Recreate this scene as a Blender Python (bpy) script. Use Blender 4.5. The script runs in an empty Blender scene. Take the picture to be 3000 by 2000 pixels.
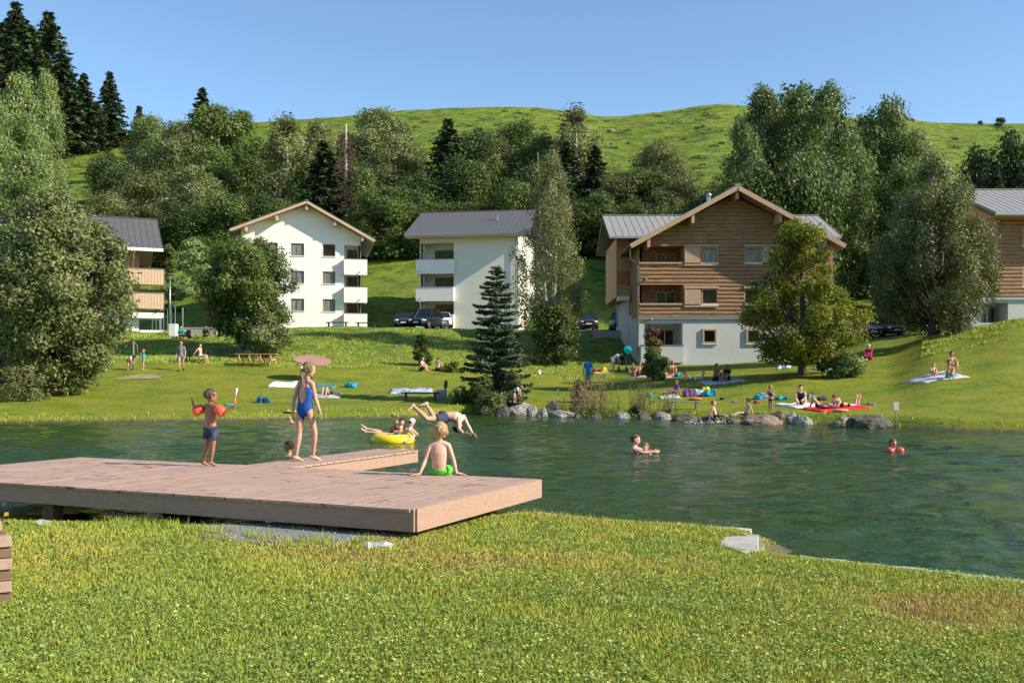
import bpy, math, random
import numpy as np
from mathutils import Vector, Matrix, Quaternion
R = math.radians
F, YH, EYE = 2917.0, 1100.0, 1.8          # focal length in photo pixels, eye-level row, eye height above the lake
rnd = random.Random(7)
scene = bpy.context.scene
COL = scene.collection

def P(px, py, Y):
    """world point seen at a photo pixel at distance Y"""
    return Vector(((px - 1500) / F * Y, Y, EYE + (YH - py) / F * Y))

# ------------------------------------------------------------------ noise
def vnoise(x, y, scale, seed=0):
    x = np.asarray(x, float) / scale; y = np.asarray(y, float) / scale
    xi = np.floor(x).astype(np.int64); yi = np.floor(y).astype(np.int64)
    fx = x - xi; fy = y - yi
    fx = fx * fx * (3 - 2 * fx); fy = fy * fy * (3 - 2 * fy)
    def h(a, b):
        n = (a * 374761393 + b * 668265263 + seed * 1442695) & 0x7fffffff
        n = ((n ^ (n >> 13)) * 1274126177) & 0x7fffffff
        return ((n ^ (n >> 16)) & 0xffff) / 65535.0
    return (h(xi, yi) * (1 - fx) + h(xi + 1, yi) * fx) * (1 - fy) + (h(xi, yi + 1) * (1 - fx) + h(xi + 1, yi + 1) * fx) * fy

# ------------------------------------------------------------------ terrain
FAR_SHORE = [(-400, 1240), (0, 1237), (300, 1233), (600, 1231), (900, 1226), (1200, 1221), (1420, 1212), (1600, 1213), (1800, 1220),
             (2000, 1227), (2200, 1236), (2400, 1242), (2600, 1250), (2800, 1260), (3000, 1266), (3400, 1276)]
far_pts = []
for px, py in FAR_SHORE:
    Y = F * EYE / (py - YH); far_pts.append(((px - 1500) / F * Y, Y))
NEAR_SHORE = [(-60, 24), (-20, 16.5), (-9, 12.2), (-6, 11.5), (-3.2, 11.0), (-1.4, 11.3), (-0.4, 11.75), (0.25, 12.25), (0.75, 11.7), (1.6, 11.25), (2.62, 10.85),
              (2.85, 10.2), (2.5, 9.75), (2.75, 9.2), (4.13, 8.12), (7, 6.1), (14, 2.2), (30, -6), (70, -12)]
LAKE = NEAR_SHORE + [(70, 24)] + far_pts[::-1] + [(-60, 38)]
LP = np.array(LAKE)

def lake_sd(x, y):
    """signed distance to the lake outline, negative in the water"""
    x = np.asarray(x, float); y = np.asarray(y, float)
    best = np.full(x.shape, 1e9); inside = np.zeros(x.shape, bool)
    n = len(LP)
    for i in range(n):
        ax, ay = LP[i]; bx, by = LP[(i + 1) % n]
        dx, dy = bx - ax, by - ay
        t = np.clip(((x - ax) * dx + (y - ay) * dy) / (dx * dx + dy * dy), 0, 1)
        best = np.minimum(best, (x - ax - t * dx) ** 2 + (y - ay - t * dy) ** 2)
        c = (ay > y) != (by > y)
        with np.errstate(divide='ignore', invalid='ignore'):
            xc = (bx - ax) * (y - ay) / (by - ay if by != ay else 1e-9) + ax
        inside ^= c & (x < xc)
    d = np.sqrt(best)
    return np.where(inside, -d, d)

COLS = [
    (-400, [(37, .2), (45, .6), (50, 1.0), (58, 2.3), (66, 3.2), (80, 5.2), (95, 6.0), (105, 6.6)]),
    (0,    [(38, .2), (45, .5), (50, .95), (58, 2.1), (66, 3.1), (80, 5.0), (95, 5.8), (105, 6.5)]),
    (400,  [(39, .2), (46, .5), (52, 1.0), (58, 2.0), (66, 2.9), (74, 4.4), (82, 5.4), (95, 6.0), (105, 6.6)]),
    (700,  [(40, .2), (46, .5), (52, .95), (58, 1.8), (62, 2.4), (67, 3.0), (75, 4.8), (82, 5.8), (95, 6.2), (105, 6.7)]),
    (1200, [(43, .2), (50, .6), (55, 1.15), (60, 1.9), (64, 2.3), (73, 4.5), (80, 5.6), (92, 6.05), (105, 6.6)]),
    (1700, [(42, .2), (50, .65), (57, 1.1), (63, 1.7), (67, 2.2), (76, 4.3), (84, 5.6), (92, 5.85), (105, 6.6)]),
    (2050, [(38, .25), (46, .5), (53, 1.4), (60, 2.0), (68, 2.45), (76, 3.4), (84, 5.4), (105, 6.6)]),
    (2350, [(36, .25), (44, .6), (52, 1.85), (58, 2.3), (68, 2.9), (76, 4.0), (84, 5.0), (105, 6.6)]),
    (2600, [(34.5, .25), (44, 1.0), (50, 1.8), (58, 3.0), (66, 4.0), (80, 4.9), (105, 6.7)]),
    (2750, [(33.5, .25), (40, .9), (45, 1.7), (52, 3.0), (58, 4.0), (62, 4.45), (70, 4.8), (105, 6.7)]),
    (3000, [(32, .25), (38, .8), (43, 1.6), (50, 3.3), (58, 5.0), (63, 5.3), (75, 5.5), (105, 6.7)]),
    (3400, [(30, .25), (38, 1.0), (43, 1.9), (50, 3.6), (58, 5.1), (63, 5.4), (75, 5.6), (105, 6.8)])]
RIDGE = [(-900, 380), (-200, 395), (0, 400), (200, 400), (380, 388), (560, 372), (700, 362), (960, 345), (1150, 325), (1270, 318), (1500, 312), (1620, 318),
         (1720, 337), (1800, 342), (1950, 325), (2090, 303), (2180, 308), (2300, 332), (2600, 350), (2800, 360), (3200, 362), (4000, 380)]
YR = 330.0
cpx = np.array([c[0] for c in COLS], float)
ys_s = np.concatenate([np.arange(26, 106, 1.0)])
TAB = np.array([np.interp(ys_s, [p[0] for p in c[1]], [p[1] for p in c[1]]) for c in COLS])
k = np.array([.06, .12, .2, .24, .2, .12, .06])
TAB = np.array([np.convolve(np.pad(r, 3, mode='edge'), k / k.sum(), 'valid') for r in TAB])
rx_ = np.arange(-900, 4001, 20.0)
rz_ = np.interp(rx_, [r[0] for r in RIDGE], [r[1] for r in RIDGE])
rz_ = np.convolve(np.pad(rz_, 3, mode='edge'), k / k.sum(), 'valid')

def gz(x, y, fine=True):
    x = np.asarray(x, float); y = np.asarray(y, float)
    Y = np.maximum(y, 4.0)
    px = np.clip(1500 + x / Y * F, -900, 4000)
    ci = np.clip(px, cpx[0], cpx[-1] - .01)
    i = np.clip(np.searchsorted(cpx, ci, 'right') - 1, 0, len(cpx) - 2)
    tx = (ci - cpx[i]) / (cpx[i + 1] - cpx[i]); tx = tx * tx * (3 - 2 * tx) * .5 + tx * .5
    yy = np.clip(Y, 26, 104.99) - 26
    j = yy.astype(int); ty = yy - j; j1 = np.minimum(j + 1, TAB.shape[1] - 1)
    za = TAB[i, j] * (1 - ty) + TAB[i, j1] * ty
    zb = TAB[i + 1, j] * (1 - ty) + TAB[i + 1, j1] * ty
    z = za * (1 - tx) + zb * tx
    ridge = EYE + (YH - np.interp(px, rx_, rz_)) * YR / F
    t = np.clip((Y - 105) / (YR - 105), 0, 1)
    hill = z + (ridge - z) * t
    hill = hill + np.sin(t * math.pi) ** 1.0 * (-2.0) + (vnoise(x, y, 38, 3) - .5) * 5 * np.minimum(t * 3, 1) * (1 - t) * 1.3
    over = np.maximum(Y - YR, 0)
    hill = hill - over * .28 * np.minimum(over / 30, 1)
    z = np.where(Y > 105, hill, z)
    z = z + (vnoise(x, y, 7, 1) - .5) * .35 * np.clip((Y - 44) / 20, 0, 1) + (vnoise(x, y, 1.6, 5) - .5) * .22 * np.clip((Y - 62) / 12, 0, 1)
    near = .27 + (vnoise(x, y, 2.5, 2) - .5) * .05 + np.maximum(-45 - y, 0) * .62  # last term: unseen hill added behind the camera to block low sky light
    z = np.where(y < 24, near, z)
    d = lake_sd(x, y)
    e = np.clip(d / np.where(y < 24, .22, .6), 0, 1); e = e * e * (3 - 2 * e)
    z = np.where(d > 0, .03 + (z - .03) * e, np.maximum(-1.3, .03 + d * .55))
    z = np.where((y < 24) & (d > 0), np.where(d < .22, .02 + .1 * (d / .22), np.minimum(z, .12 + (d - .22) * .22)), z)
    return z
def G(x, y):
    return float(gz(np.array([x]), np.array([y]))[0])
def GP(px, Y):
    x = (px - 1500) / F * Y
    return Vector((x, Y, G(x, Y)))
def ray_ground(px, py, y0=30, y1=110):
    """where the sight line through a photo pixel meets the ground"""
    Ys = np.arange(y0, y1, .1); xs = (px - 1500) / F * Ys
    zs = EYE + (YH - py) / F * Ys
    g = gz(xs, Ys)
    k = np.nonzero(g >= zs)[0]
    i = k[0] if len(k) else len(Ys) - 1
    return Vector((xs[i], Ys[i], g[i]))

# ------------------------------------------------------------------ objects
def tag(o, label=None, cat=None, group=None, kind=None):
    if label: o['label'] = label
    if cat: o['category'] = cat
    if group: o['group'] = group
    if kind: o['kind'] = kind
    return o
def empty(name, loc, rz=0, label=None, cat=None, group=None):
    o = bpy.data.objects.new(name, None); COL.objects.link(o)
    o.location = loc; o.rotation_euler = (0, 0, rz); o.empty_display_size = .3
    return tag(o, label, cat, group)
def link_mesh(name, me, mats, parent=None):
    o = bpy.data.objects.new(name, me); COL.objects.link(o)
    for m in (mats if isinstance(mats, (list, tuple)) else [mats]):
        if m and len(me.materials) < len(mats if isinstance(mats, (list, tuple)) else [mats]): me.materials.append(m)
    if parent: o.parent = parent
    return o
def mesh_np(name, v, f, attr=None, smooth=False):
    """f: (M,k) int array"""
    me = bpy.data.meshes.new(name)
    v = np.asarray(v, np.float32); f = np.asarray(f, np.int32)
    me.vertices.add(len(v)); me.vertices.foreach_set('co', v.ravel())
    m, k = f.shape
    me.loops.add(m * k); me.loops.foreach_set('vertex_index', f.ravel())
    me.polygons.add(m); me.polygons.foreach_set('loop_start', np.arange(m, dtype=np.int32) * k)
    me.update(calc_edges=True)
    if smooth: me.polygons.foreach_set('use_smooth', np.ones(m, bool))
    if attr is not None:
        for nm, a in attr.items():
            at = me.attributes.new(nm, 'FLOAT', 'POINT'); at.data.foreach_set('value', np.asarray(a, np.float32))
    me.validate()
    return me

class MB:
    """collects simple shapes into one mesh"""
    def __init__(s): s.v = []; s.f = []; s.mi = []; s.cur = 0
    def add(s, vs, fs):
        b = len(s.v); s.v += [tuple(p) for p in vs]
        for f in fs: s.f.append([b + i for i in f]); s.mi.append(s.cur)
        return s
    def box(s, x0, x1, y0, y1, z0, z1):
        vs = [(x0, y0, z0), (x1, y0, z0), (x1, y1, z0), (x0, y1, z0), (x0, y0, z1), (x1, y0, z1), (x1, y1, z1), (x0, y1, z1)]
        return s.add(vs, [(0, 3, 2, 1), (4, 5, 6, 7), (0, 1, 5, 4), (1, 2, 6, 5), (2, 3, 7, 6), (3, 0, 4, 7)])
    def obox(s, c, ax, ay, az):
        c = Vector(c); ax = Vector(ax); ay = Vector(ay); az = Vector(az)
        vs = [c + ax * i + ay * j + az * k for k in (-1, 1) for i, j in ((-1, -1), (1, -1), (1, 1), (-1, 1))]
        return s.add(vs, [(0, 3, 2, 1), (4, 5, 6, 7), (0, 1, 5, 4), (1, 2, 6, 5), (2, 3, 7, 6), (3, 0, 4, 7)])
    def bar(s, a, b, w, h=None, up=(0, 0, 1)):
        a = Vector(a); b = Vector(b); d = (b - a); L = d.length; d.normalize()
        up = Vector(up)
        if abs(d.dot(up)) > .98: up = Vector((0, 1, 0))
        sd = d.cross(up).normalized(); u2 = sd.cross(d)
        h = h or w
        return s.obox((a + b) / 2, d * L / 2, sd * w / 2, u2 * h / 2)
    def tube(s, pts, rs, n=8, cap=True, lat=None, ry=None):
        pts = [Vector(p) for p in pts]; m = len(pts)
        if not isinstance(rs, (list, tuple)): rs = [rs] * m
        if ry is None: ry = rs
        b = len(s.v); prev = None
        for i, p in enumerate(pts):
            t = (pts[min(i + 1, m - 1)] - pts[max(i - 1, 0)])
            t = t.normalized() if t.length > 1e-9 else Vector((0, 0, 1))
            l = Vector(lat[i]) if isinstance(lat, list) else (Vector(lat) if lat is not None else (prev or (Vector((1, 0, 0)) if abs(t.x) < .9 else Vector((0, 1, 0)))))
            l = l - t * l.dot(t)
            if l.length < 1e-6: l = t.orthogonal()
            l.normalize(); q = t.cross(l); prev = l
            for k in range(n):
                a = 2 * math.pi * k / n
                s.v.append(tuple(p + l * (math.cos(a) * rs[i]) + q * (math.sin(a) * ry[i])))
        for i in range(m - 1):
            for k in range(n):
                s.f.append([b + i * n + k, b + i * n + (k + 1) % n, b + (i + 1) * n + (k + 1) % n, b + (i + 1) * n + k]); s.mi.append(s.cur)
        if cap:
            s.f.append([b + k for k in range(n)][::-1]); s.mi.append(s.cur)
            s.f.append([b + (m - 1) * n + k for k in range(n)]); s.mi.append(s.cur)
        return s
    def ball(s, c, r, n=10, m=6, axes=None):
        c = Vector(c); r = Vector(r) if isinstance(r, (tuple, list, Vector)) else Vector((r, r, r))
        ax = axes or (Vector((1, 0, 0)), Vector((0, 1, 0)), Vector((0, 0, 1)))
        vs = [c - ax[2] * r[2]]; fs = []
        for i in range(1, m):
            a = -math.pi / 2 + math.pi * i / m
            for k in range(n):
                t = 2 * math.pi * k / n
                vs.append(c + ax[0] * (math.cos(a) * math.cos(t) * r[0]) + ax[1] * (math.cos(a) * math.sin(t) * r[1]) + ax[2] * (math.sin(a) * r[2]))
        vs.append(c + ax[2] * r[2])
        for k in range(n): fs.append((0, 1 + (k + 1) % n, 1 + k)); fs.append((len(vs) - 1, len(vs) - 1 - n + k, len(vs) - 1 - n + (k + 1) % n))
        for i in range(m - 2):
            for k in range(n):
                a = 1 + i * n + k; b2 = 1 + i * n + (k + 1) % n
                fs.append((a, b2, b2 + n, a + n))
        return s.add(vs, fs)
    def mesh(s, name, smooth=False):
        me = bpy.data.meshes.new(name); me.from_pydata(s.v, [], s.f); me.update()
        me.polygons.foreach_set('material_index', s.mi)
        if smooth: me.polygons.foreach_set('use_smooth', [True] * len(s.f))
        return me
    def build(s, name, mats, parent=None, smooth=False, bevel=0):
        me = s.mesh(name, smooth); o = link_mesh(name, me, mats, parent)
        if bevel:
            b = o.modifiers.new('b', 'BEVEL'); b.width = bevel; b.segments = 2; b.limit_method = 'ANGLE'
        return o
def kids(o): return [c for c in bpy.data.objects if c.parent == o]
def copy_tree(o, parent=None):
    c = o.copy(); COL.objects.link(c); c.parent = parent
    for ch in kids(o): copy_tree(ch, c)
    return c

# ------------------------------------------------------------------ materials
MT = {}
def nodes(name):
    m = bpy.data.materials.new(name); m.use_nodes = True
    nt = m.node_tree; b = nt.nodes['Principled BSDF']
    return m, nt, b
def ramp(nt, fac, stops):
    r = nt.nodes.new('ShaderNodeValToRGB'); nt.links.new(fac, r.inputs[0])
    e = r.color_ramp.elements
    while len(e) < len(stops): e.new(.5)
    for x, (p, c) in zip(e, stops): x.position = p; x.color = (*c, 1) if len(c) == 3 else c
    return r.outputs[0]
def noise(nt, scale, detail=4, coord='Object', stretch=None, rough=.55, dist=0):
    tc = nt.nodes.new('ShaderNodeTexCoord'); n = nt.nodes.new('ShaderNodeTexNoise')
    n.inputs['Scale'].default_value = scale; n.inputs['Detail'].default_value = detail; n.inputs['Roughness'].default_value = rough
    n.inputs['Distortion'].default_value = dist
    src = tc.outputs[coord]
    if stretch:
        mp = nt.nodes.new('ShaderNodeMapping'); mp.inputs['Scale'].default_value = stretch
        nt.links.new(src, mp.inputs[0]); src = mp.outputs[0]
    nt.links.new(src, n.inputs['Vector'])
    return n.outputs[0]
def bump(nt, b, h, strength=.3, dist=.02):
    n = nt.nodes.new('ShaderNodeBump'); n.inputs['Strength'].default_value = strength; n.inputs['Distance'].default_value = dist
    nt.links.new(h, n.inputs['Height']); nt.links.new(n.outputs[0], b.inputs['Normal'])
    return n
def mixc(nt, fac, a, b2, mode='MIX'):
    m = nt.nodes.new('ShaderNodeMix'); m.data_type = 'RGBA'; m.blend_type = mode
    for s_, v in ((0, fac), (6, a), (7, b2)):
        if hasattr(v, 'links') or hasattr(v, 'is_linked'): nt.links.new(v, m.inputs[s_])
        else: m.inputs[s_].default_value = v if s_ == 0 else (*v, 1)
    return m.outputs[2]
def pm(name, c1, c2=None, scale=8, rough=.7, bmp=.2, bd=.01, metal=0, stretch=None, spec=.4, detail=5):
    if name in MT: return MT[name]
    m, nt, b = nodes(name)
    c2 = c2 or tuple(x * .82 for x in c1)
    n = noise(nt, scale, detail, stretch=stretch)
    nt.links.new(ramp(nt, n, [(.3, c2), (.7, c1)]), b.inputs['Base Color'])
    b.inputs['Roughness'].default_value = rough; b.inputs['Metallic'].default_value = metal
    b.inputs['Specular IOR Level'].default_value = spec
    if bmp: bump(nt, b, n, bmp, bd)
    MT[name] = m
    return m
def leafmat(name, dark, light, trans=.3, rough=.5):
    if name in MT: return MT[name]
    m, nt, b = nodes(name)
    at = nt.nodes.new('ShaderNodeAttribute'); at.attribute_name = 'v'
    oi = nt.nodes.new('ShaderNodeObjectInfo')
    c = ramp(nt, at.outputs['Fac'], [(0, dark), (.55, tuple((a + b_) / 2 for a, b_ in zip(dark, light))), (1, light)])
    hs = nt.nodes.new('ShaderNodeHueSaturation')
    mr = nt.nodes.new('ShaderNodeMapRange'); mr.inputs[3].default_value = .8; mr.inputs[4].default_value = 1.2
    nt.links.new(oi.outputs['Random'], mr.inputs[0]); nt.links.new(mr.outputs[0], hs.inputs['Value'])
    nt.links.new(c, hs.inputs['Color']); c = hs.outputs[0]
    nt.links.new(c, b.inputs['Base Color']); b.inputs['Roughness'].default_value = rough; b.inputs['Specular IOR Level'].default_value = .25
    t = nt.nodes.new('ShaderNodeBsdfTranslucent'); nt.links.new(c, t.inputs[0])
    mx = nt.nodes.new('ShaderNodeMixShader'); mx.inputs[0].default_value = trans
    nt.links.new(b.outputs[0], mx.inputs[1]); nt.links.new(t.outputs[0], mx.inputs[2])
    nt.links.new(mx.outputs[0], nt.nodes['Material Output'].inputs[0])
    MT[name] = m
    return m
# ================================================================== camera, light, sky
cam = bpy.data.cameras.new('camera'); co = bpy.data.objects.new('camera', cam); COL.objects.link(co)
co.location = (0, 0, EYE); co.rotation_euler = (R(90), 0, 0)
cam.lens = 35.0; cam.sensor_width = 36; cam.shift_y = (YH - 1000) / 3000; cam.clip_end = 3000
scene.camera = co
SUN_AZ = math.atan2(-.29, .957); SUN_EL = R(32)
sd = Vector((math.cos(SUN_AZ) * math.cos(SUN_EL), math.sin(SUN_AZ) * math.cos(SUN_EL), math.sin(SUN_EL)))
sl = bpy.data.lights.new('sun', 'SUN'); sl.energy = 5.0; sl.angle = R(.53); sl.color = (1, .90, .73)
so = bpy.data.objects.new('sun', sl); COL.objects.link(so)
so.rotation_euler = (-sd).to_track_quat('-Z', 'Y').to_euler(); so.location = (20, -20, 40)
w = bpy.data.worlds.new('World'); scene.world = w; w.use_nodes = True
nt = w.node_tree; bg = nt.nodes['Background']
sky = nt.nodes.new('ShaderNodeTexSky'); sky.sky_type = 'NISHITA'; sky.sun_disc = False
sky.sun_elevation = SUN_EL; sky.sun_rotation = math.pi / 2 - SUN_AZ
sky.altitude = 1200; sky.air_density = 1.0; sky.dust_density = .5; sky.ozone_density = 1.3
nt.links.new(mixc(nt, 1.0, sky.outputs[0], (.88, 1.0, 1.04), 'MULTIPLY'), bg.inputs[0]); bg.inputs[1].default_value = .13
scene.view_settings.view_transform = 'Standard'; scene.view_settings.look = 'None'
scene.view_settings.exposure = 0.66; scene.view_settings.gamma = 1

# ================================================================== ground
GR_STRIP = [(-3.9, 11.2), (-3.2, 10.1), (-2.6, 9.3), (-1.9, 8.9), (-1.35, 9.2), (-1.6, 10.2), (-2.0, 11.2)]
def ground_mat():
    m, nt, b = nodes('lawn_grass')
    geo = nt.nodes.new('ShaderNodeNewGeometry'); sep = nt.nodes.new('ShaderNodeSeparateXYZ'); nt.links.new(geo.outputs['Position'], sep.inputs[0])
    def mr(inp, a, b_, lo=0, hi=1):
        n = nt.nodes.new('ShaderNodeMapRange'); n.inputs[1].default_value = a; n.inputs[2].default_value = b_; n.inputs[3].default_value = lo; n.inputs[4].default_value = hi
        nt.links.new(inp, n.inputs[0]); return n.outputs[0]
    fine = noise(nt, 9, 6, rough=.75, stretch=(1, .35, 1)); mid = noise(nt, .55, 6, rough=.6); big = noise(nt, .09, 4)
    lawn = ramp(nt, fine, [(.28, (.075, .10, .010)), (.5, (.17, .20, .018)), (.75, (.27, .285, .036))])
    patch = ramp(nt, mid, [(.32, (.58, .78, .6)), (.5, (1, 1, 1)), (.68, (1.32, 1.08, 1.15))])
    lawn = mixc(nt, 1.0, lawn, patch, 'MULTIPLY')
    # rough pasture on the hill: darker tussocks along the slope
    tuss = noise(nt, .30, 10, stretch=(1, .45, 2.4), rough=.86, dist=.4); terr = noise(nt, .12, 4, stretch=(.35, 1, 2.2))
    hill = ramp(nt, tuss, [(.42, (.025, .045, .010)), (.485, (.125, .175, .018)), (.60, (.22, .27, .034))])
    hill2 = ramp(nt, terr, [(.3, (.7, .85, .75)), (.6, (1.12, 1.05, 1)), (.8, (1.35, 1.15, 1.0))])
    hill = mixc(nt, 1.0, hill, hill2, 'MULTIPLY')
    bank = ramp(nt, noise(nt, 1.3, 7, rough=.75), [(.36, (.04, .08, .01)), (.52, (.12, .18, .022)), (.7, (.2, .24, .04))])
    c = mixc(nt, mr(sep.outputs[1], 64, 70), lawn, bank)
    c = mixc(nt, mr(sep.outputs[1], 108, 135), c, hill)
    # under the foreground grass: thatch and soil
    soil = ramp(nt, noise(nt, 14, 6), [(.35, (.06, .07, .018)), (.55, (.13, .15, .03)), (.75, (.21, .20, .06))])
    c = mixc(nt, mr(sep.outputs[1], 14, 22), soil, c)
    # lake edge mud and lake bed
    mud = ramp(nt, noise(nt, 5, 6), [(.3, (.06, .05, .03)), (.7, (.17, .145, .09))])
    c = mixc(nt, mr(sep.outputs[2], .10, .03), c, mud)
    nt.links.new(c, b.inputs['Base Color']); b.inputs['Roughness'].default_value = .85; b.inputs['Specular IOR Level'].default_value = .15
    bn = bump(nt, b, fine, .8, .05)
    b2 = nt.nodes.new('ShaderNodeBump'); b2.inputs['Strength'].default_value = .6; b2.inputs['Distance'].default_value = .9
    sc = nt.nodes.new('ShaderNodeMath'); sc.operation = 'MULTIPLY'; nt.links.new(tuss, sc.inputs[0]); nt.links.new(mr(sep.outputs[1], 105, 150), sc.inputs[1])
    nt.links.new(sc.outputs[0], b2.inputs['Height']); nt.links.new(b2.outputs[0], bn.inputs['Normal'])
    return m
M_ground = ground_mat()
def make_ground():
    rows = [-420, -350, -300, -260, -220, -180, -150, -120, -90, -70, -55, -45, -30, -20, -8, -2, 1, 2.5] + list(np.geomspace(3.5, 7, 26)) + list(np.arange(7.15, 13.5, .12)) + list(np.geomspace(13.8, 30, 22)) \
        + list(np.arange(30.4, 47, .3)) + list(np.geomspace(47.4, 110, 95)) + list(np.geomspace(111, 335, 130)) + [338, 342, 350, 365, 390, 430, 500, 640]
    nu = 330
    us = np.linspace(-1, 1, nu); us = np.sign(us) * np.abs(us) ** 1.15
    vs = []
    for y in rows:
        half = max(14, abs(y) * .95 + 10) if y < 400 else 430
        vs.append(np.stack([us * half, np.full(nu, y)], 1))
    v = np.concatenate(vs); z = gz(v[:, 0], v[:, 1])
    v3 = np.column_stack([v, z])
    a = np.arange(nu - 1); f = []
    for r in range(len(rows) - 1):
        b = r * nu + a; f.append(np.stack([b, b + 1, b + nu + 1, b + nu], 1))
    me = mesh_np('ground', v3, np.concatenate(f), smooth=True)
    tag(link_mesh('ground', me, M_ground), kind='structure')
make_ground()

# ================================================================== water
def water_mat():
    m, nt, b = nodes('lake_water')
    big = noise(nt, .12, 3, stretch=(1, .5, 1))
    c = ramp(nt, big, [(.35, (.014, .048, .012)), (.55, (.030, .056, .005)), (.75, (.042, .064, .007))])
    nt.links.new(c, b.inputs['Base Color']); b.inputs['Roughness'].default_value = .06; b.inputs['IOR'].default_value = 1.33
    b.inputs['Specular IOR Level'].default_value = .29
    h1 = noise(nt, 1.25, 5, stretch=(.5, 1.3, 1), rough=.62, dist=.5)
    h2 = noise(nt, 6.0, 3, stretch=(.55, 1.2, 1), rough=.6, dist=.6)
    gust = noise(nt, .16, 3, stretch=(.6, 1.4, 1))
    gr = nt.nodes.new('ShaderNodeMapRange'); gr.inputs[1].default_value = .35; gr.inputs[2].default_value = .65; gr.inputs[3].default_value = .35; gr.inputs[4].default_value = 1.0
    nt.links.new(gust, gr.inputs[0])
    ad = nt.nodes.new('ShaderNodeMath'); ad.operation = 'MULTIPLY_ADD'; ad.inputs[1].default_value = .35
    nt.links.new(h2, ad.inputs[0]); nt.links.new(h1, ad.inputs[2])
    mu = nt.nodes.new('ShaderNodeMath'); mu.operation = 'MULTIPLY'; nt.links.new(ad.outputs[0], mu.inputs[0]); nt.links.new(gr.outputs[0], mu.inputs[1])
    bump(nt, b, mu.outputs[0], 1.0, .20)
    return m
def make_water():
    ys = np.geomspace(6.0, 52, 760); nu = 760; us = np.linspace(-1, 1, nu)
    X = (us[None, :] * (ys[:, None] * .74 + 5)).ravel(); Y = np.repeat(ys, nu)
    rg = np.random.default_rng(12); Z = np.zeros(len(X))
    gust = .55 + .75 * vnoise(X, Y, 6, 90) * (.6 + .8 * vnoise(X, Y, 1.7, 91))
    for i in range(64):
        lam = .14 * (1.5 / .14) ** rg.random(); a = rg.normal(-1.25, .62); kx, ky = math.cos(a) * 6.283 / lam, math.sin(a) * 6.283 / lam
        fade = np.clip(lam * 42 / Y - .5, 0, 1) if lam < .9 else 1.0   # the finest ripples are left to the bump where the mesh is too coarse
        Z += .030 * lam / 6.283 * np.sin(kx * X + ky * Y + rg.uniform(0, 6.283) + 1.2 * np.sin(X * .7 + i) * .5) * fade
    Z *= gust * .95
    d = lake_sd(X, Y); Z = Z * np.clip(-d / .8 + .2, .2, 1)
    nr = len(ys); a = np.arange(nu - 1); f = []
    for r in range(nr - 1):
        b = r * nu + a; f.append(np.stack([b, b + 1, b + nu + 1, b + nu], 1))
    f = np.concatenate(f); keep = (d[f] < .12).any(1); f = f[keep]
    ids = np.unique(f); mp = np.zeros(len(X), int); mp[ids] = np.arange(len(ids))
    me = mesh_np('water', np.stack([X, Y, Z], 1)[ids], mp[f], smooth=True)
    tag(link_mesh('water', me, water_mat()), kind='structure')
make_water()

# ================================================================== foreground grass
def grass_mat(name, stops, trans=.25):
    m, nt, b = nodes(name)
    at = nt.nodes.new('ShaderNodeAttribute'); at.attribute_name = 'v'
    c = ramp(nt, at.outputs['Fac'], stops)
    nt.links.new(c, b.inputs['Base Color']); b.inputs['Roughness'].default_value = .55; b.inputs['Specular IOR Level'].default_value = .3
    t = nt.nodes.new('ShaderNodeBsdfTranslucent'); nt.links.new(c, t.inputs[0])
    mx = nt.nodes.new('ShaderNodeMixShader'); mx.inputs[0].default_value = trans
    nt.links.new(b.outputs[0], mx.inputs[1]); nt.links.new(t.outputs[0], mx.inputs[2])
    nt.links.new(mx.outputs[0], nt.nodes['Material Output'].inputs[0])
    return m
M_blade = grass_mat('grass_blades', [(0, (.38, .26, .10)), (.22, (.46, .36, .10)), (.42, (.50, .46, .08)), (.62, (.39, .43, .06)), (.82, (.22, .31, .038)), (1, (.44, .50, .12))])
M_clover = grass_mat('clover_leaves', [(0, (.14, .22, .03)), (.6, (.25, .34, .055)), (1, (.55, .58, .20))], .2)
def in_poly(x, y, poly):
    ins = np.zeros(x.shape, bool); n = len(poly)
    for i in range(n):
        ax, ay = poly[i]; bx, by = poly[(i + 1) % n]
        c = (ay > y) != (by > y)
        ins ^= c & (x < (bx - ax) * (y - ay) / ((by - ay) or 1e-9) + ax)
    return ins
def blades(rg, x, y, h, w, v, lean=.5):
    n = len(x); z = gz(x, y)
    a = rg.uniform(0, 2 * np.pi, n); la = rg.uniform(0, 2 * np.pi, n); l = rg.random(n) * lean * h
    dx = np.cos(a) * w / 2; dy = np.sin(a) * w / 2
    tx = x + np.cos(la) * l; ty = y + np.sin(la) * l
    mx = x + np.cos(la) * l * .3; my = y + np.sin(la) * l * .3
    V = np.empty((n, 5, 3))
    V[:, 0] = np.stack([x - dx, y - dy, z - .01], 1); V[:, 1] = np.stack([x + dx, y + dy, z - .01], 1)
    V[:, 2] = np.stack([mx + dx * .8, my + dy * .8, z + h * .6], 1); V[:, 3] = np.stack([mx - dx * .8, my - dy * .8, z + h * .6], 1)
    V[:, 4] = np.stack([tx, ty, z + h], 1)
    b = np.arange(n) * 5
    F1 = np.stack([b, b + 1, b + 2, b + 3], 1); F2 = np.stack([b + 3, b + 2, b + 4, b + 4], 1)
    return V.reshape(-1, 3), F1, F2, np.repeat(v, 5)
def make_blades(name, x, y, h, w, v, mat, seed, lean=.5, label=None):
    rg = np.random.default_rng(seed)
    V, F1, F2, A = blades(rg, x, y, h, w, v, lean)
    f3 = np.concatenate([np.stack([F1[:, 0], F1[:, 1], F1[:, 2]], 1), np.stack([F1[:, 0], F1[:, 2], F1[:, 3]], 1), F2[:, :3]])
    me = mesh_np(name, V, f3, {'v': A})
    o = link_mesh(name, me, mat)
    return tag(o, label, 'grass', kind='stuff')
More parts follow.
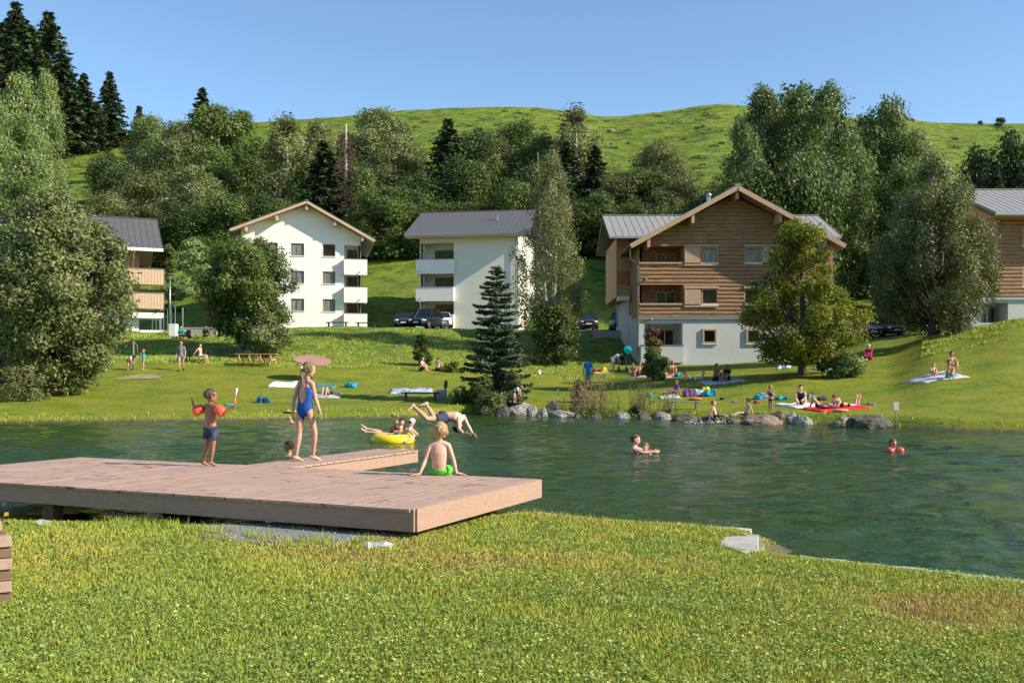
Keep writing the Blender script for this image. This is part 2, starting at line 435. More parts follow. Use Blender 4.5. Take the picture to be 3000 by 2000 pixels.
def dryness(x, y):
    d = .5 * vnoise(x, y, 1.3, 11) + .3 * vnoise(x, y, .45, 12) + .2 * vnoise(x, y, .16, 13)
    patch = np.exp(-(((x - 2.9) / 1.15) ** 2 + ((y - 6.7) / 1.3) ** 2)) * .27
    patch += np.exp(-(((x + .9) / 1.3) ** 2 + ((y - 8.3) / .45) ** 2)) * .22
    patch += np.exp(-(((x - 1.0) / 2.5) ** 2 + ((y - 9.2) / 1.2) ** 2)) * .14
    return d + patch
def make_grass():
    rg = np.random.default_rng(21)
    n = 720000
    y = 3.6 * (13.4 / 3.6) ** (rg.random(n) ** .95); x = rg.uniform(-1, 1, n) * (y * .62 + 1.4)
    d = lake_sd(x, y)
    dens = .35 + .65 * vnoise(x, y, .12, 30)
    strip = in_poly(x, y, GR_STRIP) & (vnoise(x, y, .35, 31) < .74)
    ug = (x + .913) * .4238 + (y - 9.25) * .9058; vg = -(x + .913) * .9066 + (y - 9.25) * .4219
    under = (ug > .35) & (ug < 3.2) & (vg > .3) & (vg < 8) & (rg.random(n) < .9)
    keep = (d > .12) & (rg.random(n) < dens) & ~strip & ~under
    x, y, d = x[keep], y[keep], d[keep]; n = len(x)
    dr = dryness(x, y)
    v = np.clip(1.18 - dr * 1.05 + rg.normal(0, .13, n), 0, 1)
    h = .015 + .02 * rg.random(n) * (.5 + vnoise(x, y, .5, 14)) * (1 - .35 * (dr > .75)); w = .0038 + .0028 * rg.random(n) + .0004 * y
    h += np.clip(1 - np.abs(d - .25) / .2, 0, 1) * .04 * rg.random(n) * (vnoise(x, y, .4, 15) > .5)
    make_blades('grass', x, y, h, w, v, M_blade, 22, .9, 'short green and dry lawn grass in the foreground')
    # clover and broad weeds, flat little leaves
    n = 150000
    y = 3.6 * (11.0 / 3.6) ** rg.random(n); x = rg.uniform(-1, 1, n) * (y * .62 + 1.2)
    mask = .55 * vnoise(x, y, .9, 16) + .45 * vnoise(x, y, .25, 17) - np.clip((y - 6.2) * .07, 0, .4) - .5 * (dryness(x, y) > .78)
    k = (mask > .40) & (lake_sd(x, y) > .3) & ~in_poly(x, y, GR_STRIP) & (y < 10)
    x, y = x[k], y[k]; n = len(x)
    z = gz(x, y) + .025 + .03 * rg.random(n); s = .004 + .0075 * rg.random(n) ** 1.8
    nx = rg.normal(0, .45, n); ny = rg.normal(-.1, .45, n); N = np.stack([nx, ny, np.ones(n)], 1); N /= np.linalg.norm(N, axis=1)[:, None]
    a = rg.uniform(0, 6.283, n); T = np.stack([np.cos(a), np.sin(a), np.zeros(n)], 1); T -= N * (T * N).sum(1)[:, None]; T /= np.linalg.norm(T, axis=1)[:, None]
    B = np.cross(N, T); C = np.stack([x, y, z], 1); S = s[:, None]
    V = np.stack([C - T * S * 1.2, C - B * S * .7 - T * S * .3, C - B * S * .6 + T * S * .6, C + T * S * 1.1, C + B * S * .6 + T * S * .6, C + B * S * .7 - T * S * .3], 1).reshape(-1, 3)
    b = np.arange(n) * 6; f = np.stack([b, b + 1, b + 2, b + 3, b + 4, b + 5], 1)
    me = mesh_np('clover', V, f, {'v': np.repeat(np.clip(rg.normal(.45, .28, n), 0, 1), 6)})
    tag(link_mesh('clover', me, M_clover), 'patches of clover and broad leaved weeds in the near lawn', 'clover', kind='stuff')
make_grass()
# ================================================================== materials for built things
def deck_mat():
    m, nt, b = nodes('deck_wood')
    n1 = noise(nt, 3, 6, stretch=(1, 12, 1)); n2 = noise(nt, 4.2, 3, coord='Object', stretch=(.5, 1.3, 1), dist=2.0)
    base = ramp(nt, n1, [(.3, (.40, .262, .195)), (.7, (.48, .322, .245))])
    wet = ramp(nt, n2, [(.61, (1, 1, 1)), (.64, (.36, .32, .31))])
    sm = ramp(nt, noise(nt, 1.1, 4), [(.35, (.9, .9, .9)), (.7, (1.04, 1.04, 1.04))])
    c = mixc(nt, 1, mixc(nt, 1, base, wet, 'MULTIPLY'), sm, 'MULTIPLY')
    nt.links.new(c, b.inputs['Base Color']); b.inputs['Roughness'].default_value = .6; b.inputs['Specular IOR Level'].default_value = .3
    bump(nt, b, n1, .3, .004)
    return m
M_deck = deck_mat()
M_fascia = pm('deck_fascia', (.41, .265, .19), (.32, .20, .145), 4, .6, .25, .004, stretch=(3, 3, 14))
M_post = pm('post_wood', (.17, .10, .06), (.11, .065, .04), 6, .8, stretch=(8, 8, 1))
M_screw = pm('screw_steel', (.75, .75, .75), None, 5, .3, 0, metal=1)
M_stone = pm('stone_grey', (.36, .345, .30), (.11, .105, .095), 3.2, .9, .9, .05, detail=8)
M_stone2 = pm('stone_dark', (.13, .12, .10), (.03, .028, .025), 3.6, .9, .9, .05, detail=8)
M_stone3 = pm('stone_brown', (.30, .225, .17), (.10, .07, .055), 3.0, .9, .9, .05, detail=8)
M_stone4 = pm('stone_moss', (.27, .27, .13), (.12, .11, .08), 3.5, .9, .9, .05, detail=8)
M_conc = pm('concrete', (.46, .44, .40), (.30, .29, .26), 9, .9, .5, .01, detail=8)
M_gravel = pm('gravel_grey', (.32, .325, .34), (.10, .105, .115), 60, .95, 1, .02, detail=8)

# ================================================================== bathing deck
DZ = EYE - 1.24
DU = Vector((.4238, .9058, 0)); DV = Vector((-.9066, .4219, 0)); D0 = Vector((-.913, 9.25, 0))
def deck():
    e = empty('bathing_deck', D0 + Vector((0, 0, DZ)), 0, 'low brown plank deck on the near shore, its narrow arm reaching over the water', 'deck')
    def q(u, v, z=0): return DU * u + DV * v + Vector((0, 0, z))
    def bx(mb, u0, u1, v0, v1, z0, z1):
        c = q((u0 + u1) / 2, (v0 + v1) / 2, (z0 + z1) / 2)
        mb.obox(c, DU * (u1 - u0) / 2, DV * (v1 - v0) / 2, Vector((0, 0, (z1 - z0) / 2)))
    r = random.Random(3)
    pl = MB(); bw = .165; nb = int(7.7 / bw)
    bx(pl, .0, 2.95, 0, .028, -.028, 0)
    for i in range(nb + 1):
        v0 = .034 + i * bw; v1 = min(v0 + bw - .005, 7.72)
        if v0 < 7.6: bx(pl, -.022 + r.uniform(-.003, .003), 2.965 + r.uniform(-.004, .004), v0, v1, -.028, r.uniform(-.0015, .0015))
    for v in (.0,): pass
    # local frame of the planks: keep grain along the boards through object rotation
    o = pl.build('planks', M_deck, e, bevel=.0015)
    ap = MB(); n = int(3.4 / .17)
    for i in range(n + 1):
        u0 = 2.972 + i * .17; bx(ap, u0, min(u0 + .161, 6.4), 3.69, 4.47, -.028, r.uniform(-.0015, .0015))
    ap.build('arm_planks', M_deck, e, bevel=.003)
    fa = MB()
    bx(fa, 0, .026, .0, 3.05, -.215, -.029); bx(fa, 0, .026, 3.054, 6.1, -.215, -.029); bx(fa, 0, .026, 6.104, 7.7, -.215, -.029)
    fa.build('front_fascia', M_fascia, e, bevel=.002)
    fr = MB(); bx(fr, .028, 2.95, -.022, -.001, -.215, 0.0); fr.build('side_fascia', M_fascia, e, bevel=.002)
    fb = MB(); bx(fb, 2.93, 2.955, .0, 3.7, -.21, -.03); bx(fb, 2.93, 2.955, 4.48, 7.7, -.21, -.03); bx(fb, .03, 2.92, 7.69, 7.715, -.21, -.03)
    fb.build('rear_fascia', M_fascia, e)
    af = MB(); bx(af, 2.96, 6.4, 3.715, 3.74, -.2, -.03); bx(af, 2.96, 6.4, 4.42, 4.445, -.2, -.03); bx(af, 6.375, 6.4, 3.742, 4.418, -.2, -.03)
    af.build('arm_fascia', M_fascia, e, bevel=.002)
    jo = MB()
    for i in range(5): bx(jo, .1 + i * .65, .16 + i * .65, .03, 7.68, -.2, -.03)
    jo.build('joists', M_post, e)
    for (u, v) in ((.16, 1.0), (.16, 4.9), (.16, 7.0), (2.2, .35), (2.6, 2.4), (2.6, 5.5)):
        p = MB(); bx(p, u - .07, u + .07, v - .09, v + .09, -.75, -.2); p.build('post', M_post, e)
    ps = MB(); bx(ps, 5.0, 5.1, 3.9, 4.0, -1.2, -.2); ps.build('arm_post', M_screw, e)
    pass
    for v in (.07, 1.05, 1.95, 3.1, 3.2, 4.6, 6.0):
        for z in (-.06, -.17) if v < .1 else (-.06,):
            sc = MB(); sc.ball(q(-.003, v, z), .007, 6, 4); sc.build('screw', M_screw, e)
deck()

# ================================================================== rocks
def rock_mesh(name, seed, sub=3, squat=1.0, rough=.28):
    import bmesh
    bm = bmesh.new(); bmesh.ops.create_icosphere(bm, subdivisions=sub, radius=1)
    r = random.Random(seed); pl = []
    for _ in range(16):
        n = Vector((r.gauss(0, 1), r.gauss(0, 1), r.gauss(0, 1))).normalized(); pl.append((n, r.uniform(.58, .92)))
    from mathutils import noise as mn
    for v in bm.verts:
        p = v.co.copy()
        for n, d in pl:
            k_ = p.dot(n) - d
            if k_ > 0: p -= n * k_ * .85
        q = p * 1.7 + Vector((seed * 3.1, 0, 0))
        p *= 1 + rough * .55 * mn.noise(q) + rough * .3 * mn.noise(q * 3.1) + rough * .12 * mn.noise(q * 8)
        v.co = p
    me = bpy.data.meshes.new(name); bm.to_mesh(me); bm.free()
    me.polygons.foreach_set('use_smooth', [False] * len(me.polygons))
    return me
ROCKS = [  # px0, py0, px1, py1, depth, material, sub, label
    (1410, 1197, 1452, 1220, 44.5, M_stone4, 'low mossy boulder at the left end of the far shore row'),
    (1450, 1184, 1494, 1217, 44.0, M_stone2, 'dark boulder against the left side of the big pale one'),
    (1480, 1176, 1564, 1219, 43.0, M_stone, 'big pale rounded boulder under the child in white'),
    (1540, 1180, 1578, 1214, 44.0, M_stone, 'grey boulder half hidden behind the big pale one'),
    (1568, 1190, 1608, 1218, 43.3, M_stone, 'grey brown boulder between the big pale one and the fireweed'),
    (1588, 1177, 1644, 1207, 44.2, M_stone2, 'dark jagged boulder beside the fireweed, set back from the water'),
    (1606, 1195, 1682, 1226, 42.5, M_stone, 'long wedge shaped grey boulder below the fireweed'),
    (1680, 1206, 1716, 1228, 42.2, M_stone, 'small pale boulder below the middle of the fireweed'),
    (1718, 1209, 1768, 1230, 42.0, M_stone2, 'low dark boulder at the right end of the fireweed'),
    (1792, 1207, 1854, 1231, 41.3, M_stone, 'smooth grey boulder left of the reed clump'),
    (1862, 1207, 1914, 1233, 40.8, M_stone2, 'rounded dark grey boulder under the reed clump'),
    (1908, 1205, 1970, 1233, 40.5, M_stone, 'speckled pale boulder right of the reed clump'),
    (1964, 1209, 2052, 1238, 40.0, M_stone2, 'low wet dark boulder left of the boy in dark shorts'),
    (2044, 1213, 2106, 1240, 39.2, M_stone2, 'wet dark boulder under the boy in dark shorts'),
    (2104, 1220, 2176, 1243, 38.8, M_stone2, 'low splashed boulder between the two sitting boys'),
    (2164, 1212, 2292, 1247, 38.0, M_stone3, 'long brown wedge boulder under the dark haired boy'),
    (2254, 1200, 2316, 1242, 38.6, M_stone3, 'dark brown upright boulder by the standing girl'),
    (2298, 1209, 2346, 1245, 37.6, M_stone, 'grey boulder beside the dark brown upright one'),
    (2324, 1208, 2386, 1247, 37.3, M_stone, 'jagged pale boulder at the right end of the middle row'),
    (2424, 1214, 2494, 1254, 36.0, M_stone4, 'square pale boulder left of the great dark one'),
    (2488, 1203, 2604, 1258, 35.6, M_stone2, 'great dark craggy boulder beside the signpost'),
]
def rocks():
    for i, (x0, y0, x1, y1, Y, m, lab) in enumerate(ROCKS):
        if y1 > 1218: Y = F * EYE / (y1 - 5 - YH)
        c = P((x0 + x1) / 2, 0, Y); zt = P(0, y0, Y).z; g = 0.0
        hw = (x1 - x0) / 2 / F * Y * 1.12; hh = (zt - g + .35) / 2 * 1.05
        o = link_mesh('boulder', rock_mesh('boulder', i + 2, 4), m)
        o.location = (c.x, Y, zt - hh); o.scale = (hw, hw * .75, hh); o.rotation_euler = (0, 0, 0)
        tag(o, lab, 'boulder', 'boulders along the far shore')
rocks()

# foreground stones, edging and scraps
def slab_rock(name, poly, z0, z1, mat, lab, cat, seed=1, rough=.012):
    import bmesh
    bm = bmesh.new(); vs = [bm.verts.new((x, y, z0)) for x, y in poly]
    f = bm.faces.new(vs); r = bmesh.ops.extrude_face_region(bm, geom=[f])
    for v in r['geom']:
        if isinstance(v, bmesh.types.BMVert): v.co.z = z1
    bmesh.ops.subdivide_edges(bm, edges=bm.edges[:], cuts=5, use_grid_fill=True)
    from mathutils import noise as mn
    for v in bm.verts: v.co += mn.noise_vector(v.co * 3 + Vector((seed, 0, 0))) * rough + mn.noise_vector(v.co * 12) * rough * .3
    bmesh.ops.recalc_face_normals(bm, faces=bm.faces)
    me = bpy.data.meshes.new(name); bm.to_mesh(me); bm.free()
    o = link_mesh(name, me, mat); tag(o, lab, cat); return o
def W(px, py, z):
    Y = F * (EYE - z) / (py - YH); return ((px - 1500) / F * Y, Y)
slab_rock('stone_block', [W(2108, 1600, .27), W(2132, 1577, .27), W(2222, 1572, .27), W(2216, 1618, .27), W(2180, 1624, .27)], -.1, .29, M_conc, 'flat topped pale stone block set in the near bank corner', 'stone block', 3)
slab_rock('shore_stone', [W(2196, 1572, .2), W(2212, 1558, .2), W(2240, 1570, .2), W(2236, 1592, .2), W(2222, 1596, .2)], -.1, .17, M_stone4, 'small rounded mossy stone behind the flat pale block', 'stone', 5)
def edging(pts, w_, z0, z1, lab, seed):
    mb = MB(); n = len(pts)
    # resample
    out = []
    for i in range(n - 1):
        a = Vector((*pts[i], 0)); b = Vector((*pts[i + 1], 0)); k_ = max(2, int((b - a).length / .12))
        for j in range(k_): out.append(a.lerp(b, j / k_))
    out.append(Vector((*pts[-1], 0)))
    vs = []; r = random.Random(seed)
    for i, p in enumerate(out):
        d = (out[min(i + 1, len(out) - 1)] - out[max(i - 1, 0)]).normalized(); nrm = Vector((-d.y, d.x, 0))
        j = r.uniform(-.012, .012); jz = r.uniform(-.008, .008)
        vs += [p - nrm * w_ * .5 + Vector((0, 0, z0)), p - nrm * (w_ * .5 + j) + Vector((0, 0, z1 + jz)), p + nrm * (w_ * .5 + j) + Vector((0, 0, z1 + jz + .01)), p + nrm * w_ * .5 + Vector((0, 0, z0))]
    fs = []
    for i in range(len(out) - 1):
        b = i * 4
        for k_ in range(3): fs.append((b + k_, b + 4 + k_, b + 5 + k_, b + 1 + k_))
    fs += [(0, 1, 2, 3), tuple(len(vs) - 4 + k_ for k_ in (3, 2, 1, 0))]
    mb.add(vs, fs); o = mb.build('shore_edging', M_conc); tag(o, lab, 'shore edging')
edging([(2.66, 9.22), (3.3, 8.76), (4.13, 8.15), (5.6, 7.1), (7, 6.13), (10, 4.4)], .09, -.3, .12, 'pale concrete edging strip of the near bank, right of the stone block', 1)
edging([(-.45, 11.70), (-.1, 12.0), (.25, 12.22), (.6, 11.86), (1.1, 11.5), (1.7, 11.2), (2.6, 10.83)], .09, -.3, .12, 'concrete and gravel edging of the near bank beside the deck', 2)
def gravel():
    # strip of grey gravel in front of and under the deck, laid just above the soil
    xs = np.arange(-7, 0, .08); ys = np.arange(8.6, 11.9, .08); X, Y = np.meshgrid(xs, ys); X = X.ravel(); Y = Y.ravel()
    pol = GR_STRIP
    poly2 = [(-5.5, 12.0), (-4.2, 10.9), (-3.3, 9.95), (-2.75, 9.15), (-1.95, 8.75), (-1.2, 9.1), (-.6, 9.9), (-.2, 11.6), (-1.2, 11.6)]
    inn = in_poly(X + (vnoise(X, Y, .3, 50) - .5) * .3, Y + (vnoise(X, Y, .25, 51) - .5) * .25, poly2) & (lake_sd(X, Y) > .1)
    nx, ny = len(xs), len(ys); Z = gz(X, Y) + .012
    f = []
    I = inn.reshape(ny, nx)
    for j in range(ny - 1):
        for i in range(nx - 1):
            if I[j, i] and I[j, i + 1] and I[j + 1, i + 1] and I[j + 1, i]:
                b = j * nx + i; f.append((b, b + 1, b + nx + 1, b + nx))
    me = mesh_np('gravel', np.stack([X, Y, Z], 1), np.array(f), smooth=True)
    tag(link_mesh('gravel', me, M_gravel), kind='structure')
    # loose pebbles
    rg = np.random.default_rng(5); mb = MB(); n = 0
    while n < 900:
        x, y = rg.uniform(-5, -.2), rg.uniform(8.7, 11.5)
        if in_poly(np.array([x]), np.array([y]), poly2)[0]:
            s = rg.uniform(.006, .016); mb.ball((x, y, G(x, y) + .014), (s * 1.2, s, s * .7), 5, 3); n += 1
    tag(mb.build('gravel_pebbles', M_stone), 'loose grey pebbles in front of the deck', 'gravel', kind='stuff')
gravel()
M_paper = pm('white_plastic', (.62, .61, .6), (.46, .46, .47), 6, .5, .3, .02)
def scrap(pts, lab, name, seed):
    mb = MB(); r = random.Random(seed)
    P0 = [Vector((*W(px, py, .30), 0)) for px, py in pts]; c = sum(P0, Vector()) / len(P0)
    vs = []
    for k_, zz in ((1, .26), (.97, .295), (.5, .305)):
        for p in P0:
            q = c.lerp(p, k_); vs.append((q.x, q.y, zz + (r.uniform(-.012, .02) if zz > .28 else 0)))
    n = len(P0); fs = []
    for l in (0, 1):
        for i in range(n): fs.append((l * n + i, l * n + (i + 1) % n, (l + 1) * n + (i + 1) % n, (l + 1) * n + i))
    fs.append(tuple(range(2 * n, 3 * n))); fs.append(tuple(range(n))[::-1])
    mb.add(vs, fs); tag(mb.build(name, M_paper), lab, 'litter')
scrap([(1055, 1590), (1080, 1584), (1108, 1589), (1160, 1590), (1140, 1601), (1100, 1598), (1078, 1601)], 'crumpled white plastic sheet lying in the grass before the deck corner', 'plastic_sheet', 1)
scrap([(102, 1531), (118, 1523), (152, 1524), (156, 1530), (135, 1537), (112, 1537)], 'small pale flat stone or scrap in the grass, left of the gravel', 'pale_scrap', 2)

# stacked timber planter at the left edge
def planter():
    g = G(-3.6, 6.9); e = empty('timber_planter', (-3.42 - .876 * math.cos(R(31)), 6.80 - .876 * math.sin(R(31)), g), R(31), 'raised planter of stacked dark and pale squared timbers at the left edge of the lawn', 'planter')
    m1 = pm('old_timber', (.23, .14, .09), (.13, .08, .055), 5, .85, .4, stretch=(1, 9, 9)); m2 = pm('timber_end', (.44, .31, .23), (.30, .2, .15), 8, .85, .3)
    for i in range(6):
        z0 = i * .076 + .002; mb = MB(); t = .006 * (i % 2)
        for bb in (((-.45, .866 + t, -.1, 0.0), (-.45, .866, .7, .8)) if i % 2 else ((.78, .876, -.08, .78), (-.45, -.35, -.08, .78))):
            mb = MB(); mb.box(*bb, z0, z0 + .072); mb.build('timber', [m2 if i % 2 else m1], e, bevel=.006)
    s = MB(); s.box(-.34, .775, .005, .69, .05, .4); s.build('soil', pm('soil', (.10, .07, .045), None, 20, .95, .8), e)
    return e
planter()
# ================================================================== houses
M_white = pm('render_white', (.84, .81, .75), (.80, .77, .71), 1.2, .85, .15, .004)
M_cream = pm('render_cream', (.74, .70, .61), (.70, .66, .57), 1.2, .85, .15, .004)
M_greyr = pm('render_grey', (.50, .51, .49), (.46, .47, .45), 1.2, .85, .15, .004)
M_lwood = pm('light_larch', (.62, .44, .31), (.50, .34, .22), 3, .6, .2, stretch=(1, 1, 6))
M_owood = pm('orange_larch', (.56, .27, .10), (.42, .18, .06), 3, .6, .3, stretch=(6, 6, 1))
M_log = pm('log_siding', (.40, .235, .125), (.17, .09, .045), 2.2, .75, .4, .01, stretch=(.6, .6, 7), detail=8)
M_board = pm('pale_boards', (.50, .345, .225), (.38, .25, .15), 2, .7, .3, .01, stretch=(1, 1, 14))
M_roof = pm('roof_slate', (.13, .125, .13), (.085, .082, .085), 5, .55, .3, .02)
M_roof2 = pm('roof_tile_grey', (.32, .31, .295), (.24, .23, .22), 5, .55, .3, .02)
M_trim = pm('frame_wood', (.27, .185, .12), (.2, .135, .085), 5, .6, .1)
M_metal = pm('zinc', (.42, .43, .44), (.35, .36, .37), 5, .35, 0, metal=.8)
M_white_trim = pm('white_trim', (.8, .8, .78), None, 5, .4, 0)
def glass_mat(name, c):
    m, nt, b = nodes(name); b.inputs['Base Color'].default_value = (*c, 1); b.inputs['Roughness'].default_value = .06; b.inputs['Specular IOR Level'].default_value = .9
    return m
M_glass = glass_mat('window_glass', (.012, .014, .017)); M_curt = pm('curtained_glass', (.30, .36, .34), (.03, .04, .04), 5, .12, 0, stretch=(5, 5, .15), spec=.9); M_gglass = glass_mat('green_tinted_glass', (.035, .05, .03))

class House:
    def __init__(s, name, loc, rz, label):
        s.e = empty(name, loc, rz, label, 'house')
    def wall(s, mb, x0, x1, z0, z1, holes, y=0.0, depth=.22, course=0, lip=.045):
        xs = sorted(set([x0, x1] + [h[i] for h in holes for i in (0, 1)])); zs = sorted(set([z0, z1] + [h[i] for h in holes for i in (2, 3)]))
        xs = [x for x in xs if x0 <= x <= x1]; zs = [z for z in zs if z0 <= z <= z1]
        for i in range(len(xs) - 1):
            for j in range(len(zs) - 1):
                cx, cz = (xs[i] + xs[i + 1]) / 2, (zs[j] + zs[j + 1]) / 2
                if any(h[0] < cx < h[1] and h[2] < cz < h[3] for h in holes): continue
                a, b, c, d = xs[i], xs[i + 1], zs[j], zs[j + 1]
                if not course: mb.add([(a, y, c), (b, y, c), (b, y, d), (a, y, d)], [(0, 1, 2, 3)])
                else: s.courses(mb, a, b, c, d, y, course, lip)
        for h in holes:
            a, b, c, d = h[:4]
            mb.add([(a, y, c), (b, y, c), (b, y, d), (a, y, d), (a, y + depth, c), (b, y + depth, c), (b, y + depth, d), (a, y + depth, d)],
                   [(0, 4, 5, 1), (2, 6, 7, 3), (0, 3, 7, 4), (1, 5, 6, 2)])
    def courses(s, mb, a, b, c, d, y, course, lip, xa=None):
        k0 = math.floor(c / course + 1e-6)
        z = c
        while z < d - 1e-4:
            zn = min((math.floor(z / course + 1e-6) + 1) * course, d)
            base = math.floor(z / course + 1e-6) * course
            def prof(zz):
                t = (zz - base) / course
                return y - lip * math.sqrt(max(0, 1 - (2 * min(max(t, 0.0), 1) - 1) ** 2))
            n = 5
            for i in range(n):
                za, zb = z + (zn - z) * i / n, z + (zn - z) * (i + 1) / n
                a1, b1 = (a, b) if xa is None else xa(za); a2, b2 = (a, b) if xa is None else xa(zb)
                mb.add([(a1, prof(za), za), (b1, prof(za), za), (b2, prof(zb), zb), (a2, prof(zb), zb)], [(0, 1, 2, 3)])
            z = zn
    def window(s, x0, x1, z0, z1, y=.1, frame=None, glass=None, mull=1, proud=0, sill=True, name='window', fw=.09):
        frame = frame or M_trim; glass = glass or M_curt
        f = MB()
        f.box(x0, x0 + fw, y - .06 - proud, y + .05, z0, z1); f.box(x1 - fw, x1, y - .06 - proud, y + .05, z0, z1)
        f.box(x0 + fw, x1 - fw, y - .058 - proud, y + .05, z1 - fw, z1); f.box(x0 + fw, x1 - fw, y - .058 - proud, y + .05, z0, z0 + fw)
        for m_ in range(mull):
            xm = x0 + (x1 - x0) * (m_ + 1) / (mull + 1); f.box(xm - .035, xm + .035, y - .04, y + .04, z0 + fw, z1 - fw)
        w_ = f.build(name, frame, s.e)
        p = MB(); p.box(x0 + fw * .5, x1 - fw * .5, y + .005, y + .02, z0 + fw * .5, z1 - fw * .5); p.build('pane', glass, w_)
        if sill: q = MB(); q.box(x0 - .06, x1 + .06, -.07, y + .02, z0 - .07, z0 - .003); q.build('sill', M_white_trim, w_)
        return w_
    def loggia(s, mb, x0, x1, z0, z1, depth, wallmat=None, course=0, y=0.0):
        """room-sized recess behind an opening: back, floor, ceiling and sides"""
        Yb = y + depth; e = .004
        mb.add([(x0, Yb, z0), (x1, Yb, z0), (x1, Yb, z1), (x0, Yb, z1), (x0, y + .2, z0), (x1, y + .2, z0), (x1, y + .2, z1), (x0, y + .2, z1)],
               [(4, 0, 1, 5), (6, 2, 3, 7), (4, 7, 3, 0), (5, 1, 2, 6)])
        if course: s.courses(mb, x0, x1, z0, z1, Yb, course, .04)
        else: mb.add([(x0, Yb, z0), (x1, Yb, z0), (x1, Yb, z1), (x0, Yb, z1)], [(0, 1, 2, 3)])
    def part(s, name, mb, mats, parent=None, **k): return mb.build(name, mats, parent or s.e, **k)
    def gable_roof_x(s, xl, xr, xm, ze, zr, y0, y1, th, mat, name='roof', fascia=None, zeR=None):
        """ridge runs in y; eaves at xl, xr at height ze, ridge at xm, zr"""
        m = MB()
        for a, b in ((xl, xm), (xr, xm)):
            za, zb = (ze if a == xl or zeR is None else zeR, zr)
            vs = [(a, y0, za), (b, y0, zb), (b, y1, zb), (a, y1, za)]; n = len(m.v)
            vs2 = [(x, y, z - th) for x, y, z in vs]
            m.add(vs + vs2, [(0, 1, 2, 3) if a < b else (3, 2, 1, 0), (7, 6, 5, 4) if a < b else (4, 5, 6, 7), (0, 4, 5, 1), (3, 2, 6, 7), (0, 3, 7, 4)])
        # standing seams
        nse = int((y1 - y0) / .6)
        for a in (xl, xr):
            for i in range(nse + 1):
                y = y0 + .05 + i * (y1 - y0 - .1) / nse
                m.bar((a, y, (ze if a == xl or zeR is None else zeR) + .015), (xm, y, zr + .015), .035, .035)
        r = s.part(name, m, mat)
        return r
    def gable_roof_y(s, x0, x1, ye, yr, yb, ze, zr, th, mat, seams=True, zb=None):
        """ridge runs in x; front eave at ye, ridge at yr, rear eave yb"""
        zb = ze if zb is None else zb
        m = MB()
        m.add([(x0, ye, ze), (x1, ye, ze), (x1, yr, zr), (x0, yr, zr), (x0, ye, ze - th), (x1, ye, ze - th), (x1, yr, zr - th), (x0, yr, zr - th)],
              [(0, 1, 2, 3), (7, 6, 5, 4), (0, 4, 5, 1), (1, 5, 6, 2), (0, 3, 7, 4)])
        m.add([(x0, yb, zb), (x1, yb, zb), (x1, yr, zr), (x0, yr, zr), (x0, yb, zb - th), (x1, yb, zb - th), (x1, yr, zr - th), (x0, yr, zr - th)],
              [(3, 2, 1, 0), (4, 5, 6, 7), (1, 5, 4, 0), (2, 6, 5, 1), (4, 7, 3, 0)])
        if seams:
            n = int((x1 - x0) / .5)
            for i in range(n + 1):
                x = x0 + .03 + i * (x1 - x0 - .06) / n
                m.bar((x, ye, ze + .012), (x, yr, zr + .012), .03, .03); m.bar((x, yb, zb + .012), (x, yr, zr + .012), .03, .03)
        m.bar((x0, yr, zr + .03), (x1, yr, zr + .03), .25, .06)
        return s.part('roof', m, mat)

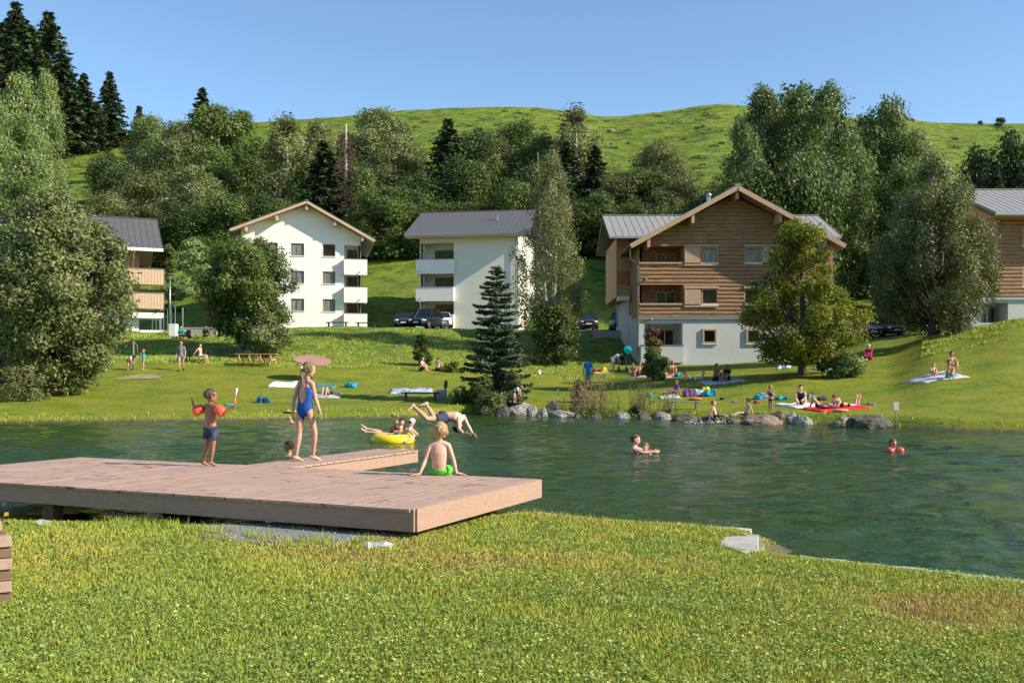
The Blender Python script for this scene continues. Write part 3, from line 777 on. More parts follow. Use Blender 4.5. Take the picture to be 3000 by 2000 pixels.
def house_white_gable():
    Zr = 103.0; A = P(1056, 0, 101.6); B = P(706, 0, 99.2)
    d = Vector((A.x - B.x, A.y - B.y, 0)); Wd = d.length; rz = math.atan2(d.y, d.x)
    base = P(900, 963, 99).z - .2
    h = House('white_apartment_house', (B.x, B.y, base), rz, 'white four storey gabled house with corner balconies behind the round bushy tree')
    st = 2.78; L = 13.0; ze = 9.6; xm = Wd * .545; zr = 12.72
    # openings (x fractions are measured on the facade)
    wx = [(2.2, 3.55), (4.85, 6.15), (8.0, 9.25)]
    holes = []; wins = []
    rows = [z for z in (2.05, 4.85, 7.62)]
    for r_, z in enumerate(rows):
        for c_, (a, b) in enumerate(wx):
            holes.append((a, b, z, z + 1.25)); wins.append((a, b, z, z + 1.25, c_, r_))
    lg = [(10.1, Wd + .001, z) for z in (1.72, 4.50, 7.3)]
    wl = MB(); lho = [(10.15, Wd - .0, zz, zz + 1.42) for zz in (1.85, 4.62, 7.42)]
    front = holes + [(a, Wd - .005, c, d_) for a, b, c, d_ in lho]
    h.wall(wl, 0, Wd - .005, -1.5, ze, holes + lho and [*holes, *[(a, Wd - .005, c, d_) for a, b, c, d_ in lho]])
    h.wall(wl, Wd - .005, Wd, -1.5, ze, [])
    sl_ = (zr - ze) / xm; srr = (zr - ze) / (Wd - xm)
    for y_, o_ in ((0, (0, 1, 2, 3, 4)), (L, (4, 3, 2, 1, 0))): wl.add([(0, y_, ze), (Wd, y_, ze), (Wd, y_, ze + .12), (xm, y_, zr), (0, y_, ze + .62)], [o_])
    wl.add([(0, 0, ze), (0, L, ze), (0, L, ze + .62), (0, 0, ze + .62)], [(3, 2, 1, 0)])
    wl.add([(0, 0, -1.5), (0, L, -1.5), (0, L, ze), (0, 0, ze)], [(3, 2, 1, 0)]); wl.add([(0, L, -1.5), (Wd, L, -1.5), (Wd, L, ze), (0, L, ze)], [(3, 2, 1, 0)])
    wl.add([(Wd, .22, -1.5), (Wd, L, -1.5), (Wd, L, ze), (Wd, .22, ze)], [(0, 1, 2, 3)])
    for a, b, c, d_ in lho: h.loggia(wl, a, Wd - .22, c, d_, 1.7)
    h.part('wall', wl, M_white)
    for a, b, z0, z1, c_, r_ in wins:
        h.window(a, b, z0, z1, .14, M_trim, M_curt if (c_, r_) != (2, 2) else M_glass, mull=0 if c_ == 2 else 1)
    for a, b, c, d_ in lho: h.window(a + .35, a + 1.75, c - .7, d_ - .3, 1.62, M_trim, M_glass, 1, sill=False, name='balcony_door')
    for zz in (0.15, 2.95, 5.76):
        m = MB(); z1 = zz + 1.58 if zz > 1 else 1.85
        z0 = zz if zz > 1 else -.3
        m.box(10.1, Wd + .65, -.62, -.5, z0, z1); m.box(Wd + .53, Wd + .65, -.5, 1.7, z0, z1); m.box(10.1, 10.22, -.5, -.003, z0, z1)
        m.box(10.1, Wd + .53, -.498, -.004, z0, z0 + .2)
        o = h.part('balcony', m, M_white)
        q = MB(); q.box(10.05, Wd + .7, -.66, -.46, z1 + .002, z1 + .04); h.part('coping', q, M_metal, o)
        q = MB(); q.tube([(Wd - .1, -.6, z0 + .3), (Wd - .1, -.95, z0 + .22)], .05, 6); h.part('drain_spout', q, M_roof, o)
    ov = 1.25
    r = h.gable_roof_x(-1.0, Wd + 1.35, xm, ze + .42, zr + .32, -ov, L + .8, .12, M_roof, zeR=ze - .25)
    # bargeboards and purlin ends in pale larch
    m = MB(); za = ze + .28; zq = ze - .39
    m.bar((-1.0, -ov - .02, za - .06), (xm, -ov - .02, zr + .12), .06, .2); m.bar((Wd + 1.35, -ov - .02, zq - .06), (xm, -ov - .02, zr + .12), .06, .2)
    h.part('bargeboard', m, M_lwood)
    sf = MB(); sf.bar((-.95, -ov * .5 + .0, za - .09), (xm, -ov * .5, zr + .1), ov * .97, .05); sf.bar((Wd + 1.3, -ov * .5, zq - .09), (xm, -ov * .5, zr + .1), ov * .97, .05)
    h.part('soffit', sf, M_lwood)
    def rz_at(x): return (za - .1) + (zr + .1 - za) * (x + 1.0) / (xm + 1.0) if x < xm else (zq - .1) + (zr + .1 - zq) * (Wd + 1.35 - x) / (Wd + 1.35 - xm)
    for x in (.55, xm * .5 + .3, xm, xm + (Wd - xm) * .52, Wd + .15):
        m = MB(); z = rz_at(x) - .16; m.box(x - .13, x + .13, -ov + .12, .05, z - .42, z + .02); h.part('purlin', m, M_lwood)
    m = MB(); m.tube([(Wd + 1.42, -ov, zq - .0), (Wd + 1.42, L, zq - .0)], .08, 6); h.part('gutter', m, M_metal)
    m = MB(); m.bar((xm, -ov - .05, zr + .34), (xm, L + .8, zr + .34), .4, .06); h.part('ridge_cap', m, M_metal)
house_white_gable()

def house_white_eaves():
    A = P(1230, 0, 102); rz = R(-9); base = P(0, 966, 101).z - .2
    h = House('cream_apartment_house', (A.x, A.y, base), rz, 'cream house with a grey roof and three stacked balconies at its left corner')
    Wd, L, ze = 10.2, 12.0, 9.9; zr = 12.8
    lho = [(.06, 3.55, z, z + 1.72) for z in (1.75, 4.55, 7.38)]
    wl = MB()
    h.wall(wl, .06, Wd, -1.5, ze, lho + [(3.95 + 3.1, 4.85 + 3.1, -.05, .75)]); h.wall(wl, 0, .06, -1.5, ze, [])
    wl.add([(0, .22, -1.5), (0, L, -1.5), (0, L, ze), (0, .22, ze)], [(3, 2, 1, 0)]); wl.add([(Wd, 0, -1.5), (Wd, L, -1.5), (Wd, L, ze), (Wd, 0, ze)], [(0, 1, 2, 3)])
    wl.add([(0, 0, ze), (0, L, ze), (0, L / 2, zr)], [(2, 1, 0)]); wl.add([(Wd, 0, ze), (Wd, L, ze), (Wd, L / 2, zr)], [(0, 1, 2)])
    wl.add([(0, L, -1.5), (Wd, L, -1.5), (Wd, L, ze), (0, L, ze)], [(3, 2, 1, 0)])
    for a, b, c, d_ in lho: h.loggia(wl, a + .2, b, c, d_, 1.7)
    wl.box(3.2, Wd, .24, .3, -.6, 1.2)
    h.part('wall', wl, M_cream)
    for a, b, c, d_ in lho: h.window(a + 1.15, b - .02, c - .5, d_ - .55, 1.6, M_trim, M_gglass, 1, sill=False, name='balcony_door')
    for i, z0 in enumerate((-.6, 2.9, 5.75)):
        z1 = (1.78, 4.55, 7.35)[i] - (.0 if i else 0); z0 = z0 if i == 0 else z1 - 1.42
        m = MB(); m.box(-.3, 3.62, -.52, -.4, z0, z1); m.box(-.3, -.18, -.4, 1.6, z0, z1); m.box(3.5, 3.62, -.4, -.004, z0, z1); m.box(-.3, 3.62, -.398, -.003, z0 + .02, z0 + .2)
        o = h.part('balcony', m, M_white if i else M_cream); q = MB(); q.box(-.34, 3.66, -.56, -.37, z1 + .002, z1 + .04); h.part('coping', q, M_metal, o)
        if i: q = MB(); q.tube([(.1, -.5, z0 + .25), (.1, -.85, z0 + .18)], .05, 6); h.part('drain_spout', q, M_roof, o)
    h.gable_roof_y(-1.3, Wd + 1.3, -1.3, L / 2, L + 1.3, ze + .0, zr + .45, .14, M_roof)
    m = MB(); m.box(-1.3, Wd + 1.3, -1.36, -1.302, ze - .2, ze + .02); h.part('gutter', m, M_metal)
    m = MB(); m.box(-1.25, Wd + 1.25, -1.28, -.004, ze - .36, ze - .2); h.part('soffit', m, M_lwood)
    m = MB(); m.tube([(Wd - .25, -1.3, ze - .15), (Wd - .25, -.12, ze - .6), (Wd - .25, -.12, -.4)], .05, 6); h.part('downpipe', m, M_metal)
    m = MB(); m.tube([(7.6, 2.6, ze + 1.3), (7.6, 2.6, ze + 2.35)], .09, 8); m.box(7.35, 7.85, 2.52, 2.68, ze + 2.3, ze + 2.38); h.part('vent_pipe', m, M_metal)
    m = MB(); m.box(7.08, 7.93, .12, .18, -.03, .72); h.part('door', m, M_owood)
house_white_eaves()

def house_timber():
    Z = 68.0; s_ = Z / F; A = P(1872, 1085, Z)
    z0w = P(0, 1080, Z).z - 1.2
    h = House('timber_apartment_house', (A.x, Z, 0), 0, 'brown timber clad house with a pale grey ground floor and wide gable facing the lake')
    def X(px): return (px - 1872) * s_
    def Zz(py): return EYE + (YH - py) * s_
    Wd = X(2422); L = 15; ze = Zz(712); zr = Zz(573); xm = X(2147)
    zc = Zz(926)
    # timber storeys
    wh = [(X(2056), X(2103), Zz(770), Zz(724)), (X(2182), X(2231), Zz(770), Zz(724)), (X(2056), X(2103), Zz(891), Zz(846)), (X(2180), X(2231), Zz(891), Zz(846)), (X(2312), X(2360), Zz(770), Zz(724)), (X(2312), X(2360), Zz(891), Zz(846))]
    lh = [(.03, X(2000), Zz(771), Zz(721)), (.03, X(2000), Zz(891), Zz(834))]
    wl = MB(); cs = .27
    h.wall(wl, 0.03, Wd, zc, ze, wh + lh, course=cs, lip=.07)
    def gx(z):
        t = (z - ze) / (zr - ze); return (xm * t, Wd + (xm - Wd) * t)
    h.courses(wl, 0, 0, ze, zr, 0, cs, .07, gx)
    for a, b, c, d_ in lh: h.loggia(wl, a + .2, b, c, d_ + .0, 1.6, course=cs)
    h.part('timber_wall', wl, M_log)
    sd_ = MB()
    sd_.add([(0, .0, zc), (0, L, zc), (0, L, ze), (0, 0, ze)], [(3, 2, 1, 0)]); sd_.box(-.02, .028, -.05, .2, zc, ze)
    sd_.add([(Wd, 0, zc), (Wd, L, zc), (Wd, L, ze), (Wd, 0, ze)], [(0, 1, 2, 3)]); sd_.add([(0, L, zc), (Wd, L, zc), (Wd, L, ze), (xm, L, zr), (0, L, ze)], [(4, 3, 2, 1, 0)])
    h.part('side_wall', sd_, M_log)
    # rendered ground floor
    gl = MB(); gh = [(X(1888), X(2000), Zz(1010), Zz(947)), (X(2058), X(2100), Zz(1006), Zz(963)), (X(2186), X(2228), Zz(1006), Zz(963))]
    h.wall(gl, 0, Wd, -1.5, zc - .02, gh, y=.05); gl.add([(0, .05, -1.5), (0, L, -1.5), (0, L, zc - .02), (0, .05, zc - .02)], [(3, 2, 1, 0)])
    gl.add([(Wd, .05, -1.5), (Wd, L, -1.5), (Wd, L, zc - .02), (Wd, .05, zc - .02)], [(0, 1, 2, 3)]); gl.add([(0, .05, zc - .02), (Wd, .05, zc - .02), (Wd, L, zc - .02), (0, L, zc - .02)], [(0, 1, 2, 3)])
    h.loggia(gl, *gh[0], 1.7, y=.05)
    h.part('rendered_wall', gl, M_greyr)
    m = MB(); m.box(X(1876), X(2001), -.32, -.22, Zz(1062), Zz(1012)); m.box(X(1876), X(1876) + .1, -.22, .045, Zz(1062), Zz(1012)); m.box(X(2001) - .1, X(2001), -.22, .045, Zz(1062), Zz(1012))
    o = h.part('terrace_parapet', m, M_greyr); q = MB(); q.box(X(1874), X(2003), -.36, -.19, Zz(1012) + .002, Zz(1012) + .05); h.part('coping', q, M_trim, o)
    m = MB(); m.box(-.06, Wd, -.08, .04, zc - .22, zc - .03); h.part('flashing', m, M_metal)
    for i, (a, b, c, d_) in enumerate(wh):
        h.window(a, b, c, d_, .1, M_board, M_curt if i < 2 else M_glass, mull=0, proud=.08, fw=.07)
        if i in (0, 2): m = MB(); m.box(X(2007), X(2052), -.13, -.07, c, d_); m.box(X(2005), X(2008), -.16, -.07, c, d_ + .1); h.part('sliding_shutter', m, M_board)
        if i in (1, 3): m = MB(); m.box(b + .03, b + 1.1, -.13, -.07, c, d_); h.part('sliding_shutter', m, M_board)
        if i in (0, 2): m = MB(); m.box(X(2004), X(2104), -.17, -.07, d_ + .02, d_ + .17); m.box(X(2004), X(2104), -.15, -.07, c - .2, c - .09); h.part('shutter_rail', m, M_board)
        if i in (1, 3): m = MB(); m.box(X(2178), b + 1.15, -.17, -.07, d_ + .02, d_ + .17); h.part('shutter_rail', m, M_board)
    for a, b, c, d_ in gh[1:]: h.window(a, b, c, d_, .12, M_board, M_glass, mull=0, proud=.14, fw=.12)
    for a, b, c, d_ in lh: h.window(X(1930), X(1990), c - .8, d_ - .35, 1.5, M_board, M_glass, 1, sill=False, name='balcony_door', fw=.06)
    h.window(X(1930), X(1985), Zz(1035), Zz(963), 1.6, M_board, M_glass, 1, sill=False, name='terrace_door', fw=.06)
    for c in (Zz(771), Zz(891)):
        m = MB(); m.box(0.0, X(1998), -.14, -.075, c - .05, c + .06); h.part('balcony_rail', m, M_board)
    m = MB(); m.tube([(X(1885), -.1, Zz(822)), (X(1892), -.35, Zz(818))], .06, 6); h.part('drain_spout', m, M_roof)
    m = MB(); m.bar((X(1878), -.15, Zz(946)), (X(1902), -1.4, Zz(937)), .12, .08); h.part('awning_arm', m, M_roof2)
    # roof
    ov = 1.5; xl, xr = X(1840), X(2456); zel = ze - .25; zrr = zr + .42
    h.gable_roof_x(xl, xr, xm, zel + .0, zrr, -ov, L, .14, M_roof2)
    m = MB(); m.bar((xl, -ov - .03, zel - .16), (xm, -ov - .03, zrr - .16), .06, .30); m.bar((xr, -ov - .03, zel - .16), (xm, -ov - .03, zrr - .16), .06, .30); h.part('bargeboard', m, M_board)
    m = MB(); m.bar((xl + .05, -ov * .5, zel - .2), (xm, -ov * .5, zrr - .2), ov * .96, .05); m.bar((xr - .05, -ov * .5, zel - .2), (xm, -ov * .5, zrr - .2), ov * .96, .05); h.part('soffit', m, M_log)
    for px in (1893, 2020, 2147, 2272, 2400):
        x = X(px); z = zrr - (zrr - zel) * abs(x - xm) / (xm - xl) - .25
        m = MB(); m.box(x - .1, x + .1, -ov + .15, 0, z - .62, z + .02); h.part('purlin', m, M_board)
    m = MB(); m.tube([(xl - .06, -ov, zel - .08), (xl - .06, L, zel - .08)], .07, 6); m.tube([(xl, -ov + .3, zel - .1), (xl, -ov + .3, Zz(765)), (-.1, -.1, Zz(775)), (-.1, -.1, Zz(1050))], .045, 6); h.part('gutter', m, M_roof)
    m = MB(); m.bar((xm, -ov - .05, zrr + .04), (xm, L, zrr + .04), .36, .1); h.part('ridge_cap', m, M_metal)
    m = MB(); m.tube([(X(2086), 1.2, zrr - 1.2), (X(2086), 1.2, zrr - .25)], .15, 10); m.ball((X(2086), 1.2, zrr - .2), .2, 10, 6); m.tube([(X(2077), 1.5, zrr - 1.3), (X(2077), 1.5, zrr - .7)], .1, 8); h.part('flue', m, M_metal)
    # rear cross wing: roof with ridge along the lake front, seen left and right of the gable
    Yb = 4.0; k_ = (Z + Yb + 5) / F
    def XB(px, Y): return (px - 1500) / F * (Z + Y) - A.x
    def ZB(py, Y): return EYE + (YH - py) / F * (Z + Y)
    xb0, xb1 = XB(1785, Yb), XB(2466, Yb)
    h2r = MB()
    rr = h.gable_roof_y(xb0, xb1, Yb, Yb + 5.5, Yb + 11, ZB(692, Yb), ZB(632, Yb + 5.5), .14, M_roof2)
    bw = MB(); bx0 = XB(1808, Yb + 1.2); zb1 = ZB(690, Yb + 1.2); zbm = ZB(872, Yb + 1.2)
    bw.box(bx0, -.03, Yb + 1.6, Yb + 10, zbm + .1, zb1 - .1); h.part('wing_timber_wall', bw, M_owood)
    m = MB(); m.box(XB(1856, Yb + 1.2), -.03, Yb + 1.62, Yb + 9, 1.5, zbm); h.part('wing_rendered_wall', m, M_greyr)
    m = MB(); m.box(Wd + .01, XB(2440, Yb + 1.6), Yb + 1.6, Yb + 10, 1.5, zb1 - .1); h.part('wing_end_wall', m, M_log)
    for za, zb_ in ((ZB(795, Yb), ZB(752, Yb)), (ZB(866, Yb), ZB(835, Yb))):
        m = MB(); x = bx0 + .05
        m.box(bx0, -.15, Yb + .2, Yb + .28, za, zb_)
        while x < -.2: m.box(x, x + .03, Yb + .17, Yb + .2, za + .01, zb_ - .01); x += .2
        h.part('wing_balcony', m, M_board)
    m = MB(); m.box(bx0, -.15, Yb + .15, Yb + 1.58, ZB(879, Yb), ZB(866, Yb) - .02); h.part('wing_balcony_slab', m, M_white)
    m = MB(); m.box(XB(1856, Yb + .2), -.15, Yb + .2, Yb + .3, ZB(960, Yb), ZB(925, Yb)); h.part('wing_parapet', m, M_white)
house_timber()

def house_left():
    # brown and white house behind the big willow: gable end to the right, rotated like its neighbour
    A = P(408, 0, 84); rz = R(24); base = P(0, 984, 82).z - .2
    h = House('orange_timber_house', (A.x, A.y, base), rz, 'orange timber house with white base and slate roof, half hidden behind the big willow')
    Lx = 17.0; L = 10; k_ = 84 / F
    ze = EYE + (YH - 728) * k_ - base; zr = ze + 2.9; zc = EYE + (YH - 915) * k_ - base
    w_ = MB(); w_.box(-Lx, .0, 0, L, zc, ze); h.part('timber_wall', w_, M_owood)
    w_ = MB(); w_.box(-Lx + .02, -.02, .02, L - .02, -1.6, zc - .01); h.part('rendered_wall', w_, M_white)
    w_ = MB(); w_.add([(0, 0, ze), (0, L, ze), (0, L / 2, zr)], [(0, 1, 2)]); h.part('gable', w_, M_owood)
    h.gable_roof_y(-Lx - 1, 1.8, -1.5, L / 2, L + 1.5, ze - .15, zr + .35, .16, M_roof)
    m = MB(); m.box(-Lx - 1, 1.8, -1.58, -1.502, ze - .36, ze - .1); h.part('gutter', m, M_white_trim)
    m = MB(); m.tube([(-.4, -1.4, ze - .3), (-.5, -.9, ze - .7), (-.5, -.12, ze - 1.1), (-.5, -.12, -.5)], .05, 6); h.part('downpipe', m, M_white_trim)
    for z in (EYE + (YH - 835) * k_ - base, EYE + (YH - 905) * k_ - base):
        m = MB(); m.box(-1.8, 1.9, -.9, -.82, z, z + 1.3); m.box(1.82, 1.9, -.82, 2.0, z, z + 1.3); m.box(-1.8, 1.82, -.82, -.004, z, z + .12)
        x = -1.75
        while x < 1.85: m.box(x, x + .04, -.925, -.902, z + .02, z + 1.28); x += .24
        o = h.part('balcony', m, M_lwood)
        q = MB(); q.box(-1.85, 1.95, -.95, -.78, z + 1.3, z + 1.36); h.part('handrail', q, M_trim, o)
    m = MB(); m.box(-.6, 1.9, -.88, 2.0, zc - .5, zc - .05); h.part('balcony_slab', m, M_white)
    m = MB(); m.box(-.02, 1.9, -.9, -.75, -1.6, .75); h.part('terrace_wall', m, M_white)
    m = MB(); m.box(1.55, 1.72, -.8, -.63, .75, zc - .5); h.part('terrace_post', m, M_metal)
    for i in range(4):
        x = -3.2 - i * 3.4
        for z in (EYE + (YH - 830) * k_ - base, EYE + (YH - 900) * k_ - base): h.window(x - 1.3, x, z, z + 1.4, -.02, M_trim, M_glass, 1)
    m = MB(); m.tube([(-13.2, 2.0, ze + 1), (-13.2, 2.0, zr + 1.1)], .22, 8); m.tube([(-13.2, 2, zr + 1.1), (-13.2, 2, zr + 1.5)], .28, 8); h.part('flue', m, M_metal)
house_left()

def house_right():
    Z = 70.0; s_ = Z / F; A = P(2690, 0, Z); base = P(0, 985, Z).z - .5
    h = House('ochre_log_house', (A.x, Z, 0), 0, 'log clad house with grey metal roof at the right edge, behind the mound')
    def X(px): return (px - 2690) * s_
    def Zz(py): return EYE + (YH - py) * s_
    Wd = X(3400); L = 12; zc = Zz(870); ze = Zz(640)
    hx = X(2918); hg = X(2845)
    wl = MB(); wh = [(X(2995), X(3045), Zz(720), Zz(665)), (X(2995), X(3045), Zz(838), Zz(780)), (X(3120), X(3170), Zz(838), Zz(780)), (X(3120), X(3170), Zz(720), Zz(665))]
    h.wall(wl, hx, Wd, zc, ze, wh, course=.27, lip=.07)
    h.part('timber_wall', wl, M_log)
    m = MB(); m.add([(hx, 0, zc), (hx, L, zc), (hx, L, ze), (hx, L / 2, ze + 2.4), (hx, 0, ze)], [(4, 3, 2, 1, 0)]); m.box(hx - .03, hx + .02, -.06, .1, zc, ze); h.part('side_wall', m, M_owood)
    g = MB(); gh = [(X(2872), X(2954), Zz(945), Zz(886))]
    h.wall(g, hg, Wd, base - 1, zc - .02, gh, y=.04); g.add([(hg, .04, zc - .02), (hx, .04, zc - .02), (hx, 3, zc - .02), (hg, 3, zc - .02)], [(0, 1, 2, 3)]); h.loggia(g, *gh[0], 1.6, y=.04); g.add([(hg, .04, base - 1), (hg, 3, base - 1), (hg, 3, zc - .02), (hg, .04, zc - .02)], [(3, 2, 1, 0)])
    h.part('rendered_wall', g, M_greyr)
    m = MB(); m.box(X(2690), X(2722), -1.5, -1.2, base - 1, Zz(938)); h.part('garden_wall', m, M_greyr)
    m = MB(); m.box(hx - .2, Wd, -.1, .03, zc - .2, zc - .03); h.part('flashing', m, M_metal)
    for i, (a, b, c, d_) in enumerate(wh): h.window(a, b, c, d_, .1, M_board, M_glass, 0, proud=.08)
    h.window(X(2915), X(2945), Zz(980), Zz(895), 1.5, M_trim, M_glass, 1, sill=False, name='terrace_door')
    h.gable_roof_y(hx - .8, Wd + 1, -1.5, L / 2, L + 1.5, Zz(630), EYE + (YH - 556) / F * (Z + L / 2), .15, M_roof2)
    m = MB(); m.box(hx - .8, Wd + 1, -1.6, -1.502, Zz(640), Zz(628)); h.part('gutter', m, M_metal)
    m = MB(); m.box(hx - .75, Wd, -1.48, -.08, Zz(644), Zz(641)); h.part('soffit', m, M_owood)
house_right()
# ================================================================== trees
L_willow = leafmat('leaf_willow', (.06, .095, .022), (.34, .38, .14), .28)
L_green = leafmat('leaf_green', (.055, .095, .018), (.23, .29, .068), .3)
L_deep = leafmat('leaf_deep', (.04, .072, .015), (.16, .21, .048), .27)
L_poplar = leafmat('leaf_poplar', (.07, .115, .028), (.24, .31, .09), .3)
L_pale = leafmat('leaf_pale', (.13, .19, .045), (.35, .42, .15), .3)
L_birch = leafmat('leaf_birch', (.11, .13, .04), (.36, .37, .15), .35)
L_lawnb = leafmat('leaf_lawn_birch', (.06, .085, .022), (.24, .27, .10), .3)
L_olive = leafmat('leaf_olive', (.08, .10, .028), (.24, .25, .09), .3)
L_autumn = leafmat('leaf_autumn', (.055, .09, .010), (.36, .36, .04), .4)
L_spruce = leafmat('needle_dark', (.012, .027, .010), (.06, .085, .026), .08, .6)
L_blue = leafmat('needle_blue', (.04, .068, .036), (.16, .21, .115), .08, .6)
L_brown = leafmat('twig_brown', (.09, .06, .04), (.20, .14, .10), .05, .8)
L_red = leafmat('leaf_reddish', (.06, .05, .02), (.24, .14, .08), .3)
M_bark = pm('bark', (.13, .105, .08), (.06, .05, .04), 8, .9, .8, .03, stretch=(1, 1, .3))
M_bbark = pm('birch_bark', (.55, .52, .45), (.22, .2, .17), 5, .8, .4, .02, stretch=(1, 1, 3))
M_gbark = pm('grey_bark', (.30, .28, .23), (.15, .14, .12), 6, .85, .5, .02, stretch=(1, 1, .3))

def leaf_cards(C, N, size, rg, asp=.55, up=.25, spread=.8):
    n = len(C)
    D = N * .7 + rg.normal(0, spread * .6, (n, 3)); D[:, 2] += up
    D /= np.linalg.norm(D, axis=1)[:, None] + 1e-9
    T = rg.normal(0, 1, (n, 3)); T -= D * (T * D).sum(1)[:, None]; T /= np.linalg.norm(T, axis=1)[:, None] + 1e-9
    B = np.cross(D, T); s = (size * rg.uniform(.45, 1.5, n))[:, None]
    V = np.stack([C - T * s * .5, C + B * s * asp * .5 - T * s * .05, C + T * s * .5, C - B * s * asp * .5 - T * s * .05], 1).reshape(-1, 3)
    f = (np.arange(n) * 4)[:, None] + np.arange(4)
    return V, f
def crown_mesh(name, clumps, per, size, seed, up=.25, droop=0, shell=.55, flat=.8, asp=.55):
    """clumps: list of (center, radius, outward)"""
    rg = np.random.default_rng(seed); Cs = []; Ns = []; Vv = []
    tot = sum(c[1] ** 2 for c in clumps); NN = per * len(clumps)
    for c, r, out in clumps:
        k = max(8, int(NN * r * r / tot))
        d = rg.normal(0, 1, (k, 3)); d /= np.linalg.norm(d, axis=1)[:, None]
        rad = r * (shell + (1 - shell) * rg.random(k)) * (1 + .25 * rg.normal(0, 1, k).clip(-2, 2) * .6)
        p = d * rad[:, None] * np.array([1, 1, flat])
        if droop: p[:, 2] -= droop * r * rg.random(k) ** 1.5 * 1.6; p[:, 0] *= .8; p[:, 1] *= .8
        Cs.append(np.array(c) + p); Ns.append(d * .75 + np.array(out) * .35)
        Vv.append(np.full(k, rg.normal(.45, .19)) + rg.normal(0, .2, k))
    C = np.concatenate(Cs); N = np.concatenate(Ns); v = np.clip(np.concatenate(Vv), 0, 1)
    V, f = leaf_cards(C, N, size, rg, asp, up)
    return mesh_np(name, V, f, {'v': np.repeat(v, 4)})
def crown_clumps(seed, env, H, nc, cr, inner=.25, lean=(0, 0), zpow=1.0):
    """env(t) -> (rx, ry) for t=0 (crown bottom) .. 1 (top)"""
    r = random.Random(seed); out = []
    z0, z1 = H
    while len(out) < nc:
        t = r.random() ** zpow; rx, ry = env(t); a = r.uniform(0, 2 * math.pi)
        q = math.sqrt(r.random()) * (1 - inner) + inner
        if r.random() > (rx + ry) / 2 / max(sum(env(u)) / 2 for u in (.2, .4, .6)) + .15: continue
        rr = cr * r.uniform(.65, 1.3) * (.65 + .35 * min(1, (rx + ry) / 2 / (cr * 2.2)))
        x = math.cos(a) * max(rx * q - rr * .55, 0) * r.uniform(.9, 1.08); y = math.sin(a) * max(ry * q - rr * .55, 0) * r.uniform(.9, 1.08)
        z = z0 + (z1 - z0) * t - rr * .5 * (t > .9)
        o = Vector((math.cos(a) * q, math.sin(a) * q, (t - .4) * 1.2)).normalized()
        out.append(((x + lean[0] * t, y + lean[1] * t, z), rr, tuple(o)))
    return out
def limb_mesh(name, seed, H, r0, clumps, ztop, n=16, z_first=.18, bend=.12, stems=1, spread=.6, thin=.3):
    r = random.Random(seed); mb = MB(); trunks = []
    for s in range(stems):
        a = 2 * math.pi * s / max(stems, 1) + r.random(); sp = spread if stems > 1 else 0
        tx, ty = math.cos(a) * sp * ztop * .28, math.sin(a) * sp * ztop * .28; bx, by = math.cos(a) * sp * .25, math.sin(a) * sp * .25
        pts = []; rs = []
        for i in range(9):
            t = i / 8; w_ = bend * math.sin(t * 5 + s * 2) * t
            pts.append((bx + (tx - bx) * t + w_, by + (ty - by) * t + w_ * .6, -.3 + (ztop + .3) * t)); rs.append(r0 * (1 - t) ** .8 * (1.25 if i == 0 else 1) + r0 * .08)
        mb.tube(pts, rs, 8); trunks.append((pts, rs))
    pick = r.sample(clumps, min(n, len(clumps)))
    for c, cr, o in pick:
        pts, rs = trunks[r.randrange(len(trunks))]
        zz = max(H * z_first, c[2] - math.hypot(c[0], c[1]) * r.uniform(.7, 1.2)); k = min(7, max(1, int((zz + .3) / (ztop + .3) * 8)))
        a = Vector(pts[k]); b = Vector(c); m1 = a.lerp(b, .45) + Vector((0, 0, -.06 * (b - a).length)) + Vector((r.uniform(-.1, .1), r.uniform(-.1, .1), 0)) * (b - a).length * .5
        q = min(rs[k] * .6, r0 * .45)
        mb.tube([a, m1, b], [q, q * .6, q * .18 + .004], 5)
        for _ in range(3):
            e2 = b + Vector((r.gauss(0, 1), r.gauss(0, 1), r.gauss(.3, .8))) * cr * .6
            mb.tube([m1.lerp(b, .6), e2], [q * .3, q * .08 + .003], 4)
    return mb.mesh(name, True)
def tree(loc, parts, label, cat='tree', name='tree', group=None, scale=(1, 1, 1), rz=0):
    e = empty(name, loc, rz, label, cat, group); e.scale = scale
    for nm, me, mt in parts: link_mesh(nm, me, mt, e)
    return e

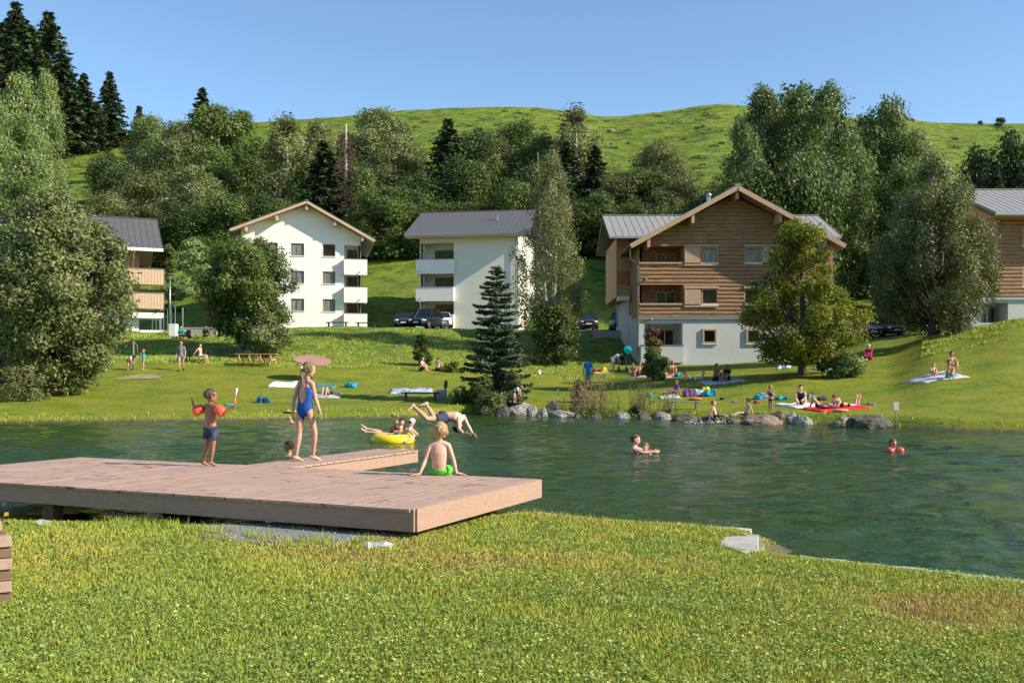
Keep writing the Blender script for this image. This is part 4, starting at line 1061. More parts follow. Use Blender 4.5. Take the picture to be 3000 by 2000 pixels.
# ---- conifers
def conifer_mesh(seed, H, Rb, size, whorls, per, droop=.25, z0=.06, gap=1.0, curve=.0, upturn=.0, layer=.12, taper=.9):
    r = random.Random(seed); rg = np.random.default_rng(seed); Cs = []; Ns = []; Vs = []
    tb = MB(); tb.tube([(0, 0, -.3), (0, 0, H * .5), (0, 0, H * .99)], [H * .018, H * .010, H * .0015], 7)
    for i in range(whorls):
        t = (i + .3) / whorls; z = H * (z0 + (1 - z0) * (1 - (1 - t) ** 1.15)); Lw = Rb * (1 - (z / H - z0) / (1 - z0)) ** taper
        nb = r.choice((5, 6, 7)); a0 = r.random() * 6.28
        for b in range(nb):
            a = a0 + 6.283 * b / nb + r.uniform(-.25, .25); L = max(Lw * r.uniform(.72, 1.12), .02 * H); dz = z + r.uniform(-.3, .3) * H / whorls
            k = max(5, int(per * (L / Rb) ** 1.2 + 3))
            u = rg.random(k) ** .75; lat = rg.normal(0, 1, k) * (1 - u * .65) * L * .16 + 0
            dr = -droop * L * u + upturn * L * u ** 3
            px = math.cos(a) * L * u - math.sin(a) * lat; py = math.sin(a) * L * u + math.cos(a) * lat
            pz = dz + dr - np.abs(rg.normal(0, 1, k)) * layer * L * (.4 + .6 * (1 - u))
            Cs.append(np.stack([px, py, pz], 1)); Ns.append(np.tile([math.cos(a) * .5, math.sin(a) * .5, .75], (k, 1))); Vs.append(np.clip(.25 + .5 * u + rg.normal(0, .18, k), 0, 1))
            tb.tube([(0, 0, dz), (math.cos(a) * L * .9, math.sin(a) * L * .9, dz - droop * L * .9 + upturn * L * .7)], [.007 * H * (1 - t) + .004, .004], 4)
    k = 40; Cs.append(np.stack([rg.normal(0, .012 * H, k), rg.normal(0, .012 * H, k), H * rg.uniform(.9, 1.0, k)], 1)); Ns.append(rg.normal(0, 1, (k, 3))); Vs.append(np.full(k, .5))
    C = np.concatenate(Cs); N = np.concatenate(Ns); v = np.concatenate(Vs)
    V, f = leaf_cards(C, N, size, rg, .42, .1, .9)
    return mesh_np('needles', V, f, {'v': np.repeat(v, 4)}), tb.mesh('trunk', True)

# ---- forest stock (built once, copied)
STK = {}
def stock():
    rnd_ = random.Random(5)
    def dec(key, seed, W_, H_, nc, cr, per, size, mat, bark, env=None, **k):
        env = env or (lambda t: (W_ * (.45 + .55 * math.sin(math.pi * min(1, .15 + t * .95)) ** .7), ) * 2)
        cl = crown_clumps(seed, env, (H_ * .10, H_ * .97), nc, cr, zpow=.9)
        cm = crown_mesh('crown', cl, per, size, seed, shell=.5, **k)
        STK[key] = [('crown', cm, mat), ('trunk', limb_mesh('trunk', seed, H_, .28, cl, H_ * .8, 22), bark)]
        STK[key + '_h'] = H_; STK[key + '_w'] = W_
    rd = lambda W_: (lambda t: (W_ * max(.12, math.sin(math.pi * (.12 + .84 * t)) ** .6), W_ * max(.12, math.sin(math.pi * (.12 + .84 * t)) ** .6)))
    dec('d1', 11, 5, 13, 60, 1.7, 340, .33, L_green, M_bark, rd(5))
    dec('d2', 12, 5, 12, 54, 1.9, 370, .33, L_deep, M_bark, rd(5))
    dec('d3', 13, 5, 13, 64, 1.5, 310, .31, L_olive, M_gbark, rd(5))
    dec('l2', 18, 4.4, 25, 105, 1.5, 420, .27, L_pale, M_gbark, lambda t: (4.4 * (.35 + .65 * math.sin(math.pi * (.2 + .62 * t))) * (1.02 - t ** 4 * .75),) * 2)
    dec('p1', 14, 4.5, 20, 80, 1.6, 400, .27, L_poplar, M_gbark, lambda t: (4.5 * (.55 + .45 * math.sin(math.pi * t)) * (1.05 - t ** 5 * .8),) * 2)
    dec('w1', 15, 5.5, 15, 76, 1.6, 330, .31, L_willow, M_gbark, rd(5.5))
    dec('b1', 16, 3.4, 16, 60, 1.1, 190, .30, L_birch, M_bbark, lambda t: (3.4 * max(.1, math.sin(math.pi * (.15 + .8 * t)) ** .8),) * 2, droop=1.0)
    dec('l1', 17, 5, 14, 60, 1.5, 330, .30, L_pale, M_gbark, rd(5))
    for key, seed, R_, dr in (('s1', 31, 4.2, .42), ('s2', 32, 5.2, .48), ('s3', 33, 3.8, .30)):
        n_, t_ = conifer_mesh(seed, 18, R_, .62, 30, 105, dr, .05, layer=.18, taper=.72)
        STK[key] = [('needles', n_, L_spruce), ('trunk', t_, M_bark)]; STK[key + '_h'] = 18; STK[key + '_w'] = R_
stock()
# pixel x, top row, base distance, kind, half width in pixels, label
FOREST = [
    (48, 18, 285, 's2', 95, 'tallest dark spruce on the skyline, at the left edge'),
    (142, 45, 290, 's2', 98, 'second tall dark spruce on the skyline, with a broad ragged crown'),
    (10, 75, 300, 's1', 70, 'dark spruce leaning out of the left edge behind the tallest one'),
    (92, 85, 270, 's2', 80, 'brownish green spruce filling the gap between the two tallest ones'),
    (186, 165, 280, 's1', 62, 'spruce with a sloping shoulder on the right of the tall pair'),
    (246, 220, 285, 's1', 52, 'slim pointed spruce between the tall pair and the lone one'),
    (285, 300, 290, 's1', 40, 'short spruce tucked at the left foot of the lone ridge spruce'),
    (321, 216, 295, 's3', 46, 'lone slender spruce with open branches standing on the ridge'),
    (408, 315, 230, 's3', 36, 'small thin spruce rising left of the leafy wood'),
    (592, 262, 215, 's1', 55, 'pointed dark spruce tip behind the big round leafy tree on the left skyline'),
    (714, 322, 322, 'd3', 32, 'tiny distant round tree alone on the grassy skyline'),
    (322, 440, 175, 'd2', 56, 'dark low tree at the upper left end of the wood'),
    (445, 335, 190, 'l1', 62, 'pale yellow green tree at the left of the wood skyline'),
    (520, 350, 180, 'w1', 80, 'silvery brownish willow under the left skyline'),
    (640, 305, 185, 'd1', 95, 'big round bright leafy tree in front of the dark spruce tip'),
    (370, 470, 160, 'd2', 70, 'dark leafy tree below the small thin spruce'),
    (330, 560, 140, 'd3', 72, 'grey green tree right behind the slate roof on the left'),
    (450, 500, 152, 'd3', 88, 'rounded olive tree in the middle of the left wood'),
    (555, 480, 150, 'w1', 85, 'wispy grey green tree with visible stems in the left wood'),
    (425, 600, 128, 'd3', 72, 'bushy tree just above the left slate roof end'),
    (540, 600, 130, 'd2', 80, 'dark bushy tree above the slope left of the white gable'),
    (700, 430, 175, 'd2', 66, 'dark leafy tree left of the white stemmed birch'),
    (670, 560, 135, 'd2', 80, 'dark broad tree behind the left eave of the white gable'),
    (760, 400, 190, 'd2', 60, 'very dark tree on the ridge side of the white stemmed birch'),
    (842, 312, 165, 'b1', 70, 'tall birch with a white bare stem above the white gable'),
    (935, 338, 185, 'b1', 70, 'thin brownish birch right of the white stemmed one'),
    (775, 560, 132, 'd2', 72, 'dark leafy tree just behind the white gable ridge, left part'),
    (948, 418, 148, 's2', 85, 'dark spruce rising behind the right slope of the white gable'),
    (1095, 312, 175, 'w1', 100, 'tall pale willow with a domed top left of centre skyline'),
    (1165, 400, 165, 'w1', 78, 'silver green willow on the right flank of the domed one'),
    (1128, 540, 125, 'd1', 82, 'dense fresh green tree between the white gable and the cream house'),
    (1060, 620, 128, 'd2', 60, 'dark bush tree right behind the white gable eave'),
    (1312, 355, 160, 's2', 100, 'broad dark spruce above the grey roof of the cream house'),
    (1230, 500, 150, 'd2', 70, 'dark leafy tree left of the broad dark spruce'),
    (1270, 590, 124, 'd1', 72, 'low leafy tree over the left end of the cream house roof'),
    (1380, 590, 126, 'd1', 90, 'low leafy tree over the middle of the cream house roof'),
    (1455, 385, 170, 'b1', 62, 'pale drooping birch right of the broad dark spruce'),
    (1530, 350, 182, 'd2', 80, 'dark rounded tree behind the top of the tall lakeside birch'),
    (1420, 380, 200, 'd3', 62, 'small brownish tree on the hill edge between spruce and birch'),
    (1500, 520, 140, 'd2', 80, 'dark tree directly left of the tall lakeside birch crown'),
    (1690, 284, 165, 'b1', 68, 'tallest wispy tree breaking the centre skyline'),
    (1660, 420, 160, 's2', 70, 'dark spruce below the wispy skyline tree'),
    (1745, 430, 155, 's1', 62, 'dark ragged spruce right of the tall lakeside birch'),
    (1740, 560, 130, 'd1', 75, 'green leafy tree above the lawn gap right of the birch'),
    (1820, 500, 150, 'd3', 80, 'olive tree left of the smoky dome tree'),
    (1938, 410, 165, 'd3', 72, 'smoky round dome tree in the middle of the right meadow'),
    (1880, 490, 150, 'd1', 78, 'bright green tree below the smoky round dome'),
    (1990, 520, 140, 'd3', 76, 'loose tree over the gable slope of the timber house, left side'),
    (1830, 590, 120, 'd2', 82, 'dark hedge like tree behind the rear wing roof'),
    (1930, 590, 112, 'd2', 80, 'dark shaded tree right behind the timber house ridge, left of its flue'),
    (2070, 560, 128, 'd2', 70, 'dark low tree behind the timber gable tip'),
    (1600, 600, 122, 'd2', 90, 'dark tree low behind the right side of the lakeside birch'),
    (2235, 236, 118, 'p1', 92, 'left crown of the three tall poplars behind the timber house'),
    (2310, 258, 126, 'd1', 135, 'broad dense crown filling the poplar stand behind the timber house'),
    (2420, 300, 124, 'd1', 95, 'broad leafy crown below the highest poplar tip'),
    (2170, 330, 114, 'p1', 62, 'dark shaded poplar on the outer left of the tall poplar stand'),
    (2345, 240, 122, 'p1', 80, 'middle crown of the three tall poplars behind the timber house'),
    (2430, 226, 116, 'p1', 88, 'right crown of the three tall poplars, highest of the stand'),
    (2500, 400, 108, 'p1', 62, 'lower bright poplar hanging over the right end of the wing roof'),
    (2592, 284, 140, 'd1', 80, 'rounded leafy tree right of the tall poplars on the skyline'),
    (2690, 370, 135, 'w1', 72, 'grey green tree behind the top of the right lawn birch'),
    (2640, 480, 112, 'd1', 75, 'green tree filling the valley between poplars and right lawn birch'),
    (2545, 640, 98, 'd3', 48, 'small olive tree beside the end of the wing roof'),
    (2470, 560, 102, 'p1', 60, 'feathery bright tree behind the yellowing lawn tree'),
    (2620, 660, 90, 'd2', 60, 'dark bushy tree left behind the right lawn birch'),
    (2865, 420, 120, 'd2', 60, 'dark tree above the left end of the grey metal roof'),
    (2968, 375, 118, 'd2', 68, 'dark tall tree at the right edge of the picture'),
    (2915, 480, 108, 's2', 55, 'dark spruce right above the grey metal roof'),
    (2930, 342, 322, 'd1', 48, 'low bush group on the far right skyline'),
    (2872, 352, 324, 'd1', 28, 'small low bush left of the skyline bush group'),
    (62, 162, 92, 'l2', 66, 'big pale green poplar rising above the willow at the left edge'),
    (138, 152, 98, 'l2', 44, 'second pale green poplar with a pointed crown, left side'),
    (-25, 200, 88, 'l2', 60, 'pale poplar cut off by the left picture edge'),
    (90, 400, 82, 'l2', 80, 'lower pale green crown spreading behind the big willow'),
    (1402, 372, 168, 'd2', 70, 'dark leafy tree on the hill edge, left of the pale drooping birch'),
    (1345, 450, 152, 'd2', 80, 'dark leafy tree at the right flank of the broad dark spruce'),
    (1590, 392, 170, 'd1', 72, 'leafy tree between the lakeside birch top and the wispy skyline tree'),
    (1575, 470, 148, 'd2', 80, 'dark tree right behind the upper crown of the lakeside birch'),
    (1640, 500, 138, 's2', 60, 'dark spruce low behind the right edge of the lakeside birch'),
    (1030, 470, 150, 'd2', 70, 'dark tree beneath the dead brown spruce'),
    (890, 480, 158, 'd2', 70, 'dark leafy tree between white stemmed birch and spruce'),
    (610, 430, 172, 'd1', 80, 'green tree below the big round bright one, left of the birch'),
    (2330, 430, 108, 'd2', 90, 'dark leafy understorey tree below the middle poplar crown'),
    (2220, 470, 106, 'd2', 80, 'dark leafy understorey tree behind the right slope of the timber gable'),
    (2700, 560, 100, 'd2', 80, 'dark tree filling the gap behind the middle of the right lawn birch'),
]
def forest():
    r = random.Random(9)
    for i, (px, top, Y, key, hw, lab) in enumerate(FOREST):
        if 330 < px < 1870: Y = max(Y, 140)
        if 2440 < px < 2610: Y = max(Y, 122)
        x = (px - 1500) / F * Y; g = G(x, Y); H = EYE + (YH - top) / F * Y - g
        H = max(H, 1.5) * 1.03; h0, w0 = STK[key + '_h'], STK[key + '_w']
        sx = hw / F * Y / w0 * (1.75 if key[0] == 's' else 1.4); sz = H / h0
        cl_ = 2.6 if key[0] in 'lb' else 1.7
        if key[0] != 's' and sz > sx * cl_: sx = sz / cl_
        if key[0] == 's' and sz > sx * 1.25: sx = sz / 1.25
        sx = min(sx, sz * 1.6)
        e = tree((x, Y, g - .2), STK[key], lab, 'tree', {'s': 'spruce', 'p': 'poplar_tree', 'b': 'birch_tree', 'w': 'willow_tree', 'l': 'poplar_tree'}.get(key[0], 'leafy_tree'), 'trees of the hillside wood', (sx, sx, sz), r.random() * 6.28)
forest()

# ---- understorey: hillside scrub between the trunks reads as one mass
def scrub():
    rg = np.random.default_rng(44); Cs = []; Ns = []; V_ = []
    regions = [(230, 1700, 138, 215, 520), (1700, 2120, 106, 150, 170), (2150, 2760, 92, 135, 150)]
    for a, b, y0, y1, n in regions:
        for _ in range(n):
            px = rg.uniform(a, b); Y = rg.uniform(y0, y1)
            if 1180 < px < 1560 and Y < 116: continue
            if 2430 < px < 2620 and Y < 118: continue
            if px < 1860 and Y < 138: continue
            if px < 330 and Y > 150: continue
            x = (px - 1500) / F * Y; g = G(x, Y); r = rg.uniform(1.2, 2.6)
            k = 120; d = rg.normal(0, 1, (k, 3)); d /= np.linalg.norm(d, axis=1)[:, None]; d[:, 2] = np.abs(d[:, 2])
            Cs.append(np.array([x, Y, g + .1]) + d * r * rg.uniform(.6, 1.1, (k, 1)) * np.array([1.2, 1.2, 1.0])); Ns.append(d); V_.append(np.clip(rg.normal(.4, .15) + rg.normal(0, .2, k), 0, 1))
    C = np.concatenate(Cs); V, f = leaf_cards(C, np.concatenate(Ns), .42, rg, .6)
    tag(link_mesh('undergrowth', mesh_np('undergrowth', V, f, {'v': np.repeat(np.concatenate(V_), 4)}), L_deep), 'undergrowth of the hillside wood', 'undergrowth', kind='stuff')
scrub()

def hill_scrub():
    rg = np.random.default_rng(46); Cs = []; Ns = []; V_ = []
    for a, b, y0, y1, n in ((1680, 2120, 175, 320, 60), (1180, 1700, 215, 325, 60), (180, 420, 180, 300, 26), (2560, 3000, 150, 320, 30)):
        for _ in range(n):
            px = rg.uniform(a, b); Y = rg.uniform(y0, y1); x = (px - 1500) / F * Y; g = G(x, Y); r = rg.uniform(.35, 1.1) * rg.choice([1, 1, 1.7])
            k = int(40 + 60 * r); d = rg.normal(0, 1, (k, 3)); d /= np.linalg.norm(d, axis=1)[:, None]; d[:, 2] = np.abs(d[:, 2])
            Cs.append(np.array([x, Y, g]) + d * r * rg.uniform(.5, 1.15, (k, 1)) * np.array([1.9, 1.2, .7])); Ns.append(d); V_.append(np.clip(rg.normal(.4, .15) + rg.normal(0, .2, k), 0, 1))
    V, f = leaf_cards(np.concatenate(Cs), np.concatenate(Ns), .42, rg, .6)
    tag(link_mesh('hill_scrub', mesh_np('hill_scrub', V, f, {'v': np.repeat(np.concatenate(V_), 4)}), L_green), 'low dark scrub scattered over the hill meadow', 'scrub', kind='stuff')
hill_scrub()

# ---- trees of the lawn
def env_pts(pts):
    xs = [p[0] for p in pts]
    return lambda t: (float(np.interp(t, xs, [p[1] for p in pts])), float(np.interp(t, xs, [p[1] for p in pts])) * .95)
def lawn_tree(name, px, py, Y, top, envp, bottom, nc, cr, per, size, lm, bark, label, seed, r0=.2, stems=1, droop=0, cat='tree', lean=(0, 0), spread=.6, limbs=26, trunk_top=.85, inner=.25, up=.25, z_first=.15):
    x = (px - 1500) / F * Y; g = G(x, Y); H = EYE + (YH - top) / F * Y - g
    cl = crown_clumps(seed, env_pts(envp), (H * bottom, H * .98), nc, cr, inner, lean)
    cm = crown_mesh('crown', cl, per, size, seed, up=up, droop=droop, shell=.5)
    tr = limb_mesh('trunk', seed, H, r0, cl, H * trunk_top, limbs, z_first, stems=stems, spread=spread)
    return tree((x, Y, g - .1), [('crown', cm, lm), ('trunk', tr, bark)], label, cat, name)
# big willow, left: three leafy stems grown together
lawn_tree('willow_tree', 165, 1062, 49, 535, [(0, 1.7), (.15, 2.7), (.45, 4.1), (.7, 3.5), (.88, 2.1), (1, .7)], .04, 165, .9, 520, .17, L_willow, M_bark, 'big dense willow with silvery yellow leaves on the left lawn', 101, .24, 4, spread=.9, limbs=40)
lawn_tree('willow_tree', 20, 1062, 53, 640, [(0, 2.8), (.5, 3.4), (.8, 2.4), (1, .8)], .04, 90, .9, 460, .17, L_willow, M_bark, 'darker part of the willow group cut by the left picture edge', 102, .2, 3, spread=.9)
lawn_tree('bushy_tree', 722, 1036, 69, 678, [(0, 1.9), (.2, 2.9), (.5, 4.0), (.75, 3.2), (1, 1.2)], .12, 115, .9, 480, .19, L_green, M_gbark, 'round bushy many stemmed tree in front of the white gabled house', 103, .2, 5, spread=.8, limbs=34)
lawn_tree('bushy_shrub', 775, 1045, 67, 905, [(0, 1.5), (.5, 1.9), (1, .7)], .0, 34, .6, 300, .17, L_willow, M_gbark, 'leafy shrub at the right foot of the round bushy tree', 104, .06, 3, cat='shrub')
lawn_tree('birch_tree', 1612, 1062, 70, 398, [(0, 2.2), (.2, 2.9), (.35, 3.2), (.5, 2.9), (.62, 2.1), (.8, 1.7), (.93, 1.1), (1, .35)], .14, 170, .60, 200, .14, L_birch, M_bbark, 'tall slender weeping birch with hanging pale leaves beside the blue spruce', 105, .16, 2, droop=1.3, spread=.25, limbs=44, trunk_top=.93, up=.0)
lawn_tree('leafy_shrub', 1625, 1068, 68, 880, [(0, 1.6), (.5, 1.8), (1, .6)], .02, 34, .8, 260, .18, L_deep, M_bark, 'dark shaded shrub at the foot of the weeping birch', 106, .06, 4, cat='shrub')
lawn_tree('yellowing_tree', 2350, 1095, 52, 625, [(0, 2.4), (.12, 3.0), (.3, 3.4), (.5, 2.7), (.7, 2.0), (.88, 1.5), (1, .5)], .12, 125, .62, 330, .15, L_autumn, M_bark, 'lawn tree with yellowing leaves in front of the timber house', 107, .22, 1, limbs=40, lean=(-.2, 0))
lawn_tree('broad_birch', 2735, 985, 60, 425, [(0, 2.6), (.2, 4.1), (.45, 3.9), (.7, 3.0), (.88, 1.8), (1, .4)], .08, 190, .72, 330, .15, L_lawnb, M_bark, 'broad grey green birch standing on the mound at the right', 108, .26, 2, droop=.7, spread=.3, limbs=46, up=.1)
# blue spruce
def blue_spruce():
    g = GP(1455, 48.5); H = EYE + (YH - 775) / F * 48.5 - g.z
    n_, t_ = conifer_mesh(61, H, 1.98, .15, 22, 780, .10, .02, layer=.07, upturn=.12, taper=.5)
    tree(g - Vector((0, 0, .05)), [('needles', n_, L_blue), ('trunk', t_, M_bark)], 'blue green spruce with layered branches standing alone on the far lawn', 'tree', 'blue_spruce')
blue_spruce()
def snag():
    Y = 147.0; g = GP(1012, Y); H = EYE + (YH - 362) / F * Y - g.z
    e = empty('dead_spruce', g, 0, 'dead brown spruce with a bare white stem above the white gable', 'tree', 'trees of the hillside wood')
    r = random.Random(4); t = MB(); t.tube([(0, 0, 0), (0, 0, H * .6), (.1, 0, H)], [.45, .28, .12], 7); t.build('trunk', M_bbark, e, smooth=True)
    b = MB()
    for i in range(220):
        z = H * r.uniform(.35, .93); a = r.random() * 6.28; L = 5.0 * (1.05 - z / H) + .5; L *= r.uniform(.6, 1)
        p = Vector((math.cos(a) * L, math.sin(a) * L, z - L * .38)); b.tube([(0, 0, z), p * .5 + Vector((0, 0, z * .5 - .02 * L)), p], [.06, .04, .02], 4)
        for q in range(5):
            s = r.uniform(.3, 1); c = Vector((0, 0, z)).lerp(p, s); b.tube([c, c + Vector((r.gauss(0, .4), r.gauss(0, .4), -r.uniform(.1, .8)))], [.025, .01], 3)
    b.build('dead_branches', L_brown, e)
snag()
def shrub(name, px, Y, top, hw, mat, label, seed, n=26, size=.13, cat='shrub', dens=200, airy=.5, droop=0):
    x = (px - 1500) / F * Y; g = G(x, Y); H = EYE + (YH - top) / F * Y - g; W_ = hw / F * Y
    cl = crown_clumps(seed, lambda t: (W_ * (.75 + .25 * math.sin(math.pi * t)) * (1.1 - .6 * t),) * 2, (0.02, H * .97), n, W_ * .42 * airy * 1.4, .1)
    cm = crown_mesh('foliage', cl, dens, size, seed, droop=droop); tr = limb_mesh('stems', seed, H, .035, cl, H * .8, 14, .05, stems=3, spread=.6)
    return tree((x, Y, g), [('foliage', cm, mat), ('stems', tr, M_bark)], label, cat, name)
shrub('shrub', 1240, 63.5, 972, 36, L_deep, 'dark upright shrub on the bank below the cream house', 201, 26, .17, dens=170)
shrub('red_shrub', 1912, 58, 948, 44, L_red, 'reddish topped shrub before the left corner of the timber house', 202, 26, .14, dens=130, airy=.7)
shrub('green_shrub', 1918, 56.5, 1010, 48, L_green, 'dark green bush at the foot of the reddish shrub', 203, 30, .14)
shrub('bush', 1415, 46.8, 1110, 62, L_green, 'low bright bush at the left foot of the blue spruce', 204, 30, .10)
shrub('bush', 1500, 46.5, 1085, 48, L_olive, 'olive bush at the right foot of the blue spruce', 205, 28, .10)
shrub('bush', 1350, 47.5, 1128, 42, L_green, 'low leafy weeds bush behind the concrete bin', 206, 20, .09)
shrub('bush', 1445, 45.8, 1150, 70, L_willow, 'wide low weed patch along the shore left of the big pale boulder', 207, 34, .09)
shrub('young_tree', 1700, 47.5, 1062, 24, L_green, 'thin young leafy sapling left of the man in blue', 208, 14, .11, dens=110, airy=.8)
shrub('bush', 915, 65, 1055, 34, L_deep, 'dark low bush behind the tilted brown disc', 209, 14, .14)
shrub('bush', 1330, 62, 1060, 40, L_green, 'leafy bush left behind the blue spruce', 210, 16, .15)
shrub('bush', 60, 46.5, 1052, 90, L_olive, 'dry brownish weeds at the foot of the big willow', 211, 26, .11)
shrub('bush', 560, 122, 690, 90, L_pale, 'bright scrub on the slope left of the white gabled house', 212, 30, .35)
shrub('bush', 1870, 115, 655, 40, L_deep, 'dark bush behind the rear wing of the timber house', 213, 14, .3)
shrub('bush', 500, 113, 705, 50, L_green, 'round bush at the right of the left slate roof', 214, 18, .3)
shrub('bush', 2480, 50.5, 1030, 70, L_green, 'leafy bush right of the yellowing tree trunk', 215, 34, .12)
shrub('bush', 2420, 51, 1035, 40, L_deep, 'shaded bush close behind the yellowing tree trunk', 216, 16, .12)

# ---- tall stems by the water: fireweed and reeds, tufts along the shore
def stems(name, x0, x1, Ya, Yb, n, h, mats, label, seed, flower=None, leafs=14, kind='stuff', cat='plants'):
    rg = np.random.default_rng(seed); mb = MB(); Cs = []; Ns = []; V_ = []; Fc = []
    for i in range(n):
        px = rg.normal((x0 + x1) / 2, (x1 - x0) / 4); Y = rg.uniform(Ya, Yb); x = (px - 1500) / F * Y; g = G(x, Y); hh = h * rg.uniform(.5, 1.1)
        l = rg.normal(0, .08, 2) * hh; p0 = Vector((x, Y, g)); p1 = Vector((x + l[0], Y + l[1], g + hh)); mb.tube([p0, p0.lerp(p1, .5) + Vector((l[0] * .1, 0, 0)), p1], [.009, .007, .003], 4)
        for k in range(leafs):
            t = rg.uniform(.1, .95); c = p0.lerp(p1, t); Cs.append((c.x + rg.normal(0, .035), c.y + rg.normal(0, .035), c.z)); Ns.append(rg.normal(0, 1, 3)); V_.append(rg.uniform(0, 1))
        if flower:
            for k in range(14):
                c = p0.lerp(p1, rg.uniform(.72, 1.0)); Fc.append((c.x + rg.normal(0, .02), c.y + rg.normal(0, .02), c.z))
    V, f = leaf_cards(np.array(Cs), np.array(Ns), .10, rg, .28, .1, 1.2)
    e = empty(name, (0, 0, 0), 0, label, cat); e['kind'] = kind
    link_mesh('leaves', mesh_np('leaves', V, f, {'v': np.repeat(np.array(V_), 4)}), mats[0], e); o = mb.build('stems', mats[1], e)
    if flower:
        V, f = leaf_cards(np.array(Fc), rg.normal(0, 1, (len(Fc), 3)), .06, rg, .8); link_mesh('flowers', mesh_np('flowers', V, f, {'v': rg.random(len(V))}), flower, e)
L_pink = leafmat('fireweed', (.24, .11, .09), (.48, .28, .25), .3)
M_stem = pm('stem', (.17, .14, .06), (.1, .09, .04), 9, .8, 0)
stems('fireweed', 1635, 1800, 43.2, 45.5, 120, 1.5, (L_olive, M_stem), 'fading pink fireweed clump behind the shore boulders', 71, L_pink, 16)
stems('reeds', 1835, 1905, 42, 43.2, 60, 1.45, (L_olive, M_stem), 'tall pale reed clump right of the fireweed', 72, None, 22)
stems('reeds_low', 1920, 1975, 41.5, 42.5, 22, 1.1, (L_olive, M_stem), 'sparse reed stalks before the board bench', 73, None, 10)
shrub('bush', 1720, 43.0, 1192, 74, L_green, 'low green weeds between the boulders under the fireweed', 217, 34, .09)
shrub('bush', 1862, 41.8, 1178, 42, L_green, 'leafy weeds at the base of the reed clump', 218, 22, .09)
def far_tufts():
    rg = np.random.default_rng(77)
    N = 30000; px = rg.uniform(-150, 3150, N); Y = rg.uniform(31, 47, N); x = (px - 1500) / F * Y
    d = lake_sd(x, Y); k = (d > -.05) & (d < .9) & (rg.random(N) < np.clip(1.0 - d, 0, 1) * (.35 + .65 * (vnoise(x, Y, 1.4, 60) > .5)))
    k &= ~((px > 2380) & (rg.random(N) < .6)) ; x, Y = x[k], Y[k]; n = len(x)
    make_blades('shore_grass', x, Y, .08 + .22 * rg.random(n) * vnoise(x, Y, 2, 61), .03 + .02 * rg.random(n), np.clip(.55 + rg.normal(0, .2, n), 0, 1), M_blade, 78, .5, 'longer grass fringe along the far waterline')
    # coarse herbs on the steep bank
    N = 70000; px = rg.uniform(300, 1800, N); Y = rg.uniform(62, 80, N); x = (px - 1500) / F * Y
    k = (vnoise(x, Y, 1.1, 62) > .42); x, Y = x[k], Y[k]; n = len(x)
    make_blades('bank_grass', x, Y, .05 + .17 * rg.random(n) * vnoise(x, Y, 1.5, 63), .03 + .03 * rg.random(n), np.clip(.86 + rg.normal(0, .15, n), 0, 1), M_blade, 79, .6, 'coarse grass and herbs covering the steep bank')
    # lumps of herbs on the mound at the right
    N = 9000; px = rg.uniform(2700, 3150, N); Y = rg.uniform(52, 63, N); x = (px - 1500) / F * Y
    k = vnoise(x, Y, 1.3, 64) > .5; x, Y = x[k], Y[k]; n = len(x)
    make_blades('mound_grass', x, Y, .05 + .13 * rg.random(n), .04 + .04 * rg.random(n), np.clip(.68 + rg.normal(0, .15, n), 0, 1), M_blade, 80, .6, 'coarse herbs on the mound at the right')
    # tufts before the deck
    n = 2600; a = rg.random(n); cx = np.interp(a, [0, .3, .6, 1], [-4.3, -3.2, -2.0, -.9]); cy = np.interp(a, [0, .3, .6, 1], [10.2, 9.75, 9.0, 8.95])
    x = cx + rg.normal(0, .13, n); y = cy + rg.normal(0, .1, n); k = vnoise(x, y, .22, 65) > .46; x, y = x[k], y[k]; n = len(x)
    make_blades('tall_tufts', x, y, .03 + .08 * rg.random(n), .004 + .004 * rg.random(n), np.clip(.72 + rg.normal(0, .15, n), 0, 1), M_blade, 81, .8, 'taller grass tufts at the front edge of the deck')
    n = 2600; t = rg.random(n); x = np.interp(t, [0, .35, .36, 1], [-.3, 2.3, 2.9, 8]) + rg.normal(0, .05, n); y = np.interp(t, [0, .35, .36, 1], [11.5, 10.75, 8.95, 5.3]) + rg.normal(0, .06, n)
    k = (lake_sd(x, y) > .08) & (vnoise(x, y, .3, 66) > .42); x, y = x[k], y[k]; n = len(x)
    make_blades('bank_tufts', x, y, .03 + .07 * rg.random(n), .005 + .004 * rg.random(n), np.clip(.45 + rg.normal(0, .2, n), 0, 1), M_blade, 82, .8, 'taller grass along the near bank edge')
far_tufts()
# ================================================================== people
def skinmat(name, c, spec=.35):
    m, nt, b = nodes(name)
    n = noise(nt, 6, 4)
    nt.links.new(ramp(nt, n, [(.3, (c[0] * .86, c[1] * .76, c[2] * .72)), (.7, c)]), b.inputs['Base Color'])
    b.inputs['Roughness'].default_value = .5; b.inputs['Specular IOR Level'].default_value = spec
    b.inputs['Subsurface Weight'].default_value = .12; b.inputs['Subsurface Radius'].default_value = (.02, .008, .004); b.inputs['Subsurface Scale'].default_value = .5
    return m
SK_fair = skinmat('skin_fair', (.66, .42, .31)); SK_tan = skinmat('skin_tan', (.46, .25, .16)); SK_dark = skinmat('skin_tanned', (.34, .17, .10)); SK_mid = skinmat('skin_mid', (.58, .35, .24))
H_blond = pm('hair_blond', (.50, .33, .16), (.26, .16, .07), 40, .6, .6, .004); H_brown = pm('hair_brown', (.16, .09, .05), (.07, .04, .025), 40, .6, .6, .004)
H_dark = pm('hair_dark', (.05, .032, .022), (.02, .013, .01), 40, .75, .3, .004, spec=.15); H_ash = pm('hair_ash', (.30, .20, .12), (.14, .09, .05), 40, .6, .6, .004); H_grey = pm('hair_grey', (.62, .60, .56), None, 40, .6, .5, .004)
